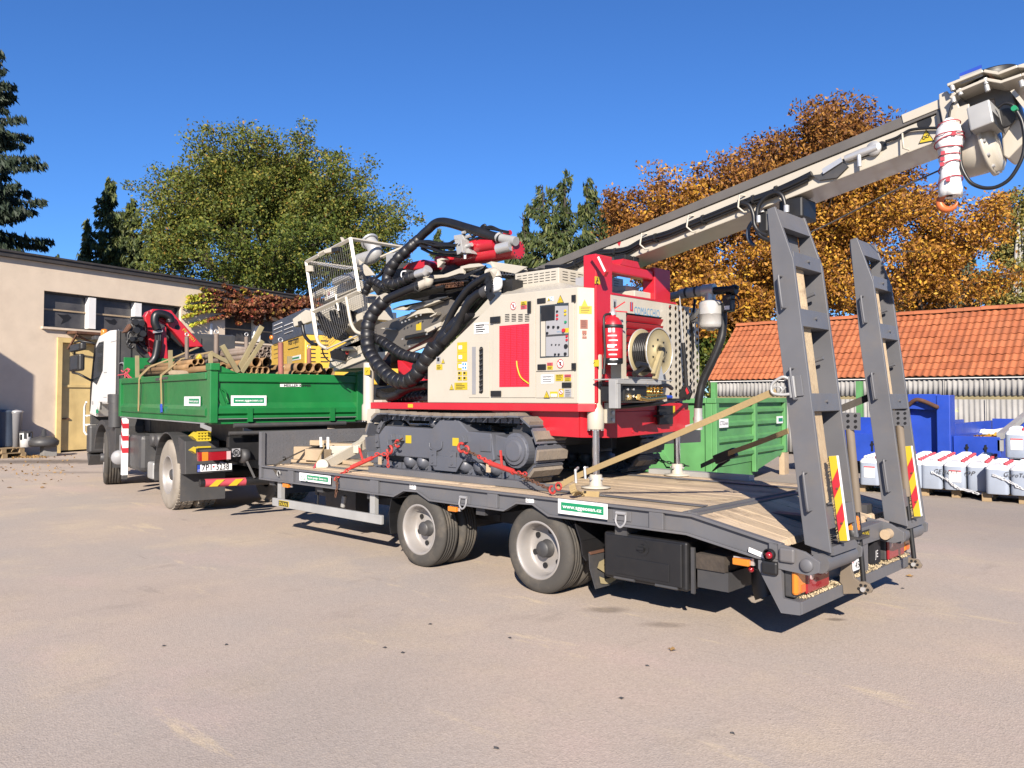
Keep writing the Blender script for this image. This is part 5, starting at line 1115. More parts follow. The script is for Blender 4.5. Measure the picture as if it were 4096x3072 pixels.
B().ext([(-4.876, YB + .01, ZB), (-4.79, 6.3, ZB), (c2_.x + .02, YC + .4, c0_.z - .02), (c2_.x + .02, YC, c0_.z - .012)], (-.02, 0, -.02)).build('sloped_roof', 'cream', body)
cn = B().box(c0_.x, c2_.x, YC, YC + 1.15, c0_.z - .05, max(c1_.z, c2_.z) + .012).build('louvred_cover', 'cream', body, .01)
b = B(); h_ = max(c1_.z, c2_.z) - c0_.z
for r in range(4):
    for c in range(7): x = c0_.x + .04 + c * (c2_.x - c0_.x - .06) / 7; z = c0_.z + .022 + r * (h_ - .02) / 4; b.box(x, x + .06, YC - .003, YC + .02, z, z + .006)
    for c in range(8): y = YC + .06 + c * .13; z = c0_.z + .022 + r * (h_ - .02) / 4; b.box(c2_.x - .02, c2_.x + .003, y, y + .085, z, z + .006)
tag(b.build('vent_slot', 'black', cn), kind='stuff')
B().box(-7.05, -5.95, 6.06, 7.6, 1.8, 2.0).build('hose_tray', 'black', rg)
yrect('a', 1520, 556, 1602, 642, 6.25, .5).build('hose_port', 'black', body)
# near side doors and hatches
D1, D2 = YB - .008, YB - .014
ypl('a', [(1462, 775), (1525, 712), (1766, 692), (1772, 1420), (1455, 1420)], D1, .007).build('door', 'cream', body, .003)
dr2 = ypl('a', [(1776, 690), (2052, 652), (2056, 1218), (1776, 1226)], D2, .013).build('control_door', 'cream', body, .003)
ypl('a', [(1776, 1232), (2056, 1224), (2056, 1422), (1776, 1422)], D1, .007).build('lower_panel', 'cream', body, .003)
ht = ypl('a', [(1282, 1008), (1432, 1003), (1432, 1420), (1282, 1420)], D1, .007).build('hatch', 'cream', body, .003)
ypl('a', [(1305, 1046), (1332, 1046), (1332, 1396), (1305, 1396)], D1 - .003, .0025).build('gauge_strip', 'lgrey', ht)
hx = lambda x: PY('a', x, 1200, D1).x
sl_o = B(); q0, q1 = PY('a', 1374, 1064, D1), PY('a', 1374, 1372, D1); sl_o.pxz([(q0.x + .028 * math.cos(a), q0.z + .028 * math.sin(a)) for a in np.linspace(0, math.pi, 9)] + [(q1.x + .028 * math.cos(a), q1.z + .028 * math.sin(a)) for a in np.linspace(math.pi, 2 * math.pi, 9)], D1 - .003, D1 - .0005); sl_o.build('slot', 'black', ht)
b = B()
for i in range(9): z = q1.z + .0 + (q0.z - q1.z) * i / 8; b.tube(smoothpath([(q0.x + .026, D1 - .006, z + .012), (q0.x, D1 - .012, z), (q0.x - .02, D1 - .006, z - .012)], 3), .009, 6)
b.build('slot_hose', 'darkgrey', ht)
mesh = yrect('a', 1506, 892, 1726, 1340, D1 - .004, .004).build('mesh_panel', 'redmesh', body, .01)
b = B(); xa, xb_ = PY('a', 1506, 900, D1).x, PY('a', 1726, 900, D1).x; z0, z1 = PY('a', 1600, 1340, D1).z, PY('a', 1600, 892, D1).z
for i in range(1, 5): b.box(xa + (xb_ - xa) * i / 5 - .002, xa + (xb_ - xa) * i / 5 + .002, D1 - .008, D1 - .004, z0 + .01, z1 - .01)
b.build('mesh_rib', 'red', mesh)
b = B(); b.tube(smoothpath([PY('a', 1634, 1150, D1 - .01), PY('a', 1640, 1200, D1 - .012), PY('a', 1665, 1270, D1 - .012), PY('a', 1724, 1318, D1 - .01)]), .008, 8); b.build('yellow_hose', 'lyellow', mesh)
# control panel: recessed
cw = yrect('a', 1805, 742, 2018, 1118, D2 - .003, .002).build('window_recess', 'glass', dr2)
fp = ypl('a', [(1850, 855), (1915, 850), (1918, 745), (2014, 742), (2014, 1114), (1850, 1114)], D2 - .006, .0025).build('control_panel', 'panelgrey', dr2)
yrect('a', 1812, 750, 1912, 850, D2 - .009, .005).build('display', 'black', fp, .004); yrect('a', 1812, 800, 1846, 1116, D2 - .006, .002).build('frame_side', 'cream', dr2)
for x, y, r, m_, nm in [(1935, 785, .011, 'black', 'button'), (1935, 813, .012, 'signred', 'button'), (1935, 840, .012, 'signred', 'button'), (1995, 780, .013, 'lyellow', 'button'), (1995, 806, .013, 'lyellow', 'button'), (1997, 863, .013, 'signgreen', 'button'), (2006, 968, .012, 'signred', 'button'), (2006, 995, .012, 'signred', 'button'), (1985, 925, .019, 'signred', 'stop_button'), (2000, 1042, .022, 'black', 'gauge'), (1870, 900, .014, 'black', 'switch'), (1908, 900, .013, 'black', 'switch'), (1943, 902, .013, 'black', 'switch'), (1862, 945, .013, 'black', 'switch'), (1920, 1102, .011, 'black', 'switch'), (1947, 1102, .011, 'black', 'switch'), (1995, 1098, .016, 'black', 'socket'), (1895, 1030, .007, 'darkgrey', 'switch'), (1925, 1030, .007, 'darkgrey', 'switch'), (1950, 1030, .007, 'darkgrey', 'switch')]:
    B().disc(PY('a', x, y, D2 - .006), (0, -1, 0), r, .018 if nm == 'stop_button' else .011, 14).build(nm, m_, fp)
yrect('a', 1990, 908, 2018, 940, D2 - .0075, .0012).build('stop_plate', 'lyellow', fp)
text('COMACCHIO', PY('a', 1930, 940, D2 - .0065), (1, 0, 0), (0, 0, 1), .012, 'signblue', fp, w=.06)
yrect('a', 1850, 958, 2014, 961, D2 - .0073, .001).build('divider', 'darkgrey', fp)
for x0, y0, x1, y1 in ((1710, 710, 1737, 795), (1782, 690, 1845, 722), (1785, 1175, 1848, 1215), (1965, 1308, 2035, 1345)): yrect('a', x0, y0, x1, y1, D2 - .012, .011).build('door_latch', 'black', body, .008)
for x0, y0, x1, y1 in ((1436, 826, 1510, 866), (1440, 1370, 1515, 1410), (2036, 664, 2066, 710), (2036, 1166, 2068, 1214)): yrect('a', x0, y0, x1, y1, D2 - .014, .013).build('hinge', 'black', body, .004)
b = B()
for r in range(5):
    for c in range(4): x, y = 1548 + c * 49, 806 + r * 12; yrect('a', x, y, x + 32, y + 3, D1 - .002, .003, b)
tag(b.build('vent_slot', 'black', body), kind='stuff')
# stickers on the side
def stick(k, x0, y0, x1, y1, m_, Y=D1 - .004, par=body, lines=0, head=None):
    o = yrect(k, x0, y0, x1, y1, Y, .002).build('sticker', m_, par); b = B(); n = lines
    for i in range(n): yy = y0 + (y1 - y0) * (i + .7) / (n + .5); yrect(k, x0 + (x1 - x0) * .12, yy, x0 + (x1 - x0) * random.uniform(.6, .9), yy + (y1 - y0) * .18 / n + 1, Y - .0012, .001, b)
    if n: b.build('print_line', 'ink' if m_ in ('lyellow',) else 'darkgrey', o)
    if head: text(head[0], PY(k, x0 + (x1 - x0) * .1, y0 + (y1 - y0) * head[1], Y - .0015), (1, 0, 0), (0, 0, 1), head[2], head[3], o, w=PY(k, x1, y0, Y).x - PY(k, x0, y0, Y).x - .02)
    return o
def tri(k, x, y, s, Y, par, m_='lyellow', mark='!'):
    c = PY(k, x, y, Y); f = lambda q, d: [(c.x - q, d, c.z - q * .8), (c.x + q, d, c.z - q * .8), (c.x, d, c.z + q)]
    o = B().ext(f(s, Y), (0, .0015, 0)).build('warning_triangle', 'ink', par); B().ext(f(s * .82, Y - .002), (0, .0015, 0)).build('triangle_face', m_, o)
    if mark: text(mark, (c.x - s * .1, Y - .0035, c.z - s * .55), (1, 0, 0), (0, 0, 1), s * .8, 'ink', o)
def ban(k, x, y, r, Y, par, rev=False):
    c = PY(k, x, y, Y); o = B().disc(c, (0, -1, 0), r, .0015, 24).build('ban_sign', 'signwhite', par); b = B(); b.torus(c + V((0, -.002, 0)), (0, 1, 0), r * .88, r * .1, 24, 4); b.beam(c + V((-r * .6, -.003, r * .6)), c + V((r * .6, -.003, -r * .6)), .002, r * .16, up=(1, 0, 1)); b.build('ban_ring', 'signred', o); B().obox(c + V((0, -.0025, 0)), (r * .22, 0, 0), (0, .0006, 0), (0, 0, r * .42)).build('hand_mark', 'ink', o)
ban('a', 1610, 745, .042, D1 - .003, body); ban('a', 1957, 1170, .046, D2 - .003, dr2)
stick('a', 1664, 712, 1708, 738, 'lyellow', lines=2); stick('a', 1664, 740, 1708, 765, 'pink', lines=2)
stick('a', 1320, 872, 1426, 945, 'signwhite', YB - .004, lines=4, head=('intermarket', .32, .022, 'darkgrey'))
stick('a', 1814, 1252, 1906, 1315, 'signwhite', D1 - .004, lines=3, head=('intermarket', .32, .018, 'darkgrey'))
for y0, y1 in ((1014, 1085), (1090, 1152), (1160, 1215)): o = stick('a', 1196, y0, 1268, y1, 'lyellow', YB - .004); c = PY('a', 1222, (y0 + y1) / 2, YB - .006); B().box(c.x - .035, c.x + .02, YB - .0065, YB - .0045, c.z - .02, c.z + .02).build('pictogram', 'signwhite', o)
o = stick('a', 1230, 1160, 1268, 1215, 'signwhite', YB - .0065); b = B()
for x in (1240, 1258):
    for y in (1173, 1200): b.disc(PY('a', x, y, YB - .0065), (0, -1, 0), .013, .002, 12)
b.build('safety_mark', 'signblue', o)
for x in (1200, 1238):
    for y in (1228, 1265): o = stick('a', x, y, x + 30, y + 28, 'lyellow', YB - .004); yrect('a', x + 4, y + 4, x + 18, y + 18, YB - .0055, .001).build('pictogram', 'ink', o)
stick('a', 1175, 1310, 1270, 1362, 'lyellow', YB - .004, lines=4); tri('a', 1154, 1345, .036, YB - .003, body)
o = stick('a', 1042, 1120, 1072, 1166, 'panelgrey', YB - .004); yrect('a', 1048, 1126, 1064, 1152, YB - .0055, .001).build('pump_mark', 'ink', o); tri('a', 1091, 1153, .03, YB - .003, body); stick('a', 1042, 1176, 1086, 1214, 'lyellow', YB - .004, lines=3)
stick('a', 1858, 1163, 1900, 1184, 'pink', D2 - .003, lines=2); stick('a', 1858, 1187, 1900, 1214, 'lyellow', D2 - .003, lines=2); stick('a', 1857, 680, 1906, 706, 'signwhite', D2 - .003, dr2); tri('a', 1870, 695, .02, D2 - .006, dr2); tri('a', 1956, 697, .045, D2 - .003, dr2)
b = B(); b.torus(PY('a', 1889, 692, D2 - .0055), (0, 1, 0), .014, .003, 14, 4); b.build('pictogram', 'signblue', dr2)
stick('a', 1920, 1250, 1978, 1297, 'lyellow', lines=3, head=('CAUTION', .25, .014, 'ink')); stick('a', 1986, 1250, 2034, 1270, 'pink', lines=1); stick('a', 1986, 1273, 2034, 1299, 'lyellow', lines=2)
tri('a', 1855, 1400, .04, D1 - .003, body); o = stick('a', 1880, 1376, 1936, 1416, 'lyellow', lines=1); yrect('a', 1886, 1392, 1930, 1412, D1 - .0055, .001).build('pictogram', 'signwhite', o)
stick('a', 1945, 1356, 1980, 1416, 'lyellow', lines=1); ban('a', 1962, 1378, .026, D1 - .007, body); stick('a', 1988, 1358, 2036, 1416, 'panelgrey', lines=4)
# stickers on the angled corner panel
cu = V((.106, .118, 0)).normalized(); cnn = V((cu.y, -cu.x, 0)); c00 = V((-4.866, 6.052, 0))
def cpl(k, x, y): return PN(k, x, y, c00, cnn)
def cst(k, x0, y0, x1, y1, m_, lines=0):
    a, c = cpl(k, x0, y0), cpl(k, x1, y1); w_ = (c - a).dot(cu); z0, z1 = min(a.z, c.z), max(a.z, c.z); p0 = V((a.x, a.y, z0)) + cnn * .002
    o = B().ext([p0, p0 + cu * w_, p0 + cu * w_ + V((0, 0, z1 - z0)), p0 + V((0, 0, z1 - z0))], cnn * .002).build('sticker', m_, body); b = B()
    for i in range(lines): zz = z1 - (z1 - z0) * (i + .8) / (lines + .6); q = V((a.x, a.y, zz)) + cnn * .0045 + cu * w_ * .12; b.ext([q, q + cu * w_ * random.uniform(.5, .75), q + cu * w_ * .7 + V((0, 0, .005)), q + V((0, 0, .005))], cnn * .001)
    if lines: b.build('print_line', 'ink', o)
    return o
cst('a', 2095, 745, 2188, 802, 'lyellow', 4); cst('a', 2103, 846, 2158, 912, 'redoxide', 4); o = cst('a', 2117, 926, 2150, 985, 'redoxide', 1)
q = cpl('a', 2119, 975) + cnn * .005; text('104', q, cu, (0, 0, 1), .03, 'cream', o, w=.045)
a = cpl('a', 2135, 722) + cnn * .002; B().ext([a - cu * .03 - V((0, 0, .03)), a + cu * .03 - V((0, 0, .03)), a + V((0, 0, .035))], cnn * .002).build('warning_triangle', 'lyellow', body)
# ---- red lifting frame at the rear
fr = B().box(-4.90, -4.742, 6.175, 6.44, 1.692, 3.14).build('lifting_frame', 'red', rg, .01)
B().box(-4.90, -4.742, 7.19, 7.49, 2.72, 3.125).build('post', 'red', fr, .01)
B().box(-4.88, -4.76, 6.442, 7.188, 2.99, 3.09).build('crossbar', 'red', fr, .015); B().box(-4.9, -4.74, 6.442, 7.6, 2.765, 2.785).build('top_strip', 'red', fr)
ypl('b2', [(795, 65), (860, 45), (940, 190), (915, 235)], 6.12, .05).build('lifting_lug', 'red', fr, .006); b = B(); b.beam(PY('b2', 868, 60, 6.115), PY('b2', 930, 190, 6.115), .004, .02, up=(1, 0, 0)); b.build('lug_weld', 'signwhite', fr)
B().ext([(-4.9, 6.6, 3.085), (-4.9, 6.95, 3.085), (-4.9, 6.9, 3.15), (-4.9, 6.65, 3.15)], (.14, 0, 0)).build('saddle', 'red', fr); b = B(); b.box(-4.9, -4.76, 6.68, 6.8, 3.15, 3.2); b.box(-4.9, -4.76, 6.83, 6.93, 3.15, 3.2); b.build('rubber_pad', 'black', fr, .005)
o = xrect('b2', 838, 232, 884, 305, -4.741, .003).build('hook_sign', 'lyellow', fr); q = PX('b2', 862, 285, -4.736); B().torus(q, (1, 0, 0), .016, .005, 12, 6, -2.2, 2.2).tube([q + V((0, .0, .016)), q + V((0, 0, .045))], .005, 6).build('hook_mark', 'ink', o)
# ---- rear cowl with louvres
XP = -4.738
b = B(); a, c = PX('b2', 1115, 560, XP), PX('b2', 1440, 1118, XP); ly0, ly1, lz1 = a.y, c.y, PX('b2', 1115, 555, XP).z; lz0 = PX('b2', 1115, 1118, XP).z
py0, py1 = 6.405, 7.40; pz0, pz1 = 1.70, 2.76
b.box(XP - .02, XP, py0, ly0, pz0, pz1).box(XP - .02, XP, ly1, py1, pz0, pz1).box(XP - .02, XP, ly0, ly1, pz0, lz0).box(XP - .02, XP, ly0, ly1, lz1, pz1)
cowl = b.build('rear_cowl', 'cream', rg)
B().box(XP - .03, XP - .022, ly0, ly1, lz0, lz1).build('louvre_backing', 'black', cowl)
for i in range(9):
    z = lz0 + (lz1 - lz0) * (i + .5) / 9; B().ext([(XP - .018, ly0 + .002, z - .045), (XP - .018, ly1 - .002, z - .045), (XP + .012, ly1 - .002, z + .005), (XP + .012, ly0 + .002, z + .005)], (.004, 0, .008)).build('louvre', 'red', cowl)
def hexpanel(o0, uu, W_, z0, z1, cols, rows, r, nm):   # sheet with punched hexagons
    b = B(); nrm = V((uu.y, -uu.x, 0)); cw = W_ / cols; ch = (z1 - z0) / rows
    def P2(a, z): return o0 + uu * a + V((0, 0, z))
    for c in range(cols):
        sh = ch / 2 if c % 2 else 0; xc = cw * (c + .5); zs = z0 + sh
        if sh: b.add([P2(cw * c, z0), P2(cw * (c + 1), z0), P2(cw * (c + 1), z0 + sh), P2(cw * c, z0 + sh)], [(0, 1, 2, 3)]); b.add([P2(cw * c, z1 - sh), P2(cw * (c + 1), z1 - sh), P2(cw * (c + 1), z1), P2(cw * c, z1)], [(0, 1, 2, 3)])
        for k in range(rows - (1 if sh else 0)):
            zc = zs + ch * (k + .5); rx = min(r, cw * .46); H = [P2(xc + rx * math.cos(math.pi / 3 * i), zc + r * math.sin(math.pi / 3 * i)) for i in range(6)]
            O = [P2(cw * (c + 1), zc), P2(cw * (c + 1), zc + ch / 2), P2(cw * c, zc + ch / 2), P2(cw * c, zc), P2(cw * c, zc - ch / 2), P2(cw * (c + 1), zc - ch / 2)]
            b.add(H + O, [(i, (i + 1) % 6, 6 + (i + 1) % 6, 6 + i) for i in range(6)]); b.add(H + [h - nrm * .006 for h in H], [(i, i + 6, 6 + (i + 1) % 6, (i + 1) % 6) for i in range(6)])
    return b.build(nm, 'cream', cowl, fix=False)
hexpanel(V((XP, py1 + .001, 0)), V((0, 1, 0)), .15, pz0 + .04, pz1, 1, 13, .031, 'punched_strip')
ho = V((XP, py1 + .151, 0)); hv = V((-.035, .575, 0))
hexpanel(ho, hv.normalized(), hv.length, pz0 + .04, pz1, 7, 13, .030, 'punched_panel')
B().ext([ho + V((-.05, -.02, pz0 + .05)), ho + hv + V((-.05, -.01, pz0 + .05)), ho + hv + V((-.05, -.01, pz1 - .05)), ho + V((-.05, -.02, pz1 - .05))], (-.01, 0, 0)).build('inner_screen', 'black', cowl)  # black sheets added close behind the punched holes to keep them dark
B().box(XP - .05, XP - .045, py1 - .02, py1 + .14, pz0, pz1).build('inner_screen', 'black', cowl)
p = PX('b2', 1187, 543, XP); text('COMACCHIO', (XP + .001, p.y, p.z - .03), (0, 1, 0), (0, 0, 1), .085, 'signblue', cowl, w=PX('b2', 1410, 520, XP).y - p.y, bold=-.004)
p = PX('b2', 1150, 525, XP); o = B().box(XP + .0005, XP + .002, p.y, p.y + .02, p.z, p.z + .075).box(XP + .0005, XP + .002, p.y + .032, p.y + .052, p.z, p.z + .075).box(XP + .0005, XP + .002, p.y, p.y + .052, p.z - .018, p.z - .0005).build('logo_mark', 'signred', cowl); B().box(XP + .0005, XP + .002, p.y + .021, p.y + .031, p.z, p.z + .078).build('logo_bar', 'signblue', cowl)
o = xrect('b2', 1000, 435, 1032, 505, XP + .001, .002).build('sticker', 'panelgrey', cowl); q = PX('b2', 1016, 478, XP + .004); B().box(XP + .0035, XP + .0045, q.y - .012, q.y + .012, q.z - .04, q.z + .025).build('pictogram', 'ink', o)
# ---- jacks
def jack(x, y, zt_, zb_, foot, nm='stabiliser_jack', lab=None):
    j = B().lathe((x, y, zb_), (0, 0, 1), [(.001, 0), (.078, 0), (.082, .01), (.082, .19), (.066, .22), (.066, zt_ - zb_ - .015), (.062, zt_ - zb_), (.001, zt_ - zb_)], 32).build(nm, 'cream', rg)
    if lab: tag(j, lab)
    if foot is not None:
        B().tube([(x, y, foot + .03), (x, y, zb_)], .035, 20).build('jack_rod', 'chrome', j); B().lathe((x, y, foot), (0, 0, 1), [(.001, 0), (.14, 0), (.145, .012), (.07, .02), (.062, .03), (.062, .12), (.055, .13), (.001, .13)], 28).build('jack_foot', 'cream', j)
        b = B(); b.tube([(x - .085, y, foot + .09), (x + .085, y, foot + .09)], .012, 8); b.tube([(x, y - .085, foot + .09), (x, y + .085, foot + .09)], .012, 8); b.build('foot_pin', 'steel', j)
    b = B()
    for i in range(10): a = i * .628; b.disc((x + (.073 * math.cos(a)), y + .073 * math.sin(a), zb_), (0, 0, -1), .009, .008, 6)
    b.build('flange_bolt', 'steel', j); return j
J1 = jack(-4.80, 6.235, 2.165, 1.44, DK, lab='rear stabiliser jack with its chrome rod down on the deck'); J2 = jack(-4.90, 7.85, 2.1, 1.44, DK); J3 = jack(-8.24, 6.08, 2.185, 1.46, None, lab='front stabiliser jack, raised'); jack(-8.24, 8.02, 2.185, 1.46, None)
for j, k, x0, y0, x1, y1, Yj in ((J1, 'b2', 782, 975, 874, 1030, 6.165), (J3, 'a', 511, 1198, 552, 1252, 6.01)): yrect(k, x0, y0, x1, y1, Yj, .004).build('sticker', 'lyellow', j); c = PY(k, (x0 + x1) / 2, (y0 + y1) / 2, Yj - .002); B().beam(c - V((.02, 0, .015)), c + V((.015, 0, .01)), .002, .008, up=(0, 1, 0)).build('pictogram', 'ink', j)
p = PX('b2', 885, 1350, -4.7); B().box(-4.75, -4.70, 6.3, 6.42, 1.5, 1.7).build('jack_bracket', 'cream', J1, .005); b = B()
for z in (1.53, 1.6, 1.67): b.disc((-4.70, 6.37, z), (1, 0, 0), .02, .015, 10)
b.build('bracket_bolt', 'steel', J1); B().box(-4.95, -4.86, 6.2, 6.3, 1.85, 2.0).build('jack_clamp', 'cream', J1, .004)
B().box(-8.16, -8.0, 6.1, 6.2, 1.691, 1.72).box(-8.16, -8.0, 6.0, 6.2, 1.43, 1.61).build('jack_bracket', 'cream', J3, .004)
# ---- rear fittings: hose reel, tray, pump
tr_o = B(); a, c = PX('b2', 1038, 1135, -4.36), PX('b2', 1530, 1180, -4.36); zt_ = a.z
tr_o.box(-4.72, -4.362, a.y + .1, c.y, zt_ - .012, zt_).box(-4.372, -4.36, a.y, c.y - .2, zt_ - .05, zt_ - .0125).box(-4.372, -4.36, a.y, a.y + .055, zt_ - .275, zt_ - .051).box(-4.46, -4.373, a.y, a.y + .01, zt_ - .275, zt_ - .0125); tray_o = tr_o.build('hose_tray', 'galv', rg, .006)
rc_ = PX('b2', 1408, 900, -4.38); rr_ = .23
reel = B().lathe(rc_, (-1, 0, 0), [(.001, 0), (.05, .0), (.055, -.02), (.09, -.02), (.095, .0), (rr_ - .01, .004), (rr_, -.004), (rr_, .012), (rr_ - .01, .01), (.001, .012)], 40).build('hose_reel', 'reelgold', tray_o)
B().lathe(rc_ + V((-.2, 0, 0)), (-1, 0, 0), [(.001, -.008), (rr_, -.008), (rr_ + .003, 0), (rr_, .006), (.001, .006)], 40).build('rear_flange', 'reelgold', reel); b = B()
for i in range(8): b.torus(rc_ + V((-.025 - .022 * i, 0, 0)), (1, 0, 0), rr_ * .8, .012, 30, 6)
b.build('wound_hose', 'hose', reel); b = B(); b.torus(rc_ + V((.004, 0, 0)), (1, 0, 0), rr_, .006, 36, 6); b.torus(rc_ + V((-.2, 0, 0)), (1, 0, 0), rr_, .006, 36, 6); b.build('flange_rim', 'steel', reel)
b = B(); b.beam(rc_ + V((.03, -.01, .0)), rc_ + V((.03, -.12, -.27)), .03, .05, up=(1, 0, 0)); b.beam(rc_ + V((.035, -.03, -.0)), rc_ + V((.035, -.16, -.22)), .02, .04, up=(1, 0, 0)); b.build('reel_arm', 'reelgold', reel)
b = B(); b.ext([rc_ + V((.01, .0, -.1)), rc_ + V((.01, .06, -.28)), rc_ + V((.01, -.04, -.28))], (.006, 0, 0)); b.build('reel_stand', 'steel', reel)
b = B()
for i in range(7): a = i * .9; b.box(rc_.x + .0, rc_.x + .0065, rc_.y + .12 * math.cos(a) - .01, rc_.y + .12 * math.cos(a) + .01, rc_.z + .12 * math.sin(a) - .008, rc_.z + .12 * math.sin(a) + .008)
b.build('flange_hole', 'black', reel); B().disc(rc_ + V((.02, 0, .01)), (1, 0, 0), .035, .03, 14).build('swivel', 'black', reel)
p = PX('b2', 1230, 1040, -4.3); b = B(); b.tube([p + V((0, -.05, -.05)), p + V((0, .13, .03))], .022, 10); b.tube([p + V((0, -.02, .03)), p + V((0, .12, .02))], .03, 10); b.tube([p + V((0, -.05, -.05)), p + V((0, -.075, -.065))], .028, 10); b.build('spray_nozzle', 'black', reel)
pm_ = B(); q0, q1 = PX('b2', 1100, 1200, -4.42), PX('b2', 1300, 1340, -4.42); pm_.box(-4.7, -4.42, q0.y, q1.y, q1.z, q0.z); pump = pm_.build('pump', 'black', tray_o, .01)
b = B()
for x in (1128, 1178):
    for y in (1233, 1295): b.disc(PX('b2', x, y, -4.42), (1, 0, 0), .012, .01, 8)
b.build('pump_bolt', 'steel', pump)
b = B(); q0, q1 = PX('b2', 1305, 1210, -4.42), PX('b2', 1440, 1300, -4.42); b.box(-4.55, -4.43, q0.y, q1.y, q1.z, q0.z)
for i in range(4):
    for z in (1215, 1255): b.lathe(PX('b2', 1325 + 32 * i, z, -4.43), (1, 0, 0), [(.02, 0), (.02, .02), (.014, .03), (.001, .03)], 10)
b.tube([PX('b2', 1230, 1305, -4.38), PX('b2', 1300, 1320, -4.38), PX('b2', 1400, 1310, -4.4), PX('b2', 1460, 1300, -4.4)], .024, 10); b.tube([PX('b2', 1225, 1300, -4.37), PX('b2', 1250, 1312, -4.37)], .03, 6); b.build('brass_valves', 'brass', pump)
B().tube([PX('b2', 1465, 1300, -4.4), PX('b2', 1515, 1300, -4.4)], .018, 10).build('blue_coil', 'blue', pump); B().tube(smoothpath([PX('b2', 985, 1390, -4.66), PX('b2', 1100, 1385, -4.6), PX('b2', 1300, 1365, -4.45), PX('b2', 1440, 1350, -4.4)]), .022, 8).build('pump_hose', 'hose', pump); B().tube(smoothpath([PX('b2', 1420, 1205, -4.36), PX('b2', 1480, 1200, -4.36), PX('b2', 1520, 1225, -4.4)]), .02, 8).build('pump_hose', 'hose', pump)
# washer lance and hoses on the punched panel
b = B(); b.tube(smoothpath([PX('b2', 1588, 405, -4.66), PX('b2', 1605, 600, -4.66), PX('b2', 1620, 830, -4.66)]), .007, 8); lance = b.build('washer_lance', 'steel', rg); B().tube([PX('b2', 1620, 820, -4.66), PX('b2', 1640, 1060, -4.66), PX('b2', 1648, 1200, -4.66)], .022, 10).build('lance_grip', 'black', lance)
ypl('b2', [(1610, 1200), (1660, 1200), (1690, 1260), (1660, 1330), (1625, 1310), (1590, 1330), (1580, 1270)], 7.62, .05).build('trigger_guard', 'black', lance, .01); ypl('b2', [(1650, 1215), (1672, 1265), (1655, 1280), (1640, 1240)], 7.61, .004).build('trigger', 'signred', lance)
B().tube(smoothpath([PX('b2', 1640, 1320, -4.66), PX('b2', 1560, 1330, -4.55), PX('b2', 1450, 1355, -4.5)]), .013, 8).build('lance_hose', 'hose', lance)
B().tube(smoothpath([PX('b2', 1725, 440, -4.72), PX('b2', 1712, 540, -4.7), PX('b2', 1692, 640, -4.7), PX('b2', 1708, 850, -4.74), PX('b2', 1692, 1000, -4.76), PX('b2', 1700, 1130, -4.78), PX('b2', 1670, 1230, -4.76)]), .016, 8).build('air_hose', 'hose', rg)
# air pipe with lubricator tank
YT = 7.85; q = [PY('b2', 1500, 412, YT), PY('b2', 1600, 390, YT), PY('b2', 1800, 362, YT)]
ap = B().tube([q[0], q[1]], .04, 16).tube([q[1], q[2]], .055, 18).build('air_pipe', 'galv', rg); b = B()
for x in (1655, 1740): c = PY('b2', x, 378 - (x - 1655) * .14, YT); d = (q[2] - q[1]).normalized(); b.tube([c - d * .012, c + d * .012], .06, 18)
b.build('pipe_clamp', 'darkgrey', ap); tp_ = PY('b2', 1858, 375, YT); B().tube([PY('b2', 1800, 362, YT), PY('b2', 1900, 352, YT)], .068, 18).tube([tp_, tp_ - V((0, 0, .09))], .06, 18).build('tee_piece', 'stainless', ap)
b = B(); b.tube([PY('b2', 1900, 360, YT), PY('b2', 2085, 350, YT)], .042, 14); b.tube([PY('b2', 1990, 340, YT), PY('b2', 2110, 330, YT)], .02, 8); b.tube([PY('b2', 2060, 352, YT), PY('b2', 2090, 349, YT)], .055, 14); vb = b.build('valve_body', 'black', ap); b = B(); yrect('b2', 1965, 400, 2040, 540, YT - .05, .1, b); b.tube(smoothpath([PY('b2', 2040, 430, YT), PY('b2', 2100, 450, YT), PY('b2', 2110, 510, YT), PY('b2', 2050, 530, YT)]), .008, 6); b.tube(smoothpath([PY('b2', 2000, 390, YT), PY('b2', 2090, 400, YT), PY('b2', 2115, 440, YT)]), .01, 6); b.build('solenoid', 'black', vb, .005); yrect('b2', 1985, 495, 2030, 525, YT - .055, .004).build('sticker', 'signwhite', vb)
tc_ = PY('b2', 1865, 700, YT); hh = PY('b2', 1865, 445, YT).z - tc_.z; R_ = .125
tank = B().lathe(tc_, (0, 0, 1), [(.001, -.015), (.04, -.015), (.045, .0), (R_ * .82, .008), (R_ * .96, .025), (R_, .055), (R_, hh * .5), (R_ + .004, hh * .505), (R_ + .004, hh * .515), (R_, hh * .52), (R_, hh - .055), (R_ * .96, hh - .025), (R_ * .8, hh - .006), (.04, hh), (.035, hh + .05), (.001, hh + .05)], 40).build('lubricator_tank', 'stainless', ap)
M['steel'].node_tree.nodes["Principled BSDF"].inputs["Roughness"].default_value = .3
b = B(); b.tube(smoothpath([PY('b2', 1975, 470, YT + .05), PY('b2', 1970, 700, YT + .05), PY('b2', 1945, 820, YT + .03), PY('b2', 1880, 980, YT), PY('b2', 1800, 1150, YT - .03), PY('b2', 1765, 1290, YT - .05), PY('b2', 1752, 1400, YT - .05)]), .045, 14); b.build('air_hose', 'hose', ap)
b = B(); YTh = YT - .05; b.tube([PY('b2', 1753, 1400, YTh), PY('b2', 1753, 1480, YTh)], .046, 16); b.tube([PY('b2', 1753, 1480, YTh), PY('b2', 1753, 1510, YTh)], .055, 6); b.tube([PY('b2', 1753, 1510, YTh), PY('b2', 1753, 1590, YTh)], .05, 16); b.obox(PY('b2', 1690, 1560, YTh), (.08, 0, .02), (0, .02, 0), (0, 0, .025)); b.build('hose_coupling', 'galv', ap)
b = B()
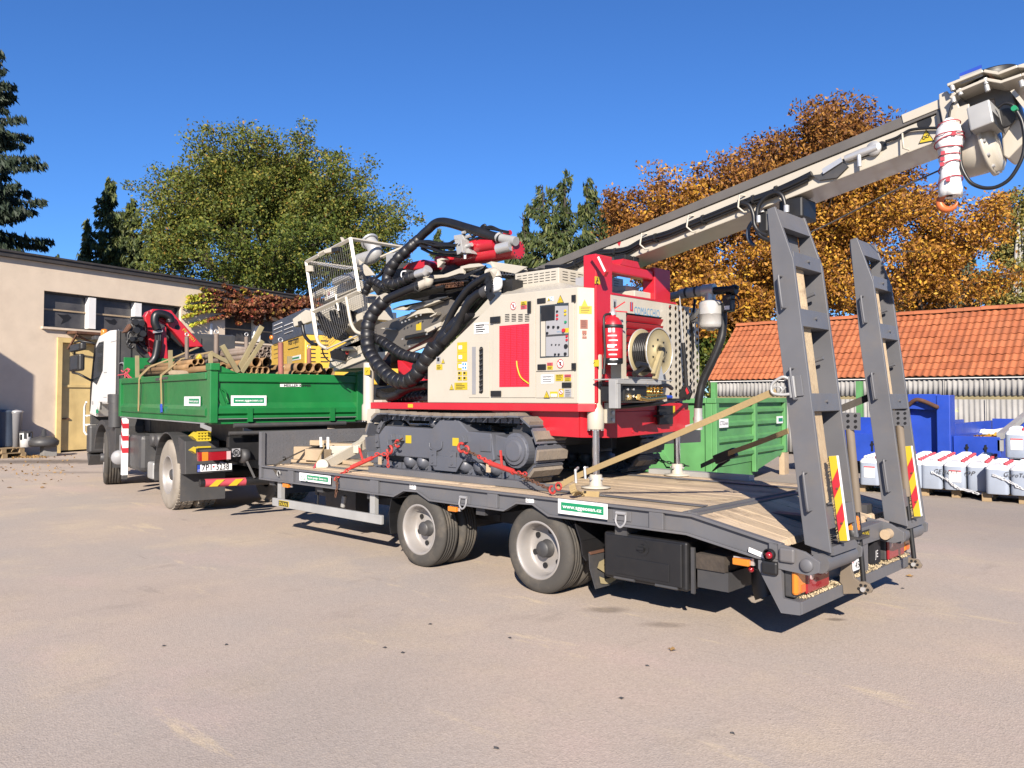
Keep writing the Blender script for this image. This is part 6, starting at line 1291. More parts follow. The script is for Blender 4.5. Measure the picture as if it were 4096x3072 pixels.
for i in range(4): b.tube(smoothpath([PY('b2', 1760, 520 + 12 * i, YT - .1), PY('b2', 1720, 570 + 12 * i, YT - .14), PY('b2', 1680, 610 + 6 * i, YT - .16), PY('b2', 1750, 610 + 8 * i, YT - .1)]), .009, 6)
b.build('cable', 'black', ap)
b = B(); b.lathe((-5.0, 6.7, 2.80), (0, 0, 1), [(.04, 0), (.04, .03), (.05, .03), (.05, .06), (.001, .06)], 14); b.build('filler_cap', 'black', body); B().box(-5.2, -4.8, 6.9, 7.5, 2.76, 2.86).build('top_box', 'cream', body, .01); B().box(-5.15, -4.95, 6.95, 7.2, 2.862, 2.93).build('top_valve', 'galv', body, .01); B().ext([(-5.3, 6.55, 2.82), (-5.3, 6.75, 2.82), (-5.3, 6.62, 3.0), (-5.3, 6.55, 3.0)], (.25, 0, 0)).build('rear_vent', 'panelgrey', body)
B().lathe(PY('a', 1780, 490, 6.7), (0, 0, 1), [(.001, -.06), (.09, -.06), (.09, .0), (.1, .0), (.1, .025), (.001, .03)], 24).build('intake_cap', 'black', body)
# ---- fire extinguisher, strapped to the frame
p = PX('b2', 1000, 1010, -4.62); ex = thing('fire_extinguisher', p, 'red fire extinguisher strapped to the red rear post of the rig', 'fire extinguisher'); zt_ = PX('b2', 1000, 640, -4.62).z - p.z; R_ = .095
B().lathe(p, (0, 0, 1), [(R_ - .002, .055), (R_, .06), (R_, zt_ - .05), (R_ * .9, zt_), (R_ * .6, zt_ + .04), (.03, zt_ + .055), (.03, zt_ + .07)], 36).build('cylinder', 'red', ex); B().lathe(p, (0, 0, 1), [(.001, 0), (R_ - .01, 0), (R_, .008), (R_ + .001, .055), (.001, .056)], 36).build('foot_ring', 'black', ex)
q = p + V((0, 0, zt_ + .07)); B().lathe(q, (0, 0, 1), [(.034, 0), (.034, .03), (.02, .035), (.02, .06), (.001, .06)], 16).build('valve', 'steel', ex)
b = B(); b.beam(q + V((0, .0, .05)), q + V((.07, .1, .13)), .022, .01); b.beam(q + V((0, .0, .04)), q + V((.09, .11, .03)), .02, .01); b.build('lever', 'red', ex); B().tube(smoothpath([q + V((0, -.02, .01)), q + V((-.03, -.09, -.01)), p + V((-.02, -.115, .36)), p + V((-.01, -.112, .1)), p + V((-.01, -.13, -.06))]), .012, 8).build('hose', 'black', ex); B().tube([p + V((-.01, -.13, -.05)), p + V((-.01, -.135, -.1))], .018, 8).build('nozzle', 'black', ex)
B().lathe(p + V((0, 0, zt_ - .06)), (0, 0, 1), [(R_ + .001, 0), (R_ + .005, .004), (R_ + .005, .03), (R_ + .001, .034)], 36).build('holder_band', 'black', ex)
def wrapl(c, R, a0, a1, z0, z1, nm, m_, par, n=8):
    b = B(); vs = []
    for i in range(n + 1):
        a = a0 + (a1 - a0) * i / n
        for z in (z0, z1): vs.append(c + V((R * math.cos(a), R * math.sin(a), z)))
    b.add(vs, [(2 * i, 2 * i + 2, 2 * i + 3, 2 * i + 1) for i in range(n)], True); return b.build(nm, m_, par, fix=False)
lab_ = wrapl(p, R_ + .0015, -1.75, .1, .14, zt_ - .09, 'label_field', 'signred', ex)
for i in range(7): wrapl(p, R_ + .003, -1.45 + .1 * (i % 3), -.55 + .1 * (i % 2), zt_ - .14 - .045 * i, zt_ - .128 - .045 * i, 'label_text', 'signwhite', lab_)
wrapl(p, R_ + .003, -1.4, -1.1, .3, .34, 'label_pictogram', 'signwhite', lab_); wrapl(p, R_ + .003, -.95, -.75, .3, .34, 'label_pictogram', 'signwhite', lab_); wrapl(p, R_ + .003, -1.5, -.8, .155, .185, 'label_pictogram', 'signwhite', lab_)
# ================================================================ MAST, DRILL HEAD, CAGE AND HOSES
MA = math.radians(11.15); MT = V((math.cos(MA), 0, math.sin(MA))); MN = V((-math.sin(MA), 0, math.cos(MA))); M0 = V((-1.872, 0, 4.069)); MY0, MY1 = 6.85, 7.27
def MP(l, n, y): return M0 + MT * l + MN * n + V((0, y, 0))
def mbox(b, l0, l1, n0, n1, y0, y1): return b.obox(MP((l0 + l1) / 2, (n0 + n1) / 2, (y0 + y1) / 2), MT * (l1 - l0) / 2, MN * (n1 - n0) / 2, (0, (y1 - y0) / 2, 0))
def ML(k, x, y, Y): q = PY(k, x, y, Y) - M0; return q.dot(MT), q.dot(MN)
MH = .30
mast = mbox(B(), -8.5, -.02, -MH, -.085, MY0, MY1).build('mast', 'cream', rg, .008)
mbox(B(), -8.5, .1, -.083, -.0, MY0 - .02, MY0 + .06).build('guide_rail', 'railgrey', mast, .004); mbox(B(), -8.5, .1, -.083, -.0, MY1 - .06, MY1 + .02).build('guide_rail', 'railgrey', mast, .004)
mbox(B(), -8.5, .0, -.083, -.04, MY0 + .062, MY1 - .062).build('rail_web', 'darkgrey', mast)
mbox(B(), -.28, .12, -.06, .012, MY0 - .03, MY1 + .03).build('rail_end', 'cream', mast, .004)
ypl('k', [(625, 640), (690, 600), (700, 740), (640, 760)], MY0 - .03, .02).build('rope_guide', 'darkgrey', mast)
ho_ = B().disc(PY('k', 505, 735, MY0), (0, -1, 0), .055, .003, 24).build('inspection_hole', 'black', mast); tri('k', 522, 885, .06, MY0 - .003, mast, mark='')
b = B(); c = PY('k', 518, 888, MY0 - .007); b.torus(c + V((-.014, 0, -.004)), (0, 1, 0), .011, .003, 10, 4); b.torus(c + V((.013, 0, .004)), (0, 1, 0), .011, .003, 10, 4); b.build('pulley_mark', 'ink', mast)
# cable bundle along the mast
YH = MY0 - .03; bp = [('m', 245, 690), ('m', 400, 682), ('m', 510, 632), ('m', 620, 582), ('m', 740, 572), ('m', 850, 552), ('m', 965, 490), ('m', 1140, 438), ('m', 1300, 372), ('m', 1500, 292), ('m', 1700, 212), ('m', 1900, 142), ('m', 2070, 68), ('m', 2180, 15)]
for i, dz in enumerate((0, -.026, .024)): B().tube(smoothpath([PY(*q, YH - .018 * (i == 0)) + V((0, 0, dz)) for q in bp], 4), .017, 8).build('feed_hose', 'hose', mast)
b = B()
for k, x, y in (('m', 470, 655), ('m', 760, 572), ('m', 1060, 465), ('m', 1410, 330), ('m', 1780, 185), ('m', 1950, 118)): c = PY(k, x, y, YH); b.tube([c - MT * .01, c + MT * .01], .05, 12)
b.build('hose_tie', 'black', mast)
for x, y in ((975, 435), (1318, 303), (1695, 155)): b = B(); p = PY('m', x, y, MY0 - .005); b.tube([p + V((.03, 0, 0)), p + V((-.01, -.04, 0)), p + V((.0, -.085, -.12)), p + V((.05, -.07, -.17)), p + V((.06, -.02, -.16))], .009, 6); b.build('hose_hanger', 'cream', mast)
Z7 = lambda x, y: ('P', 3000 + x / 2.0182, 200 + y / 2.0182)
B().tube(smoothpath([PY(*Z7(500, 1000), YH), PY(*Z7(330, 1090), YH), PY(*Z7(160, 1160), YH), PY(*Z7(0, 1210), YH)]), .03, 8).build('feed_hose', 'hose', mast)
cb_ = B().ext([PY(*Z7(580, 960), 6.8), PY(*Z7(735, 865), 6.8), PY(*Z7(745, 900), 6.8), PY(*Z7(590, 1000), 6.8)], (0, .05, 0)).build('connector_box', 'steel', mast); b = B(); b.ext([PY(*Z7(500, 1010), 6.82), PY(*Z7(590, 1000), 6.82), PY(*Z7(745, 900), 6.82), PY(*Z7(790, 940), 6.82), PY(*Z7(700, 1030), 6.82), PY(*Z7(560, 1050), 6.82)], (0, .03, 0)); b.build('connector_housing', 'darkgrey', mast)
b = B(); b.ext([PY(*Z7(750, 880), MY0 - .004), PY(*Z7(900, 800), MY0 - .004), PY(*Z7(1060, 735), MY0 - .004), PY(*Z7(1100, 740), MY0 - .004), PY(*Z7(1105, 795), MY0 - .004), PY(*Z7(1080, 810), MY0 - .004), PY(*Z7(940, 860), MY0 - .004), PY(*Z7(770, 905), MY0 - .004)], (0, .003, 0)); b.build('rope_slot', 'black', mast)
b = B(); b.tube([PY(*Z7(770, 880), 6.82), PY(*Z7(900, 830), 6.82), PY(*Z7(1030, 785), 6.82)], [.03, .035, .03], 10); b.lathe(PY(*Z7(1000, 795), 6.82), (0, -1, 0), [(.001, -.01), (.06, -.01), (.06, .01), (.001, .01)], 18); b.tube([PY(*Z7(880, 850), 6.8), PY(*Z7(885, 940), 6.8)], .018, 8); b.build('rope_anchor', 'steel', mast)
B().tube(smoothpath([PY(*Z7(1095, 740), YH), PY(*Z7(1180, 710), YH), PY(*Z7(1230, 680), YH), PY(*Z7(1300, 645), YH), PY(*Z7(1420, 632), YH), PY(*Z7(1530, 630), YH)]), .012, 6).build('thin_hose', 'hose', mast); b = B(); p = PY(*Z7(1235, 672), MY0 - .004); b.tube([p, p + V((.01, -.05, -.02)), p + V((.02, -.06, -.14)), p + V((.05, -.02, -.15))], .008, 6); b.build('hose_hanger', 'cream', mast)
# red triangle and rivets on the mast side
p = PY('m', 785, 498, MY0 - .003); B().ext([p + V((-.04, 0, .03)), p + V((.04, 0, .045)), p + V((.005, 0, -.045))], (0, .002, 0)).build('red_mark', 'signred', mast)
b = B()
for x, y in ((705, 540), (800, 530), (875, 505), (940, 480), (825, 465), (895, 430), (970, 405)): b.disc(PY('m', x, y, MY0), (0, -1, 0), .026, .003, 14)
b.build('round_pad', 'cream', mast)
# winch under the mast behind the near ramp
wn_ = yrect('m', 1960, 185, 2140, 310, 6.85, .3).build('winch', 'black', mast, .02); b = B(); c = PY('m', 2040, 245, 6.84); yrect('m', 1805, 250, 1885, 420, 6.9, .2).build('winch_motor', 'black', wn_, .02); yrect('m', 1800, 240, 1850, 270, 6.88, .02).build('cover', 'signwhite', wn_)
for pts in ([(1690, 205), (1745, 225), (1775, 290), (1785, 370), (1820, 420), (1875, 445)], [(1800, 330), (1815, 230), (1870, 160), (1940, 130), (1985, 150), (2005, 200), (2012, 250)], [(1790, 380), (1830, 450), (1890, 480)]): B().tube(smoothpath([PY('m', *q, 6.78) for q in pts]), .02, 8).build('winch_hose', 'hose', wn_)
b = B(); b.tube([PY('m', 2020, 225, 6.77), PY('m', 2020, 275, 6.77)], .025, 8); b.tube([PY('m', 1815, 300, 6.77), PY('m', 1815, 350, 6.77)], .02, 8); b.build('hose_fitting', 'steel', wn_); B().torus(PY('m', 1830, 420, 6.92), (0, 1, 0), .13, .018, 20, 6, 1.2, 4.2).build('guard_hoop', 'dullblue', wn_)
# ---- head of the mast
hd = ypl('k', [(650, 450), (735, 415), (752, 445), (800, 430), (860, 580), (960, 545), (960, 790), (1000, 890), (990, 970), (1012, 1030), (950, 1092), (885, 1060), (860, 900), (720, 780), (690, 740), (655, 560)], MY0 - .055, .03).build('mast_head', 'cream', rg, .006)
ypl('k', [(650, 450), (735, 415), (752, 445), (800, 430), (860, 580), (960, 545), (960, 790), (1000, 890), (990, 970), (1012, 1030), (950, 1092), (885, 1060), (860, 900), (720, 780), (690, 740), (655, 560)], MY1 + .03, .03).build('far_cheek', 'cream', hd, .006)
ypl('k', [(700, 470), (800, 440), (960, 560), (950, 800), (760, 760)], MY0, MY1 - MY0).build('core', 'railgrey', hd, .01)
def slab(pts, nm, y0=6.72, y1=7.3, th=.022):
    q = [PY('k', x, y, 6.8) for x, y in pts]; b = B()
    for p, r in zip(q, q[1:]): n = (r - p).cross(V((0, 1, 0))).normalized() * th; b.ext([(p.x, y0, p.z), (r.x, y0, r.z), (r.x + n.x, y0, r.z + n.z), (p.x + n.x, y0, p.z + n.z)], (0, y1 - y0, 0))
    return b.build(nm, 'cream', hd, .004)
slab([(770, 400), (1130, 258), (1285, 285), (1480, 212), (1600, 215), (1700, 260)], 'sheave_plate'); slab([(810, 525), (860, 470), (1160, 345), (1310, 372), (1521, 300), (1680, 260)], 'sheave_plate')
b = B(); b.lathe(PY('k', 1180, 315, 7.0), MN + V((.05, 0, 0)), [(.001, -.03), (.2, -.03), (.21, -.015), (.19, 0), (.21, .015), (.2, .03), (.001, .03)], 32); b.build('sheave', 'black', hd); b = B(); b.lathe(PY('k', 1500, 262, 6.95), MN, [(.001, -.05), (.1, -.05), (.1, .05), (.001, .05)], 24); b.build('tip_roller', 'cream', hd)
b = B()
for x, y in ((790, 385), (870, 430), (800, 505), (1145, 390), (1130, 320), (1500, 345)): c = PY('k', x, y, 6.74); b.tube([c - MN * .024, c + MN * .024], .019, 6)
b.build('plate_bolt', 'galv', hd)
ypl('k', [(1380, 420), (1420, 400), (1600, 620), (1600, 700)], 6.8, .3).build('brace', 'cream', hd); ypl('k', [(860, 470), (1160, 350), (1320, 375), (1400, 420), (1470, 640), (1300, 900), (1210, 500), (940, 580)], 6.93, .25).build('inner_frame', 'railgrey', hd, .01)
wb = ypl('k', [(928, 590), (1165, 498), (1212, 735), (972, 828)], 6.62, .3).build('cover_box', 'galv', hd, .01); ypl('k', [(1175, 575), (1240, 720), (1265, 800), (1220, 745)], 6.64, .2).build('box_bracket', 'black', hd)
dc = PY('k', 1130, 1010, 6.95); B().lathe(dc, MT, [(.001, -.2), (.14, -.2), (.17, -.16), (.18, -.05), (.18, .0), (.22, .002), (.22, .03), (.2, .032), (.2, .07), (.15, .1), (.001, .1)], 30).build('winch_drum', 'cream', hd); b = B()
for i in range(12): a = i * math.pi / 6; u, w_ = basis(MT); b.disc(dc + (u * math.cos(a) + w_ * math.sin(a)) * .205 + MT * .03, MT, .014, .02, 6)
b.build('drum_bolt', 'steel', hd); ypl('k', [(1280, 720), (1521, 700), (1560, 900), (1360, 1110), (1310, 1080)], 6.95, .25).build('drum_housing', 'cream', hd, .01); b = B(); c = PY('k', 1330, 690, 6.92); b.disc(c, (0, -1, 0), .07, .004, 20); b.build('housing_hole', 'black', hd)
ypl('k', [(865, 272), (1085, 188), (1100, 262), (870, 345)], 6.75, .012).build('shield_sheet', 'panelgrey', hd); o = ypl('k', [(862, 240), (1085, 150), (1085, 186), (864, 270)], 6.75, .012).build('shield_top', 'blue', hd); yrect('k', 1100, 215, 1135, 245, 6.8, .05).build('lamp', 'black', hd)
def htube(pts, Y, r, nm='hose_loop', m_='hose', par=None, k='k'): return B().tube(smoothpath([PY(k, x, y, Y) for x, y in pts]), r, 8).build(nm, m_, par or hd)
htube([(875, 880), (868, 1000), (880, 1180), (960, 1335), (1060, 1395), (1160, 1410), (1260, 1390), (1370, 1320), (1460, 1190), (1515, 1050), (1525, 880), (1500, 730), (1450, 630)], 6.72, .014); htube([(1250, 590), (1320, 545), (1400, 560), (1440, 610)], 6.76, .012); htube([(800, 535), (770, 600), (755, 690)], 6.75, .009, 'rope', 'black'); htube([(1100, 300), (1000, 370), (900, 430)], 6.78, .01, 'rope', 'steel')
B().disc(PY('k', 1435, 610, 6.74), (0, -1, 0), .02, .05, 14).build('green_plug', 'signgreen', hd)
B().tube([PY('k', 955, 1095, 6.9), PY('P', 3560, 770, 6.95), PY('P', 3320, 893, 6.95), PY('P', 3195, 950, 6.95)], .007, 6).build('winch_rope', 'darkgrey', hd)
# hook block wrapped in printed plastic, hanging from the head
p = PY('k', 755, 690, 6.72); hk = thing('hook_block', p, 'hook block wrapped in white film with red print, orange hook hanging below the mast head', 'hook block')
zz = lambda y: PY('k', 755, y, 6.72).z - p.z
prof = [(.001, 0), (.03, zz(705)), (.05, zz(740)), (.085, zz(800)), (.093, zz(880)), (.095, zz(960)), (.08, zz(1020)), (.068, zz(1060)), (.072, zz(1120)), (.066, zz(1180)), (.07, zz(1240)), (.075, zz(1330)), (.078, zz(1420)), (.082, zz(1500)), (.04, zz(1490))]
b = B(); b.lathe(p, (0, 0, 1), prof, 26); wr = b.build('plastic_wrap', 'signwhite', hk)
for v in wr.data.vertices: a = math.atan2(v.co.y, v.co.x); v.co *= 1; k_ = 1 + .07 * math.sin(5 * a + v.co.z * 31) + .04 * math.sin(9 * a - v.co.z * 60); v.co.x *= k_; v.co.y *= k_
for z0, z1, r_ in ((780, 745, .075), (890, 870, .098), (985, 900, .1), (1000, 1010, .085), (1090, 1080, .074), (1250, 1150, .075), (1385, 1310, .082)):
    pts = [p + V((r_ * 1.03 * math.cos(a), r_ * 1.03 * math.sin(a), zz(z0 + (z1 - z0) * .5 * (1 + math.cos(a + .7))))) for a in np.linspace(0, 6.28, 30)]; B().tube(pts, .0045, 4).build('tape', 'pink', wr)
for x, y in ((800, 850), (690, 1050), (685, 1110), (680, 1165), (742, 1320)): q = PY('k', x, y, 6.62); B().box(q.x - .012, q.x + .012, q.y, q.y + .02, q.z - .014, q.z + .014).build('print_mark', 'pink', wr)
hb_ = B(); c = PY('k', 752, 1545, 6.72); hb_.tube([c + V((math.cos(a), 0, math.sin(a))) * .062 for a in np.linspace(1.9, 6.1, 22)], [.017, .02, .023, .025, .027, .028, .029, .03, .03, .03, .029, .028, .027, .026, .024, .022, .02, .018, .015, .012, .008, .004], 12); hb_.tube([c + V((-.02, 0, .055)), c + V((.0, 0, .09)), c + V((.01, 0, .13))], .022, 10); hb_.build('hook', 'orange', hk); B().beam(c + V((.03, -.01, .09)), c + V((.045, -.01, .03)), .02, .03, up=(0, 1, 0)).build('latch', 'signwhite', hk)
# ---- red drill head on the mast
YD = 6.95
ax0, ax1 = PY('r', 880, 790, YD), PY('r', 1705, 665, YD); dh = B().tube([ax0, ax1], .1, 28).build('drill_head', 'red', rg); d_ = (ax1 - ax0).normalized(); B().tube([ax1, ax1 + d_ * .05], .108, 28).build('end_flange', 'red', dh); b = B(); u, w_ = basis(d_)
for i in range(12): a = i * math.pi / 6; b.disc(ax1 + d_ * .05 + (u * math.cos(a) + w_ * math.sin(a)) * .09, d_, .009, .008, 6)
b.build('flange_bolt', 'darkgrey', dh)
B().tube([PY('r', 1090, 620, YD - .05), PY('r', 1440, 560, YD - .05)], .1, 22).tube([PY('r', 1300, 550, YD + .05), PY('r', 1560, 520, YD + .05)], .08, 18).build('drive_motor', 'red', dh)
ypl('r', [(690, 760), (830, 700), (1150, 580), (1440, 640), (1400, 780), (1200, 830), (880, 850), (700, 870)], YD - .02, .22).build('gearbox', 'red', dh, .02); ypl('r', [(510, 760), (660, 735), (670, 850), (560, 870), (500, 820)], YD - .1, .2).build('clamp_block', 'red', dh, .015); ypl('r', [(20, 940), (120, 850), (330, 800), (440, 840), (430, 930), (180, 960)], YD - .05, .3).build('rear_gear', 'red', dh, .02)
B().tube([PY('r', 1440, 650, YD - .14), PY('r', 1640, 600, YD - .12)], .062, 16).build('hydraulic_motor', 'steel', dh); B().tube([PY('r', 1540, 430, YD), PY('r', 1630, 405, YD)], .03, 10).build('swivel_cap', 'red', dh)
mf = ypl('r', [(800, 510), (900, 500), (925, 700), (840, 735)], YD - .28, .12).build('manifold', 'galv', dh, .006); ypl('r', [(790, 450), (915, 428), (1010, 640), (1060, 715), (930, 705), (905, 505), (795, 510)], YD - .2, .1).build('manifold_plate', 'galv', dh, .005); b = B()
for x, y in ((838, 560), (875, 570), (905, 685), (955, 690)): b.disc(PY('r', x, y, YD - .29), (0, -1, 0), .015, .012, 8)
b.tube([PY('r', 960, 725, YD - .25), PY('r', 960, 795, YD - .25)], .02, 8); b.build('manifold_screw', 'steel', mf)
for pts in ([(940, 430), (1000, 400), (1100, 410), (1200, 440)], [(960, 480), (1050, 470), (1140, 430), (1230, 330), (1260, 300), (1230, 360)], [(1010, 600), (1090, 570), (1180, 500), (1290, 480)], [(1000, 540), (1100, 500), (1200, 470), (1320, 380)], [(1180, 360), (1215, 310), (1255, 295), (1240, 350), (1300, 345), (1450, 370), (1590, 410)], [(1270, 330), (1350, 320), (1480, 375), (1600, 400)], [(930, 520), (1030, 520), (1100, 490)]): htube(pts, YD - .12, .016, 'jumper_hose', 'hose', dh, 'r')
for i, pts in enumerate(([(300, 540), (450, 540), (650, 590), (810, 600)], [(300, 560), (420, 570), (560, 620), (800, 640)], [(310, 580), (450, 590), (600, 680), (760, 700), (820, 690)], [(300, 600), (480, 650), (640, 700), (820, 710)], [(330, 560), (600, 570), (720, 570), (800, 530)], [(320, 640), (500, 720), (700, 740), (900, 760)], [(250, 560), (350, 550), (550, 600), (820, 590)])): htube(pts, YD - .3 + .03 * (i % 3), .02, 'jumper_hose', 'hose', dh, 'r')
b = B(); b.tube([PY('r', 980, 610, YD - .2), PY('r', 1060, 580, YD - .2)], .026, 8); b.tube([PY('r', 920, 410, YD - .2), PY('r', 960, 400, YD - .2)], .02, 8); b.tube([PY('r', 980, 470, YD - .16), PY('r', 1040, 450, YD - .16)], .022, 8); b.build('hose_fitting', 'steel', dh)
# ---- supports between mast and housing
YS = 6.75
def cr(pts, Y, th, nm='mast_support', m_='cream', bev=.006, k='r', par=None): return ypl(k, pts, Y, th).build(nm, m_, par or mast, bev)
cr([(335, 1060), (370, 1040), (640, 1025), (880, 930), (1000, 890), (1060, 900), (1120, 930), (950, 985), (700, 1065), (420, 1100), (340, 1095)], 6.68, .04); cr([(1345, 832), (1880, 912), (1700, 1015), (1400, 960)], 6.6, .02, 'valve_cover'); cr([(1262, 862), (1345, 830), (1400, 958), (1380, 965), (1330, 880)], 6.58, .6, 'valve_cover')
cr([(890, 905), (1020, 870), (1160, 860), (1230, 900), (1100, 920), (930, 940), (930, 1010), (860, 1010)], 6.62, .05); cr([(930, 1005), (1130, 1060), (1200, 1090), (1150, 1075), (960, 1030)], 6.6, .3); cr([(540, 800), (610, 780), (680, 800), (590, 820), (640, 840), (570, 920), (550, 920)], 6.6, .05)
b = B()
for i in range(6): b.torus(PY('r', 1450 + 45 * i, 990, 6.66), (0, 1, 0), .03, .008, 12, 5)
b.build('hose_ring', 'signwhite', mast); yrect('r', 1420, 975, 1700, 1025, 6.7, .2).build('valve_block', 'black', mast)
for x0, y0, x1, y1 in ((1300, 1000, 1450, 1010),): B().tube([PY('r', 1300, 1015, 6.5), PY('r', 1400, 990, 6.5)], .06, 14).tube([PY('r', 1395, 985, 6.5), PY('r', 1410, 1060, 6.5)], .05, 14).build('elbow', 'cream', mast)
for i in range(9): B().tube(smoothpath([PY('r', 780 + 30 * i, 1050 - 5 * i, 6.55), PY('r', 840 + 25 * i, 1090 - 12 * i, 6.53), PY('r', 960 + 25 * i, 1080 - 14 * i, 6.52), PY('r', 1060 + 22 * i, 980 - 8 * i, 6.55), PY('r', 1270, 960 - 9 * i, 6.6)]), .006, 5).build('wire', 'black', mast)
b = B()
for i in range(26): x = 560 + (i % 13) * 28; y = 1190 - (i % 13) * 3 + 32 * (i // 13); b.obox(PY('r', x, y, 6.66), (.03, 0, .006), (0, .02, 0), (-.002, 0, .012))
b.build('feed_chain', 'rust', mast)
# dark mast carriage and slides under the head
lc0 = ML('v', 1150, 400, 6.72); 
cr([(1090, 320), (1330, 240), (1660, 130), (2050, -20), (2150, 40), (1960, 230), (1800, 470), (1500, 640), (1200, 700), (1090, 480)], 6.80, .05, 'mast_carriage', 'railgrey', .01, 'v')
for pts in ([(1300, 120), (1480, 130), (1900, -30), (2000, -40), (1560, 110), (1430, 70)], [(1495, 240), (1560, 150), (1760, 100), (1810, 160), (1640, 180), (1540, 220)], [(1540, 110), (1900, -10), (1930, 10), (1600, 130)], [(1795, 205), (1890, 150), (1870, 185), (1800, 218)], [(1170, 360), (1330, 380), (1300, 360), (1200, 350)]): cr(pts, 6.70, .08, 'slide_plate', 'cream', .004, 'v')
cr([(1730, 370), (1935, 275), (1930, 330), (1735, 430)], 6.72, .04, 'slide_plate', 'cream', .004, 'v'); cr([(1540, 640), (1780, 530), (1760, 580), (1570, 660)], 6.70, .04, 'slide_plate', 'cream', .004, 'v'); cr([(1140, 660), (1270, 650), (1200, 760), (1150, 700)], 6.7, .05, 'slide_plate', 'cream', .004, 'v')
B().tube([PY('v', 1500, 480, 6.72), PY('v', 1760, 425, 6.72)], .03, 10).build('slide_ram', 'black', mast); ypl('v', [(1625, 310), (1690, 280), (1690, 380), (1625, 385)], 6.797, .002).build('sticker', 'lyellow', mast)
b = B()
for x, y in ((1410, 250), (1455, 285), (1498, 270), (1545, 250), (1635, 210), (1690, 190), (1765, 432), (1548, 590), (1460, 495), (1870, 340)): b.disc(PY('v', x, y, 6.70), (0, -1, 0), .012, .014, 8)
b.build('slide_bolt', 'steel', mast)
cr([(1260, 790), (1400, 790), (1400, 860), (1280, 865)], 7.2, .2, 'boom_base', 'rust', .01, 'v', rg); bm_ = cr([(1385, 760), (1440, 770), (1540, 860), (1600, 960), (1760, 950), (1760, 1060), (1640, 1060), (1400, 1080), (1395, 900)], 6.9, .3, 'boom_pivot', 'red', .01, 'v', rg)
B().box(-8.05, -7.1, 6.3, 7.8, 1.70, 1.80).build('swivel_base', 'black', rg, .02); B().tube([PY('v', 1600, 830, 6.85), PY('v', 1760, 930, 6.85)], .04, 12).build('boom_ram', 'black', bm_)
cr([(1095, 470), (1200, 700), (1200, 860), (1150, 1090), (1090, 1000), (1090, 780)], 6.75, .15, 'front_link', 'black', .01, 'v', rg)
cr([(560, 600), (640, 560), (900, 525), (1250, 545), (1480, 560), (1530, 640), (1300, 760), (1000, 720), (800, 690), (640, 720)], 7.0, .06, 'hose_tray', 'black', .006, 'a')  # no real tray: dark backing added to close the sky gap behind the hoses
cr([(690, 480), (790, 430), (1000, 410), (1300, 400), (1420, 470), (1300, 560), (900, 560), (720, 560)], 7.12, .06, 'valve_bank', 'darkgrey', .006, 'a')  # second dark plate, added as fill for the gap above
for i in range(9): htube([(640 + 9 * i, 640 + 5 * i), (760 + 6 * i, 615 + 6 * i), (900 + 5 * i, 580 + 8 * i), (1060 + 8 * i, 560 + 9 * i), (1250 + 10 * i, 520 + 9 * i)], 6.7 + .02 * (i % 4), .024, 'jumper_hose', 'hose', mast, 'a')
for i in range(7): htube([(1010 + 12 * i, 560 + 4 * i), (1090 + 10 * i, 610 - 6 * i), (1180 + 9 * i, 560 - 10 * i), (1280 + 5 * i, 470 + 8 * i)], 6.72, .013, 'jumper_hose', 'hose', mast, 'a')
for i in range(8): htube([(1480 - 14 * i, 610 + 8 * i), (1400 - 18 * i, 690 + 10 * i), (1300 - 16 * i, 800 + 12 * i), (1200 - 14 * i, 900 + 12 * i), (1120 - 8 * i, 990 + 6 * i)], 6.32 + .03 * (i % 3), .03, 'hydraulic_hose', 'hose', rg, 'a')
# mast foot
cr([(245, 1205), (270, 1070), (480, 960), (500, 1085), (285, 1195)], 6.83, .5, 'mast_foot', 'cream', .008, 'a'); cr([(262, 1190), (500, 1060), (700, 1090), (500, 1200), (300, 1215)], 6.86, .45, 'foot_plate', 'railgrey', .006, 'a')
cr([(255, 1080), (300, 1060), (380, 1075), (360, 1150), (265, 1130)], 6.78, .04, 'foot_guide', 'black', .004, 'a'); B().tube([PY('a', 355, 1062, 6.75), PY('a', 440, 1058, 6.75)], .03, 12).build('foot_ram', 'cream', mast); b = B(); b.torus(PY('a', 385, 1085, 6.76), (0, 1, 0), .03, .008, 12, 5); b.build('shackle', 'chainred', mast)
for pts, Y in (([(35, 800), (75, 772), (130, 790), (140, 850), (60, 880), (40, 850)], 6.42), ([(-20, 840), (35, 800), (45, 880), (-10, 900)], 6.5)):
    cr(pts, Y, .08, 'foot_sheave_cheek', 'cream', .012, 'a')
ypl('a', [(20, 860), (50, 850), (50, 905), (25, 900)], 6.47, .04).build('sheave', 'black', mast); htube([(55, 890), (70, 960), (110, 1010), (160, 1030)], 6.4, .025, 'foot_hose', 'hose', mast, 'a'); htube([(200, 1040), (210, 1100), (250, 1150), (290, 1150)], 6.6, .01, 'foot_hose', 'hose', mast, 'a')
# ---- safety cage
YK = 6.42; cg = None
def bar(k0, pts, r=.021, Y=YK, nm='cage_bar', par=None): return B().tube([PY(k0, x, y, Y) for x, y in pts], r, 4, True, False).build(nm, 'cream', par or cg)
cg = B().tube([PY('g', 165, 545, YK), PY('g', 820, 205, YK)], .03, 4, True, False).build('safety_cage', 'cream', rg)
bar('g', [(820, 195), (950, 985)], .032); bar('g', [(165, 545), (275, 1290), (325, 1650)], .026); bar('g', [(265, 1285), (955, 975)], .032)
xr_ = PY('g', 820, 205, YK); xl_ = PY('g', 165, 545, YK); f1 = PX('g', 1590, 330, xr_.x); B().tube([xr_, f1], .026, 4, True, False).build('cage_bar', 'cream', cg); off = f1 - xr_; B().tube([xl_ + off, f1], .026, 4, True, False).build('cage_bar', 'cream', cg); B().tube([xl_, xl_ + off], .026, 4, True, False).build('cage_bar', 'cream', cg)
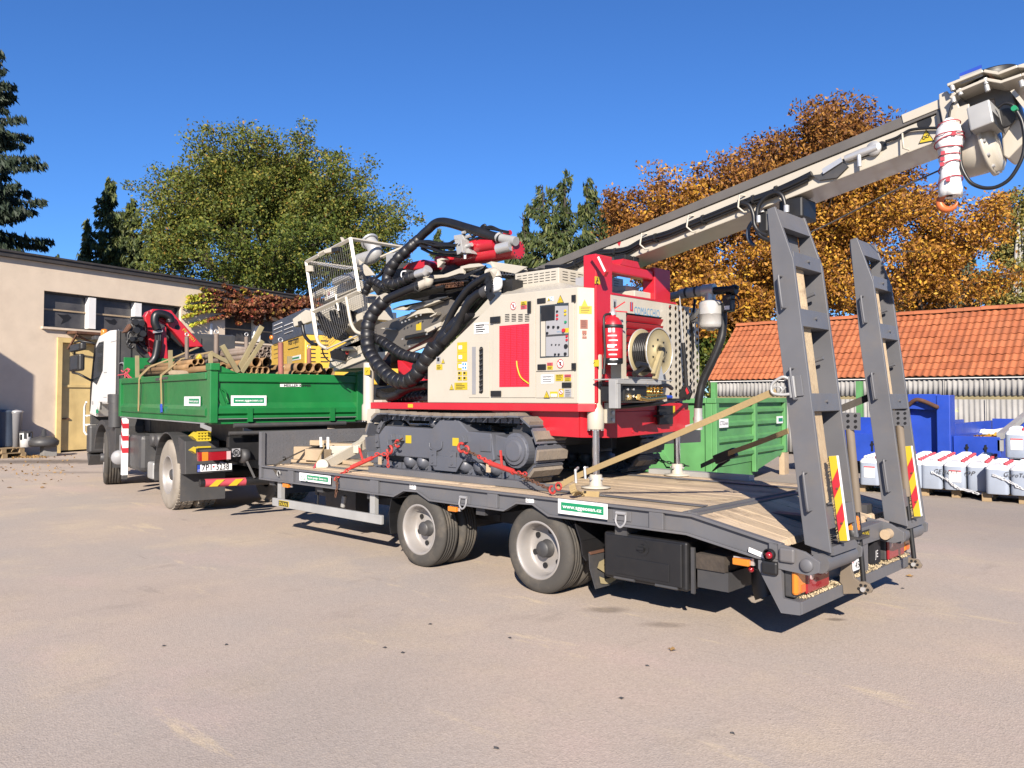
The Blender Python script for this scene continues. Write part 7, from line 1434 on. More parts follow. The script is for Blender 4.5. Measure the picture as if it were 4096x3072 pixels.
B().tube([f1, PY('g', 1450, 390, 7.0), PX('g', 1260, 470, xr_.x - .1)], .02, 4).build('cage_bar', 'cream', cg)
def wire(quad, nx, ny, Y, r=.0028):
    a, c, d, e = [PY(*q, Y) for q in quad]; b = B()
    for i in range(nx + 1): t = i / nx; b.tube([a.lerp(c, t), e.lerp(d, t)], r, 3, False, False)
    for i in range(ny + 1): t = i / ny; b.tube([a.lerp(e, t), c.lerp(d, t)], r, 3, False, False)
    return b.build('wire_mesh', 'darkgrey', cg, fix=False)
wire([('g', 190, 580), ('g', 815, 260), ('g', 925, 960), ('g', 280, 1260)], 22, 24, YK + .01); wire([('a', 140, 800), ('a', 380, 695), ('a', 400, 900), ('a', 240, 1055)], 14, 14, YK + .01)
wire([('g', 980, 1010), ('g', 1060, 1040), ('g', 1080, 1400), ('g', 1010, 1390)], 3, 8, YK + .02); bar('a', [(300, 660), (322, 780)], .016); ypl('g', [(150, 590), (225, 595), (235, 680), (155, 690)], YK - .03, .05).build('cage_bracket', 'cream', cg, .004)
b = B(); q = [PY('g', x, y, YK - .02) for x, y in ((345, 460), (350, 415), (440, 375), (445, 410))]; b.tube(q, .012, 6); b.build('grab_handle', 'cream', cg); yrect('g', 440, 350, 530, 400, YK - .03, .08).build('cage_latch', 'cream', cg, .01); yrect('g', 530, 340, 630, 385, YK - .03, .08).build('cable_gland', 'black', cg, .01); ypl('g', [(665, 180), (685, 180), (715, 230), (720, 290), (660, 290), (690, 250)], YK, .03).build('lifting_hook', 'cream', cg); B().tube([PY('g', 340, 575, YK + .05), PY('g', 740, 645, YK + .05), PY('g', 850, 635, YK + .05)], .014, 8).build('spring_rope', 'steel', cg)
B().tube(smoothpath([PY('g', x, y, YK - .03) for x, y in ((755, 1065), (780, 1200), (805, 1350), (840, 1480), (900, 1570), (990, 1610))]), .024, 10).build('cage_hoop', 'cream', cg); B().tube(smoothpath([PY('a', x, y, YK - .01) for x, y in ((122, 770), (140, 880), (160, 980), (185, 1030), (235, 1060))]), .024, 10).build('cage_hoop', 'cream', cg)
B().tube(smoothpath([PY('a', x, y, YK) for x, y in ((235, 1062), (330, 1020), (420, 980), (490, 950))]), .012, 6).build('cage_bar', 'cream', cg)
# machinery in and behind the cage
cl = ypl('g', [(420, 960), (640, 870), (900, 800), (910, 940), (650, 1050), (430, 1130)], 6.75, .35).build('clamp_unit', 'cream', mast, .015); ypl('g', [(320, 1290), (700, 1090), (1000, 1000), (1060, 1080), (1130, 1390), (960, 1400), (700, 1560), (420, 1640)], 6.7, .4).build('clamp_body', 'cream', mast, .015)
B().tube([PY('g', 590, 840, 6.62), PY('g', 850, 745, 6.62)], .055, 16).build('clamp_ram', 'steel', cl); B().tube([PY('g', 300, 1040, 6.7), PY('g', 420, 980, 6.7)], .05, 12).build('clamp_ram', 'cream', cl); ypl('g', [(470, 1000), (560, 970), (570, 1060), (480, 1090)], 6.73, .02).build('cover_plate', 'signwhite', cl); b = B(); b.torus(PY('g', 495, 1010, 6.71), (0, 1, 0), .02, .005, 12, 5); b.build('mark_ring', 'chainred', cl)
for pts, r in (([(330, 1330), (420, 1420), (560, 1530), (640, 1640)], .07), ([(560, 1260), (570, 1370), (640, 1440), (740, 1470)], .05), ([(640, 1180), (720, 1240), (780, 1300)], .06), ([(350, 1500), (450, 1560), (520, 1650)], .035), ([(600, 1480), (700, 1560), (780, 1640)], .03)): htube(pts, 6.6, r, 'clamp_hose', 'hose', cl, 'g')
for i in range(5): htube([(180 + 20 * i, 830 + 30 * i), (215 + 25 * i, 900 + 22 * i), (280 + 25 * i, 950 + 14 * i), (350 + 20 * i, 960 + 8 * i)], 6.55, .014, 'clamp_hose', 'hose', cl, 'a')
ypl('g', [(620, 1180), (760, 1240), (890, 1280), (840, 1420), (700, 1420), (640, 1320)], 6.66, .03).build('clamp_jaw', 'black', cl, .01)
# galvanised discharge elbow
YE = 6.95; eb = B().tube(smoothpath([PY('g', x, y, YE) for x, y in ((1105, 250), (1160, 330), (1180, 410), (1130, 470), (1040, 500), (950, 530))]), .1, 22).build('discharge_elbow', 'galv', mast); B().torus(PY('g', 1100, 240, YE), (PY('g', 1105, 250, YE) - PY('g', 1160, 330, YE)), .115, .02, 26, 8).build('elbow_flange', 'steel', eb); B().disc(PY('g', 1103, 247, YE), (PY('g', 1105, 250, YE) - PY('g', 1160, 330, YE)), .085, .004, 20).build('elbow_mouth', 'darkgrey', eb)
ypl('g', [(930, 500), (990, 560), (1050, 600), (1170, 740), (1040, 750), (960, 640)], 6.85, .03).build('elbow_bracket', 'cream', eb, .004); ypl('g', [(940, 780), (1070, 850), (1100, 830), (990, 690), (945, 650)], 6.95, .1).build('side_arm', 'railgrey', mast, .005); yrect('g', 1340, 430, 1470, 560, 6.8, .1).build('manifold', 'galv', mast, .006)
# ---- hose bundles
def bundle(pts, Y, r, nm='hose_bundle', m_='wrap', par=rg, rings=0.0, k='a', n=12):
    q = smoothpath([PY(k, x, y, Yv) for (x, y), Yv in zip(pts, Y if isinstance(Y, (list, tuple)) else [Y] * len(pts))], 10)
    o = B().tube(q, r, n).build(nm, m_, par)
    if rings:      # spiral guard: separate bands round the hose
        b = B(); acc = 0
        for p, s_ in zip(q, q[1:]):
            d = s_ - p; L = d.length
            while acc < L:
                c = p + d * (acc / L); t = d.normalized(); tl = (basis(t)[0] * random.uniform(-.12, .12)); b.tube([c - t * rings * .42, c - t * rings * .38, c + t * rings * .38, c + t * rings * .42], [r * 1.01, r * 1.08, r * 1.08, r * 1.01], 12); acc += rings
            acc -= L
        b.build('spiral_guard', 'wrap', o, fix=False)
    return o
big = [(640, 725), (580, 790), (540, 880), (535, 980), (545, 1070), (590, 1150), (650, 1220), (720, 1280), (800, 1305), (870, 1275), (925, 1210), (975, 1130), (1020, 1050)]
hA = bundle(big, [6.3, 6.25, 6.2, 6.18, 6.15, 6.12, 6.1, 6.08, 6.06, 6.05, 6.05, 6.05, 6.05], .082, rings=.12)
tag(hA, 'large looped hose bundle in a black spiral guard')
bundle([(1000, 1090), (1060, 990), (1110, 900), (1160, 790), (1230, 680), (1300, 600), (1400, 535), (1440, 520)], 6.1, .042, 'hydraulic_hose', 'hose'); bundle([(1100, 1010), (1180, 920), (1215, 850), (1270, 740), (1340, 665), (1400, 640)], 6.06, .05, 'hydraulic_hose', 'hose')
for i in range(4): bundle([(990 + 8 * i, 1110 + 6 * i), (1090 + 12 * i, 985 + 10 * i), (1200 + 14 * i, 850 + 12 * i), (1290 + 16 * i, 720 + 8 * i), (1400 + 8 * i, 610 + 6 * i), (1500, 580 + 10 * i)], 6.16 + .03 * i, .026, 'hydraulic_hose', 'hose', n=8)
hB = bundle([(1040, 1060), (1100, 985), (1160, 910), (1220, 850), (1270, 800)], 6.12, .075, rings=.2)
for x, y in ((1065, 985), (960, 1170)): pass
bundle([(590, 985), (640, 1005), (700, 1045), (780, 1095), (850, 1120), (930, 1130)], [6.3, 6.28, 6.25, 6.22, 6.2, 6.2], .062, rings=.11)
hC = bundle([(965, 585), (900, 600), (820, 630), (740, 665), (680, 695), (640, 730)], [6.5, 6.45, 6.4, 6.36, 6.33, 6.3], .052, 'hydraulic_hose', 'hose'); b = B(); c = PY('a', 655, 705, 6.34); t = (PY('a', 690, 690, 6.34) - c).normalized(); b.tube([c - t * .06, c + t * .06], .085, 18); b.build('hose_clamp', 'cream', hC, .0)
hD = bundle([(900, 265), (860, 300), (800, 355), (745, 410), (710, 470), (680, 530), (685, 575), (740, 585), (800, 560), (860, 530)], [6.75, 6.7, 6.65, 6.6, 6.58, 6.56, 6.54, 6.54, 6.54, 6.54], .066, rings=.11)
bundle([(1520, 245), (1450, 228), (1350, 195), (1250, 165), (1150, 135), (1080, 125), (1030, 140), (985, 180), (945, 215), (895, 268)], [6.85, 6.83, 6.8, 6.8, 6.8, 6.8, 6.8, 6.78, 6.77, 6.75], .058, 'hydraulic_hose', 'hose')
b = B(); p0_, p1_ = PY('a', 1520, 245, 6.85), PY('a', 1630, 268, 6.85); b.tube([p0_, p1_], .055, 16); b.tube([PY('a', 1500, 235, 6.85), PY('a', 1512, 245, 6.85)], .066, 16); b.build('hose_fitting', 'galv', dh)
bundle([(860, 530), (910, 510), (950, 500)], 6.53, .045, 'hose_fitting', 'darkgrey'); B().tube([PY('a', 900, 512, 6.53), PY('a', 965, 492, 6.53)], .055, 14).tube([PY('a', 960, 500, 6.53), PY('a', 985, 470, 6.53)], .06, 14).build('steel_elbow', 'steel', rg)
B().tube(smoothpath([PY('a', 900, 605, 6.47), PY('a', 960, 580, 6.48), PY('a', 985, 570, 6.48), PY('a', 990, 540, 6.48)]), .058, 14).build('cream_elbow', 'cream', rg); B().tube(smoothpath([PY('a', 1400, 640, 6.06), PY('a', 1450, 615, 6.1), PY('a', 1490, 600, 6.15), PY('a', 1495, 560, 6.2)]), .055, 14).build('cream_elbow', 'signwhite', rg); B().tube(smoothpath([PY('a', 1440, 520, 6.12), PY('a', 1475, 500, 6.2), PY('a', 1490, 540, 6.2)]), .055, 14).build('cream_elbow', 'cream', rg)
for x0, y0, x1, y1, Y in ((1385, 650, 1420, 630, 6.06), (870, 615, 910, 602, 6.46)): B().tube([PY('a', x0, y0, Y), PY('a', x1, y1, Y)], .062, 16).build('hose_fitting', 'darkgrey', rg)
hE = bundle([(520, 640), (560, 560), (600, 570), (650, 600), (720, 620)], 6.6, .05, rings=.09)
for i in range(5): bundle([(560 + 12 * i, 560 - 8 * i), (620 + 12 * i, 520 - 8 * i), (700 + 10 * i, 420 + 4 * i), (800 + 10 * i, 340 + 8 * i)], 6.72 + .03 * i, .02, 'jumper_hose', 'hose', n=7)
for i in range(5): bundle([(700, 690 + 7 * i), (800, 660 + 8 * i), (900, 640 + 9 * i), (1000, 620 + 8 * i), (1100, 600 + 6 * i)], 6.55 + .03 * i, .022, 'jumper_hose', 'hose', n=7)
for x, y, a_ in ((540, 1000, 0), (545, 1050, 0), (560, 1110, .5)): pass
bundle([(620, 1395), (680, 1415), (740, 1405), (800, 1370), (870, 1340), (975, 1325)], 6.2, .055, 'hydraulic_hose', 'hose'); bundle([(740, 1430), (800, 1425), (870, 1415), (975, 1405)], 6.35, .06, rings=.08)
for i in range(6): bundle([(610, 1360 + 9 * i), (680, 1350 + 8 * i), (760, 1340 + 12 * i), (860, 1330 + 14 * i), (970, 1340 + 14 * i)], 6.45 + .03 * i, .025, 'hydraulic_hose', 'hose', n=7)
b = B()
for pts in ([(1410, 540), (1435, 560), (1430, 640), (1455, 690)],): q = smoothpath([PY('a', x, y, 6.02) for x, y in pts]); [b.beam(p, s_, .02, .09, up=(1, 0, 0)) for p, s_ in zip(q, q[1:])]
b.build('hose_strap', 'black', rg)
B().tube(smoothpath([PY('g', 1640, 680, 6.5), PY('g', 1580, 690, 6.48), PY('g', 1570, 760, 6.48), PY('g', 1640, 820, 6.5)]), .008, 6).build('cable_tie', 'signwhite', rg)
# ================================================================ TIPPER TRUCK
TA = math.radians(8.3); TU = V((-math.cos(TA), math.sin(TA), 0)); TV = V((math.sin(TA), math.cos(TA), 0)); TO = V((-12.67, 5.50, 0)); ZU = V((0, 0, 1))
def T(u, v, z): return TO + TU * u + TV * v + ZU * z
def S(k, x, y, v=-.05): return PN(k, x, y, TO + TV * v, TV)
def R(k, x, y, u=-2.123): return PN(k, x, y, TO + TU * u, TU)
def tl_(q): d = q - TO; return d.dot(TU), d.dot(TV), q.z
def tb(u0, u1, v0, v1, z0, z1, b=None): return (b or B()).obox(T((u0 + u1) / 2, (v0 + v1) / 2, (z0 + z1) / 2), TU * (u1 - u0) / 2, TV * (v1 - v0) / 2, ZU * (z1 - z0) / 2)
def spoly(k, pts, v, th, b=None): return (b or B()).ext([S(k, x, y, v) for x, y in pts], TV * th)
def rpoly(k, pts, u, th, b=None): return (b or B()).ext([R(k, x, y, u) for x, y in pts], TU * th)
tk_ = thing('tipper_truck', T(1, 1.15, 0), 'white cab truck with a green tipper bed and red folded loader crane', 'truck')
VW = 2.27
def ts(b, nm, m_, par=None, bev=.006): return b.build(nm, m_, par or tk_, bev)
# bed
bed = ts(tb(-2.08, 3.02, .0, VW - .05, 1.38, 1.46), 'bed_floor', 'green')
for v0, v1, o in ((-.05, .0, 1), (VW - .05, VW, -1)):
    f = v0 if o > 0 else v1
    p_ = ts(tb(-2.0, 3.0, v0 + .015, v1 - .015, 1.46, 2.0), 'side_panel', 'green', bed)
    ts(tb(-2.0, 3.0, v0 - .015, v1 + .015, 2.001, 2.10), 'top_rail', 'green', p_, .012); ts(tb(-2.0, 3.0, v0 + .0, v1 - .0, 1.40, 1.475), 'bottom_rail', 'green', p_)
    B().ext([T(-2.0, f + o * .014, 1.476), T(-2.0, f - o * .015, 1.50), T(-2.0, f - o * .015, 1.58), T(-2.0, f + o * .014, 1.64)], TU * 5).build('fold', 'green', p_)
    ts(tb(2.9, 3.03, v0 - .02, v1 + .02, 1.40, 2.1), 'end_post', 'green', p_); b = tb(-1.9, 2.9, v0 - .02, v1, 1.385, 1.4); b.build('grey_edge', 'lgrey', p_)
ts(tb(2.97, 3.02, .0, VW - .05, 1.46, 2.5), 'head_wall', 'green', bed)
tg = ts(tb(-2.10, -2.06, .02, VW - .07, 1.50, 2.0), 'tailgate', 'green', bed); ts(tb(-2.135, -2.05, .02, VW - .07, 1.965, 2.09), 'top_rail', 'green', tg, .012)
B().ext([T(-2.101, .03, 1.5), T(-2.14, .03, 1.53), T(-2.14, .03, 1.60), T(-2.101, .03, 1.68)], TV * (VW - .12)).build('fold', 'green', tg); ts(tb(-2.14, -2.06, .02, VW - .07, 1.46, 1.498), 'bottom_rail', 'green', tg); tb(-2.142, -2.06, .03, VW - .08, 1.452, 1.459).build('grey_edge', 'lgrey', tg)
for v in (-.05, VW - .11): pt = ts(tb(-2.16, -2.0, v, v + .11, 1.40, 2.2), 'corner_post', 'green', bed, .01); ts(tb(-2.19, -1.98, v - .012, v + .125, 2.12, 2.22), 'post_head', 'green', pt, .012); b = B(); q = [T(-2.15, v + (.11 if v < 1 else 0), 2.2), T(-2.15, v + (.38 if v < 1 else -.2), 2.09), T(-2.15, v + (.11 if v < 1 else 0), 2.09)]; b.ext(q, TU * .05); ts(b, 'post_gusset', 'green', pt)
for x0, x1, y0, y1 in ((808, 862, 1330, 1485), (1722, 1770, 1330, 1475)): rpoly('b', [(x0, y0), (x1, y0), (x1, y1), (x0, y1)], -2.16, .05).build('tailgate_hinge', 'green', tg)
rpoly('b', [(415, 1040), (465, 1040), (575, 1325), (520, 1325)], -2.125, .023).build('diagonal_rib', 'green', tg); b = B(); b.tube([R('b', 505, 1110, -2.15), R('b', 555, 1150, -2.15), R('b', 590, 1265, -2.15), R('b', 565, 1262, -2.15)], .012, 6); b.build('grab_handle', 'green', tg)
def tsign(k, x0, y0, x1, y1, plane, txt, par, lead=.07):
    F = (lambda x, y, d=0: R(k, x, y, -2.128 - d)) if plane == 'r' else (lambda x, y, d=0: S(k, x, y, -.052 - d))
    off = (TU if plane == 'r' else TV) * .003; ux = TV if plane == 'r' else -TU; a, c = F(x0, y1), F(x1, y0); w_ = (c - a).dot(ux); h = c.z - a.z
    def rect(f0, f1, g0, g1, d): o = a + ux * w_ * f0 + ZU * h * g0 - off.normalized() * d; return B().ext([o, o + ux * w_ * (f1 - f0), o + ux * w_ * (f1 - f0) + ZU * h * (g1 - g0), o + ZU * h * (g1 - g0)], off * .6)
    o = rect(0, 1, 0, 1, 0).build('sign', 'signwhite', par); rect(lead, .93, .25, .78, .002).build('sign_band', 'signgreen', o); text(txt, a + ux * w_ * (lead + .04) + ZU * h * .42 - off.normalized() * .0035, ux, ZU, h * .22, 'signwhite', o, w=w_ * (.93 - lead - .08), bold=.02); return o
tsign('b', 618, 1195, 1012, 1308, 'r', 'www.sggeosan.cz', tg); tsign('b', 100, 1205, 280, 1308, 's', 'Stavební geologie', bed, .3)
o = rpoly('b', [(1163, 1068), (1395, 1068), (1395, 1098), (1163, 1098)], -2.105, .003).build('maker_plate', 'signwhite', tg); text('MEILLER KIPPER', R('b', 1205, 1094, -2.107), TV, ZU, .032, 'ink', o, w=.42, bold=.02)
spoly('c', [(1370, 1155), (1555, 1128), (1550, 1165), (1370, 1192)], -.07, .004).build('maker_plate', 'darkgrey', bed)
# chassis
ch = tb(-1.9, 5.9, .75, .87, .72, 1.05); tb(-1.9, 5.9, 1.45, 1.57, .72, 1.05, ch); tb(-1.9, 3, .5, 1.8, 1.1, 1.37, ch); tb(-1.9, -1.8, .3, 2.0, .85, 1.2, ch); ts(ch, 'chassis', 'black')
b = B(); b.tube([T(-2.1, .3, 1.36), T(-2.1, 2.0, 1.36)], .035, 8); b.tube([T(-2.05, .25, 1.25), T(-2.05, 2.1, 1.25)], .03, 8); ts(b, 'rear_shaft', 'darkgrey')
def twheel(u, v, side, steer=0, **kw):
    w_ = wheel((0, 0, 0), .535, .29, .315, 1, tk_, 'wheel', rimm='rim', **kw); w_.location = T(u, v, .535) - origin(tk_); w_.rotation_euler = (0, 0, -TA + steer + (math.pi if side < 0 else 0)); return w_
for s_ in (0, 1):
    v = 0.0 if s_ == 0 else VW - .05; sg = 1 if s_ == 0 else -1
    twheel(0, v, sg, lugs=True, dish=.14, grooves=2, tyrem='tyredirt'); twheel(0, v + sg * .345, sg, lugs=True, dish=.05, hub=False, holes=0, grooves=2, tyrem='tyredirt'); twheel(4.62, v + sg * .02, sg, steer=math.radians(-10), dish=.03, grooves=4)
B().tube([T(0, .66, .535), T(0, VW - .71, .535)], .11, 12).build('axle', 'black', tk_)
def arc(c_u, c_z, r, a0, a1, v0, v1, nm, m_='darkgrey', th=.02):
    b = B(); n = 14; q = [(c_u + r * math.cos(a0 + (a1 - a0) * i / n), c_z + r * math.sin(a0 + (a1 - a0) * i / n)) for i in range(n + 1)]; q2 = [(c_u + (r + th) * math.cos(a0 + (a1 - a0) * i / n), c_z + (r + th) * math.sin(a0 + (a1 - a0) * i / n)) for i in range(n + 1)]
    for i in range(n): b.ext([T(q[i][0], v0, q[i][1]), T(q[i + 1][0], v0, q[i + 1][1]), T(q2[i + 1][0], v0, q2[i + 1][1]), T(q2[i][0], v0, q2[i][1])], TV * (v1 - v0))
    return b.build(nm, m_, tk_)
for v0 in (-.03, VW - .69): arc(0, .53, .66, -.35 + math.pi, .25 * 0 - .2, v0, v0 + .68, 'mudguard', 'darkgrey')
for v0 in (-.03, VW - .69): ts(tb(-.80, -.78, v0, v0 + .66, .2, .62), 'mudflap', 'darkgrey', None, 0)
b = B(); b.ext([T(-.76, -.02, .6), T(-.60, -.02, 1.16), T(-.95, -.02, 1.1), T(-1.0, -.02, .62)], TV * .5); ts(b, 'mudguard_box', 'darkgrey')
# rear lamps, plate, bar
lm = rpoly('w', [(500, 392), (770, 380), (770, 448), (505, 466)], -2.05, .06).build('tail_lamp', 'lensred', tk_); rpoly('w', [(533, 391), (585, 389), (585, 460), (535, 464)], -2.056, .004).build('indicator_lens', 'lensorange', lm); rpoly('w', [(738, 382), (772, 380), (772, 448), (738, 450)], -2.056, .004).build('clear_lens', 'lensclear', lm); rpoly('w', [(520, 372), (745, 358), (765, 378), (525, 390)], -2.06, .08).build('lamp_hood', 'darkgrey', lm); tb(-1.98, -1.9, -.15, .4, .95, 1.05).build('lamp_bracket', 'black', lm)
pl_ = rpoly('w', [(490, 490), (785, 478), (785, 548), (490, 562)], -2.05, .01).build('number_plate', 'ink', tk_); rpoly('w', [(520, 495), (780, 483), (780, 535), (520, 552)], -2.054, .003).build('plate_face', 'signwhite', pl_); rpoly('w', [(496, 497), (519, 496), (519, 552), (496, 555)], -2.054, .003).build('blue_strip', 'blue', pl_); q = R('w', 532, 543, -2.056); text('7P1', q, TV, ZU, .085, 'ink', pl_, w=.13, bold=.015); text('5238', R('w', 652, 537, -2.056), TV, ZU, .085, 'ink', pl_, w=.175, bold=.015); text('CZ', R('w', 499, 550, -2.056), TV, ZU, .025, 'signwhite', pl_, w=.028); B().disc(R('w', 630, 510, -2.055), -TU, .014, .002, 10).build('seal', 'signred', pl_)
o = rpoly('w', [(783, 362), (850, 358), (850, 425), (783, 430)], -2.0, .01).build('speed_sign', 'panelgrey', tk_); c = R('w', 817, 395, -2.004); B().torus(c, TU, .045, .007, 20, 4).build('sign_ring', 'ink', o); text('80', R('w', 800, 410, -2.006), TV, ZU, .05, 'ink', o, w=.055, bold=.02)
a, c = R('w', 515, 648, -2.0), R('w', 890, 633, -2.0); rb = B().tube([a, R('w', 1100, 625, -2.0), T(-2.0, 2.0, .57)], .055, 14).build('underrun_bar', 'black', tk_); b = B(); d = (c - a).normalized(); L = (c - a).length; a2 = a + d * L * .1; L2 = L * .9; b.tube([a2, c], .0565, 14); sb = b.build('warning_film', 'pink', rb)
for t in (.08, .55):
    p = a2 + d * L2 * t; dn = TU * -.0575; B().ext([p + dn - ZU * .045, p + d * L2 * .2 + dn - ZU * .045, p + d * L2 * .38 + dn + ZU * .045, p + d * L2 * .18 + dn + ZU * .045], -TU * .002).build('yellow_stripe', 'lyellow', sb)
for y0, y1 in ((225, 295), (350, 410)):
    b = B(); q = [R('w', 455, (y0 + y1) / 2, -1.75), R('w', 498, y0, -1.75), R('w', 498, y1, -1.75)]; b.ext(q, TU * .2)
    for i in range(4): z = R('w', 500, y0 + (y1 - y0) * i / 3, -1.8).z; tb(-1.8, -1.75, tl_(R('w', 498, y0, -1.8))[1], tl_(R('w', 608, y0, -1.8))[1], z - .01, z + .01, b)
    for i in range(5): v = tl_(R('w', 500 + 26 * i, y0, -1.8))[1]; tb(-1.79, -1.76, v - .012, v + .012, R('w', 500, y1, -1.8).z, R('w', 500, y0, -1.8).z, b)
    b.build('yellow_grate', 'lyellow', tk_)
b = B(); q = R('w', 885, 480, -1.95); b.lathe(q + ZU * .1, TV, [(.001, -.05), (.1, -.05), (.1, .05), (.001, .05)], 18); b.beam(q + ZU * .1, R('w', 970, 600, -2.0), .12, .03); b.build('coupling', 'darkgrey', tk_); b = B(); tb(-2.0, -1.9, .9, 1.4, .6, .85, b); b.build('tow_beam', 'black', tk_)
for x, y in ((565, 185), (915, 215)): q = R('w', x, y, -2.0); B().obox(q, TV * .07 + ZU * -.03, TU * .02, ZU * .03).build('lever', 'lgrey', tk_)
# side gear between the axles
b = B()
for i in range(4): b.lathe(S('w', 30 + 45 * i, 290, .15), TV, [(.001, -.04), (.1, -.03), (.12, 0), (.12, .5), (.001, .5)], 16)
ts(b, 'air_tank', 'darkgrey'); ts(tb(.75, 1.1, -.03, .3, .4, .68), 'wheel_chock_box', 'galv', None, .03); ts(tb(1.7, 2.6, .0, .6, .45, 1.1), 'fuel_tank', 'darkgrey', None, .08); B().lathe(T(1.2, .5, .55), TU, [(.001, 0), (.2, 0), (.22, .03), (.22, .8), (.001, .82)], 24).build('silencer', 'steel', tk_)
ts(tb(2.85, 3.15, -.02, .25, .75, 1.05), 'ribbed_box', 'lgrey', None, .01); op = S('c3', 683, 1065, -.1); ou = tl_(op)[0]; og = ts(tb(ou - .05, ou + .05, -.12, -.02, .35, 1.38), 'outrigger_leg', 'signwhite')
for i in range(3): z = .75 + i * .22; B().ext([T(ou - .052, -.123, z), T(ou + .052, -.123, z + .08), T(ou + .052, -.123, z + .17), T(ou - .052, -.123, z + .09)], TV * .104).build('red_stripe', 'signred', og)
tb(ou - .06, ou + .06, -.11, -.03, .28, .349).build('outrigger_foot', 'darkgrey', og); b = B(); c = S('c3', 660, 1285, -.05); b.lathe(c, -TU + TV * -.3, [(.001, 0), (.12, 0), (.14, .05), (.12, .1), (.001, .1)], 18); b.build('air_bell', 'lgrey', tk_)
# cab
cside = [(3.62, 1.62), (3.60, 3.0), (3.75, 3.07), (4.4, 3.1), (5.35, 3.04), (5.72, 2.85), (6.02, 1.95), (6.12, 1.6), (6.12, 1.38), (5.5, 1.34), (5.2, 1.62)]
cab = ts(B().ext([T(u, .03, z) for u, z in cside], TV * (VW - .06)), 'cab', 'white', None, .03)
ts(B().ext([T(u, .031, z) for u, z in [(3.46, 1.7), (3.44, 3.03), (3.6, 3.06), (3.62, 1.64)]], TV * (VW - .062)), 'rear_panel', 'darkgrey', cab, .01)
for i in range(6): v = .22 + i * .33; tb(3.425, 3.445, v, v + .012, 1.9 + .2 * (i % 2), 2.95).build('panel_groove', 'black', cab)
ts(B().ext([T(u, .0, z) for u, z in [(3.44, 1.68), (3.42, 3.03), (3.63, 3.06), (3.62, 1.62)]], TV * .03), 'side_baffle', 'darkgrey', cab, .008)
dr = ts(B().ext([T(u, .018, z) for u, z in [(4.35, 1.66), (4.33, 2.96), (5.28, 2.94), (5.6, 2.82), (5.98, 1.9), (6.05, 1.42), (5.45, 1.38), (5.22, 1.66)]], TV * .011), 'door', 'white', cab, .006)
ts(B().ext([T(u, .010, z) for u, z in [(4.85, 2.30), (4.80, 2.90), (5.22, 2.9), (5.52, 2.80), (5.82, 2.1), (5.4, 2.02)]], TV * .007), 'window', 'glass', dr, 0); ts(B().ext([T(u, .004, z) for u, z in [(5.83, 2.12), (5.96, 1.6), (6.02, 1.45), (6.0, 1.96), (5.66, 2.84), (5.54, 2.86)]], TV * .012), 'pillar_trim', 'black', dr, 0)
ts(tb(4.9, 4.98, .004, .0175, 1.5, 1.66), 'door_handle', 'black', dr); ts(tb(5.2, 5.4, .008, .0175, 1.42, 1.5), 'sign', 'signgreen', dr, 0); text('IVECO', T(5.85, .014, 1.6), -TU, ZU, .07, 'darkgrey', dr, w=.16)
b = B()
for z in (2.25, 1.75): tb(4.45, 4.75, .013, .0175, z, z + .012, b)
tb(3.75, 4.25, .024, .0295, 1.8, 1.81, b); tb(3.75, 4.25, .024, .0295, 2.85, 2.86, b); b.build('panel_line', 'lgrey', cab)
B().ext([T(5.74, .1, 2.80), T(6.03, .1, 1.95), T(6.05, .1, 1.97), T(5.77, .1, 2.82)], TV * (VW - .2)).build('windscreen', 'glass', cab)
ts(tb(6.0, 6.3, .0, VW, .55, 1.15), 'bumper', 'darkgrey', None, .05); ts(B().ext([T(6.0, .02, .5), T(6.15, .02, .28), T(6.3, .02, .55)], TV * (VW - .04)), 'bumper_spoiler', 'darkgrey'); tb(6.31, 6.33, .02, .1, .95, 1.05).build('indicator', 'lensorange', tk_); ts(tb(6.08, 6.2, .05, VW - .05, 1.16, 1.42), 'grille', 'darkgrey')
b = B(); q = [T(6.2, -.02, .95), T(6.4, -.02, 1.0), T(6.45, -.02, 1.2), T(6.42, -.02, 1.55), T(6.25, -.02, 1.65)]; b.tube(q, .022, 8); b.tube([p + TV * .5 for p in q], .022, 8)
for z in (1.15, 1.35): b.tube([T(6.44, -.02, z), T(6.44, VW, z)], .02, 8); b.tube([T(6.15, -.02, z), T(6.44, -.02, z)], .016, 6)
b.build('bull_bar', 'white', tk_)
arc(4.62, .55, .66, .2, math.pi - .05, -.03, .5, 'wheel_arch', 'darkgrey', .09); ts(tb(3.95, 4.05, .0, .45, .6, 1.3), 'arch_panel', 'darkgrey'); b = B(); b.ext([T(3.96, -.02, .55), T(3.96, -.02, 1.6), T(3.6, -.02, 1.6), T(3.45, -.02, 1.2), T(3.5, -.02, .6)], TV * .5); ts(b, 'step_panel', 'darkgrey'); fl = ts(tb(3.9, 3.925, .03, .5, .38, .66), 'mudflap', 'darkgrey', None, 0); text('IVECO', T(3.897, .1, .48), TV, ZU, .07, 'lgrey', fl, w=.28, bold=.02)
b = B()
for i in range(9): b.lathe(S('c', 788, 1400 + i * 14, .0), ZU, [(.13, -.018), (.15, 0), (.13, .018)], 16)
b.lathe(S('c', 788, 1640, .0), ZU, [(.13, -.3), (.13, .3)], 16); b.build('intake_bellows', 'darkgrey', tk_)
def mir(x0, y0, x1, y1, nm): 
    a, c = S('c', x0, y1, -.33), S('c', x1, y0, -.33); o = B().ext([a, V((c.x, c.y, a.z)), c, V((a.x, a.y, c.z))], TV * .12).build(nm, 'black', cab, .04); k = .03; a2 = a + (c - a) * .12; c2 = a + (c - a) * .88
    B().ext([a2, V((c2.x, c2.y, a2.z)), c2, V((a2.x, a2.y, c2.z))], TV * -.004).build('mirror_glass', 'glass', o)
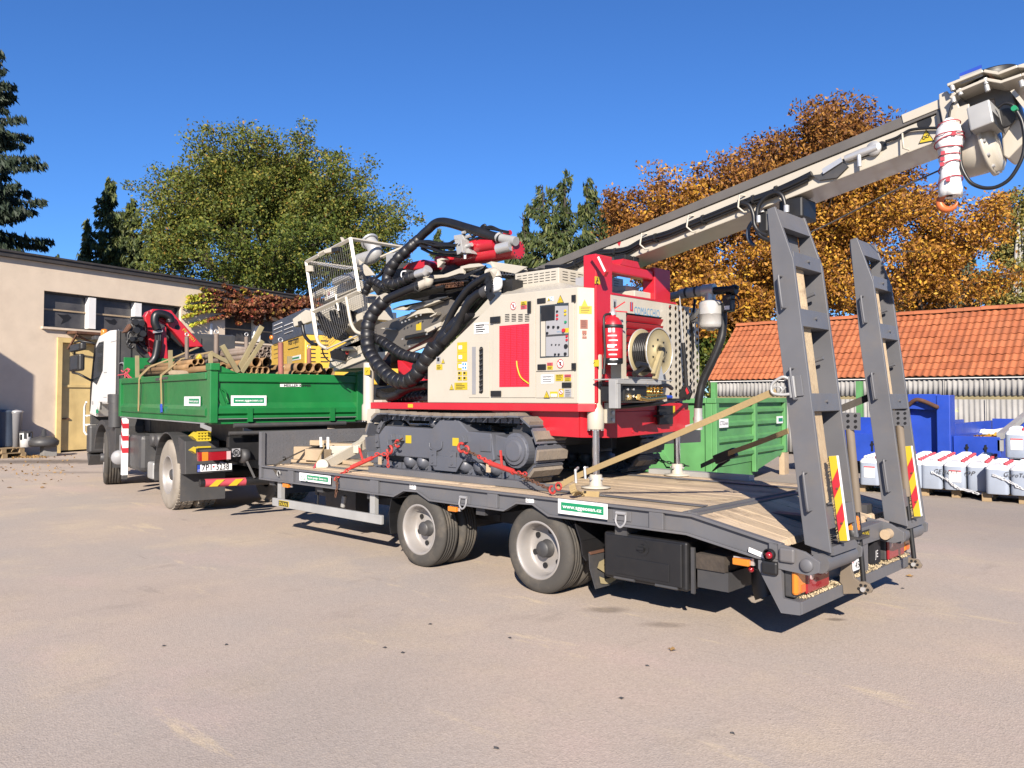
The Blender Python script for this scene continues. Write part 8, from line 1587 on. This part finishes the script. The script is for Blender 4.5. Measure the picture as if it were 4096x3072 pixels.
mir(95, 790, 240, 1060, 'mirror'); mir(95, 620, 262, 775, 'wide_mirror'); b = B(); b.tube([S('c', 180, 625, -.3), S('c', 260, 605, -.28), T(5.62, .02, 2.9)], .022, 8); b.tube([S('c', 150, 1070, -.3), S('c', 240, 1090, -.25), T(5.85, .02, 2.1)], .025, 8); b.tube([S('c', 180, 770, -.28), S('c', 175, 800, -.28)], .02, 8); b.build('mirror_arm', 'black', cab); ts(tb(5.5, 5.85, -.02, VW + .02, 2.98, 3.06), 'sun_visor', 'darkgrey', cab, .01)
q = S('c', 618, 420, .5); b = B(); B().lathe(V((q.x, q.y, 3.1)), ZU, [(.07, 0), (.07, .02), (.001, .02)], 16).build('beacon_base', 'black', cab); B().lathe(V((q.x, q.y, 3.12)), ZU, [(.075, 0), (.078, .16), (.06, .21), (.001, .22)], 18).build('beacon', 'lensorange', cab)
# loader crane between cab and bed (folded across the truck)
UC = 3.25
crn = rpoly('c', [(1290, 960), (1270, 700), (1235, 420), (1210, 240), (1250, 170), (1330, 135), (1360, 190), (1330, 300), (1370, 480), (1420, 640), (1500, 960)], UC, .22).build('loader_crane', 'red', tk_, .02)
rpoly('c', [(1290, 160), (1330, 130), (1610, 150), (1640, 190), (2085, 690), (1830, 700), (1640, 470), (1530, 360), (1400, 300), (1330, 240)], UC - .26, .2).build('outer_boom', 'red', crn, .02); rpoly('c', [(1440, 480), (1530, 380), (1545, 640), (1570, 960), (1420, 960)], UC - .24, .2).build('crane_column', 'red', crn, .02)
b = B(); text('PK 9501', R('c', 1765, 445, UC - .265), (R('c', 1930, 615, UC) - R('c', 1765, 445, UC)), (R('c', 1800, 420, UC) - R('c', 1770, 450, UC)), .06, 'lyellow', crn, w=.31); B().disc(R('c', 1697, 403, UC - .262), -TU, .05, .004, 14).build('pin_hole', 'black', crn)
rpoly('c', [(1540, 420), (1580, 410), (1820, 690), (1740, 690), (1545, 500)], UC - .1, .1).build('boom_ram', 'black', crn, .01)
def rt(pts, r, u, nm, m_='hose', par=None): return B().tube(smoothpath([R('c', x, y, u) for x, y in pts]), r, 8).build(nm, m_, par or crn)
rt([(1290, 940), (1360, 860), (1390, 740), (1410, 600)], .075, UC - .3, 'hose_sleeve'); rt([(1400, 430), (1360, 330), (1380, 220), (1480, 210), (1580, 260), (1590, 330)], .08, UC - .36, 'hose_sleeve')
for i in range(4): rt([(1370 + 28 * i, 420), (1370 + 26 * i, 500), (1375 + 22 * i, 620)], .02, UC - .3, 'crane_hose')
rpoly('c', [(1335, 455), (1480, 440), (1480, 470), (1340, 490)], UC - .37, .03).build('hose_clamp', 'lgrey', crn)
g_ = rpoly('c', [(1020, 260), (1215, 265), (1240, 520), (1210, 600), (1100, 620), (980, 600), (960, 470), (1000, 350)], UC - .1, .3).build('grab_rotator', 'darkgrey', crn, .05); rpoly('c', [(900, 480), (1000, 340), (1030, 400), (960, 480)], UC - .15, .2).build('grab_jaw', 'rust', g_, .02)
for x0, y0, r in ((1060, 330, .06), (1150, 350, .055), (1080, 450, .06), (1170, 500, .06), (1010, 580, .045), (1140, 580, .04)): B().disc(R('c', x0, y0, UC - .22), -TU, r, .1, 12).build('grab_pin', 'black', g_)
for pts in ([(960, 600), (970, 500), (1010, 470), (1060, 520)], [(1000, 640), (970, 680), (1020, 710), (1050, 680)], [(1010, 300), (1020, 260), (1190, 265)], [(990, 560), (950, 630), (990, 690)]): rt(pts, .022, UC - .25, 'crane_hose', 'black', g_)
rt([(1040, 630), (1160, 750), (1290, 860)], .055, UC + .05, 'crane_ram', 'darkgrey'); rt([(1110, 610), (1280, 760)], .045, UC + .1, 'crane_ram', 'darkgrey'); tb(UC - .2, UC + .25, .5, 1.8, 1.1, 1.9).build('crane_base', 'darkgrey', crn)
# ---------------------------------------------------------------- load of pipes
PT = []
def pipe(k, x, y, v, r, u1, mat, label, name='pipe', grp='steel pipes on the truck bed', wall=.12, u0=None):
    q = S(k, x, y, v) if u0 is None else R(k, x, y, u0); u, vv, z = tl_(q); a, c = T(u, vv, z), T(u1, vv, z + random.uniform(-.01, .01)); ax = (c - a); L = ax.length
    o = B().lathe(a, ax, [(r * (1 - wall), .25), (r * (1 - wall), 0), (r, 0), (r, L), (.001, L)], 18, True).build(name, mat); tag(o, label, 'pipe', grp); return o
bn = lambda z: z
for i, (x, y, v) in enumerate([(1900, 985, .25), (2003, 985, .42), (2085, 990, .58), (1958, 915, .33), (2050, 905, .5)]): pipe('c', x, y, v, .049, 2.7, 'rustpipe', ['ochre pipe at the near end of the lower row on the truck', 'second ochre pipe in the lower row on the truck', 'third ochre pipe of the lower row beside the green post', 'near brown pipe of the upper row on the truck', 'far brown pipe of the upper row on the truck'][i])
for i, (x, y, r) in enumerate([(540, 885, .055), (820, 912, .052), (885, 915, .052), (945, 918, .052), (1008, 918, .055)]): pipe('b', x, y, 0, r, 2.5, 'rustpipe', ['single brown pipe just right of the green corner post', 'first of four brown pipes in the gap over the tailgate', 'second of four brown pipes in the gap over the tailgate', 'third of four brown pipes in the gap over the tailgate', 'fourth of four brown pipes, beside the red oxide stake'][i], u0=-1.75)
wd_ = ['left', 'middle', 'right', 'fourth']
for i, (x, y) in enumerate([(1395, 885), (1492, 887), (1588, 888)]): pipe('b', x, y, 0, .075, 2.0, 'rustpipe', f'{wd_[i]} of three wide casing tubes over the tailgate, open towards the camera', 'casing_tube', 'wide casing tubes', .06, -1.72)
for i, (x, y) in enumerate([(1345, 968), (1440, 970), (1535, 970), (1630, 972), (1720, 940)]): pipe('b', x, y, 0, .075, 2.0, 'rustpipe', f'{["first","second","third","fourth","fifth"][i]} wide casing tube of the lower row behind the tailgate rim, from the left', 'casing_tube', 'wide casing tubes', .06, -1.7)
for i, (x, y) in enumerate([(905, 825), (1020, 825)]): pipe('b', x, y, 0, .075, 2.0, 'rustpipe', f'{wd_[i * 2]} one of two wide casing tubes lying under the thin drill rods', 'casing_tube', 'wide casing tubes', .06, -1.2)
b = 0
for r in range(4):
    for c in range(7): x, y = 800 + c * 38 + 14 * (r % 2), 770 - r * 30; o = pipe('b', x, y, 0, .04, 2.9, 'greypipe', 'thin rusty drill rod in the long bundle on the truck load', 'drill_rod', 'drill rods in the long bundle', .25, -.9 - .02 * ((c * 3 + r) % 5))
def stake(k, pts, r, mat, label, u, n=10, name='stake', hoop=False):
    q = [R(k, x, y, u) for x, y in pts]; o = (B().tube(q, r, n) if mat != 'stake' else B().beam(q[0], q[1], r * 1.15, r * .9, up=TU)).build(name, mat, None, .004 if mat == 'stake' else 0); tag(o, label, 'stake', 'stakes holding the load')
    if hoop: B().torus(q[0] + ZU * .04, TU, r * .8, .007, 14, 6).build('hoop', 'steel', o)
stake('b', [(130, 545), (132, 790)], .034, 'greypipe', 'brown pipe stake in front of the thin rods, left one', .6, hoop=True); stake('b', [(458, 515), (455, 760)], .04, 'greypipe', 'brown pipe stake with a hoop beside the white panel', .2, hoop=True); stake('b', [(790, 545), (790, 680)], .036, 'greypipe', 'brown pipe stake with a hoop under the workshop window', .4, hoop=True)
stake('b', [(1168, 610), (1172, 965)], .04, 'redoxide', 'red oxide stake with a hoop in front of the yellow compressor', -1.9, hoop=True); stake('b', [(1482, 680), (1484, 850)], .036, 'redoxide', 'shorter red oxide stake by the compressor slots', -.5, hoop=True)
stake('b', [(960, 430), (705, 905)], .06, 'stake', 'long weathered timber leaning to the right over the load', -1.6); stake('b', [(970, 590), (735, 940)], .05, 'stake', 'dark weathered timber leaning beside the long one', -1.75); stake('b', [(520, 640), (695, 940)], .06, 'stake', 'greenish timber leaning to the left over the load', -1.8); stake('b', [(385, 720), (590, 830)], .05, 'stake', 'low timber brace running into the leaning greenish timber', -1.2); stake('b', [(390, 730), (395, 850)], .05, 'stake', 'short green timber post behind the corner post', -1.6); stake('b', [(1268, 760), (1268, 850)], .06, 'stake', 'short rounded timber stake by the green compressor sign', -1.2)
stake('c', [(1100, 820), (1104, 1150)], .055, 'stake', 'timber stake at the front end of the near bed side', 2.0); stake('c', [(1590, 740), (1595, 1045)], .055, 'stake', 'timber stake at the middle of the near bed side', .6); o = B().ext([S('c', x, y, .0) for x, y in ((1560, 1060), (1620, 1035), (1690, 1045), (1720, 1095), (1570, 1100))], TV * .15).build('timber_wedge', 'beigewood'); tag(o, 'pale timber wedge on the near bed side under the stake', 'wedge')
def sband(pts, v, w_, mat, label, name='tie_down_strap'):
    q = [S('c', x, y, v if not isinstance(v, list) else v[i]) for i, (x, y) in enumerate(pts)]; b = B()
    for p, r in zip(q, q[1:]): b.beam(p, r + (r - p) * .02, .012, w_, up=TU + ZU * .3)
    return tag(b.build(name, mat), label, 'strap', 'straps over the truck load')
sband([(1118, 1640), (1128, 1180), (1150, 1120), (1290, 985), (1640, 850), (1900, 740), (2000, 700)], [-.08, -.085, -.06, .2, .5, .8, 1.0], .05, 'strap', 'tan strap down the front part of the green bed side'); s2 = sband([(1462, 1640), (1450, 1170), (1460, 1110), (1560, 1030), (1750, 870), (2210, 760)], [-.08, -.085, -.06, .1, .4, .9], .05, 'strap', 'tan strap down the middle of the green bed side'); B().beam(S('c', 1452, 1540, -.09), S('c', 1460, 1660, -.09), .02, .06, up=TU).build('blue_buckle', 'blue', s2)
b = B()
for pts in ([(870, 1040), (900, 1060), (950, 1020), (985, 1050), (930, 1090), (820, 1110)], [(950, 1070), (980, 1120), (1030, 1160)], [(930, 1060), (950, 1120), (990, 1160)], [(960, 1010), (990, 1030), (960, 1060)], [(920, 1080), (925, 1150)]): b.tube(smoothpath([S('c', x, y, -.03) for x, y in pts]), .013, 6)
tag(b.build('rope_bundle', 'pink'), 'pink red rope bundle tied at the front corner of the green bed', 'rope'); B().tube(smoothpath([S('c', x, y, .03) for x, y in ((840, 1100), (838, 960), (870, 928), (905, 945), (908, 1080))]), .014, 6).build('hoop_rail', 'lgrey', bed)
o = B().ext([R('c', x, y, -.6) for x, y in ((1985, 850), (2030, 785), (2065, 830), (2060, 870), (1990, 875))], TU * .1).build('yellow_cloth', 'lyellow', None, .02); tag(o, 'small yellow cloth lying on the brown pipes', 'cloth')
# ---------------------------------------------------------------- second truck with a compressor, parked beyond
st = thing('service_truck', T(3, 6.2, 0), 'white van body truck parked beyond the tipper, carrying the compressor', 'truck')
VB = 5.0
a = S('c', 1100, 450, VB); c = S('c', 1640, 1000, VB); ua, uc = tl_(a)[0], tl_(c)[0]; zc = a.z; vf = tl_(R('c', 2215, 700, uc))[1]
bx_ = tb(uc, ua + 1.2, VB, vf, 1.1, zc).build('box_body', 'white', st, .04); bd_ = tb(-4.6, ua, VB + .1, VB + 2.3, 1.0, 1.2); bd_.build('flatbed', 'darkgrey', st)
for x0, x1, y0, y1 in ((1130, 1230, 700, 890), (1300, 1600, 560, 700)): p0, p1 = S('c', x0, y1, VB), S('c', x1, y0, VB); B().ext([p0, V((p1.x, p1.y, p0.z)), p1, V((p0.x, p0.y, p1.z))], -TV * .015).build('door_panel', 'white', bx_, .006)
for u in (-3.2, 4.4): wheel((0, 0, 0), .48, .27, .3, 1, st, 'wheel', holes=0).location = T(u, VB + .15, .48) - origin(st)
D0 = 17.0; q = PD(1217, HOR, D0); CX = V((q.x, q.y, 0)); ca = math.radians(20); CU = V((math.sin(ca), math.cos(ca), 0)); CVv = V((-math.cos(ca), math.sin(ca), 0))
def CB(a0, a1, c0, c1, z0, z1): return B().obox(CX + CU * (a0 + a1) / 2 + CVv * (c0 + c1) / 2 + ZU * (z0 + z1) / 2, CU * (a1 - a0) / 2, CVv * (c1 - c0) / 2, ZU * (z1 - z0) / 2)
def CR(k, x, y): return PN(k, x, y, CX, CVv)     # long face
def CS(k, x, y): return PN(k, x, y, CX, CU)      # short face
zt2, zb2 = CR('b', 1430, 520).z, 2.03; cw_ = abs((CS('b', 1065, 540) - CX).dot(CVv)); cl_ = (CR('P', 1640, 1450) - CX).dot(CU)
cp = thing('air_compressor', CX + CU + ZU * zb2, 'yellow air compressor with dark louvred top beyond the green tailgate', 'compressor'); hz = CB(0, cl_, 0, cw_, zb2, zt2).build('canopy', 'yellow', cp, .03)
CB(.1, cl_, .04, cw_ - .08, 1.21, zb2 - .002).build('skid_base', 'black', cp); zt3 = CS('b', 1100, 380).z; tpc = CB(.0, cl_ - .3, .05, cw_ - .12, zt2 + .002, zt3).build('top_cooler', 'dullblue', cp, .02)
b = B(); off = -CU * .006
def cq(F, x0, y0, x1, y1, n, m_, nm, par, d):
    a_, c_ = F('b', x0, y1), F('b', x1, y0); return B().ext([a_, V((c_.x, c_.y, a_.z)), c_, V((a_.x, a_.y, c_.z))], n * d).build(nm, m_, par)
for x0, x1 in ((1100, 1185), (1215, 1305)):
    for i in range(3): cq(CS, x0, 392 + 45 * i, x1, 420 + 45 * i, -CU, 'signwhite', 'louvre', tpc, .02)
cq(CS, 1252, 568, 1368, 590, -CU, 'ink', 'slot', hz, .006); cq(CS, 1252, 660, 1368, 682, -CU, 'ink', 'slot', hz, .006); p = CS('b', 1255, 640); text('Atlas Copco', p - CU * .006, -CVv, ZU, .14, 'ink', hz, w=(CS('b', 1370, 640) - p).length * .98)
o = cq(CS, 1242, 742, 1390, 822, -CU, 'signwhite', 'sign', hz, .008); cq(CS, 1262, 762, 1378, 806, -CU, 'signgreen', 'sign_band', o, .012); text('sggeosan.cz', CS('b', 1270, 795) - CU * .014, -CVv, ZU, .09, 'signwhite', o, w=.35)
for i in range(6):
    for x0 in (1470, 1610): cq(CR, x0, 585 + 46 * i, x0 + 85, 596 + 46 * i, -CVv, 'ink', 'vent_slot', hz, .006)
for i in range(4): cq(CS, 1095, 630 + 48 * i, 1150, 640 + 48 * i, -CU, 'ink', 'vent_slot', hz, .006)
q = CS('b', 1075, 555); B().lathe(q - CU * .0, -CU, [(.06, 0), (.06, .05), (.001, .07)], 14).build('corner_lamp', 'lensorange', hz)
# ---------------------------------------------------------------- fallen leaves and small things on the yard
LM = None; LP = [('l', 1110, 1255), ('l', 460, 1315), ('l', 165, 1560), ('l', 750, 1560), ('l', 20, 1195), ('l', 880, 1070), ('l', 1180, 1070), ('P', 3640, 2308), ('P', 2485, 2795), ('P', 655, 2585), ('P', 1720, 2498), ('P', 2040, 2553), ('P', 1610, 2612), ('P', 905, 2580), ('P', 1540, 2592), ('P', 1985, 2995), ('P', 2590, 2665), ('P', 2930, 2935), ('P', 3610, 2355), ('l', 640, 1340), ('l', 780, 1490), ('P', 2690, 2605)]
for i, (k, x, y) in enumerate(LP):
    p = PZ(k, x, y, .0); dark = k == 'P' and x not in (3640, 2690); s = (.05 if k == 'l' else .03) if not dark else .016
    n = 9; pts = []; a0 = random.uniform(0, 6)
    for j in range(n): a = 2 * math.pi * j / n; rr = s * (1 if j % 2 else .6) * random.uniform(.8, 1.2); pts.append(V((p.x + rr * math.cos(a + a0) * 1.3, p.y + rr * math.sin(a + a0), .004 + (0 if dark else random.uniform(0, .025)))))
    b = B(); b.add([p + V((0, 0, .012))] + pts, [(0, 1 + j, 1 + (j + 1) % n) for j in range(n)]); o = b.build('pebble' if dark else 'fallen_leaf', 'darkgrey' if dark else 'litter')
    tag(o, 'small dark clod of dirt lying on the asphalt yard' if dark else 'curled dry brown leaf lying on the asphalt yard', 'clod' if dark else 'leaf', 'clods on the yard' if dark else 'fallen leaves on the yard')
C_ = []
for _ in range(520):
    if random.random() < .85: q = LB(random.gauss(220, 200), 985 + random.uniform(-5, 30), .3 + random.random() * .5)
    else: q = LB(random.uniform(0, 1400), random.uniform(990, 1450))
    C_.append((q.x, q.y, .012 + random.random() * .015))
o = quadmesh('leaf_litter', leafquads(np.array(C_), .035, .5, (0, 0, 1)), 'litter'); tag(o, 'scattered dry leaves along the foot of the beige wall', 'leaves', kind='stuff')
# far wood closing the view behind the yard
C_ = []
for _ in range(420):
    x = random.uniform(-110, 30); y = 62 + random.uniform(0, 14) + max(0, -x - 40) * .1; h = random.uniform(1, 7) ; C_.append((x, y, h))
C_ = np.repeat(np.array(C_), 60, 0) + rng.normal(size=(420 * 60, 3)) * np.array([1.1, .9, 1.0]); C_ = C_[C_[:, 2] > .1]
o = quadmesh('far_wood', leafquads(C_, .3), 'leafgreen'); tag(o, 'dark green thicket closing the yard far behind', 'thicket', kind='stuff')
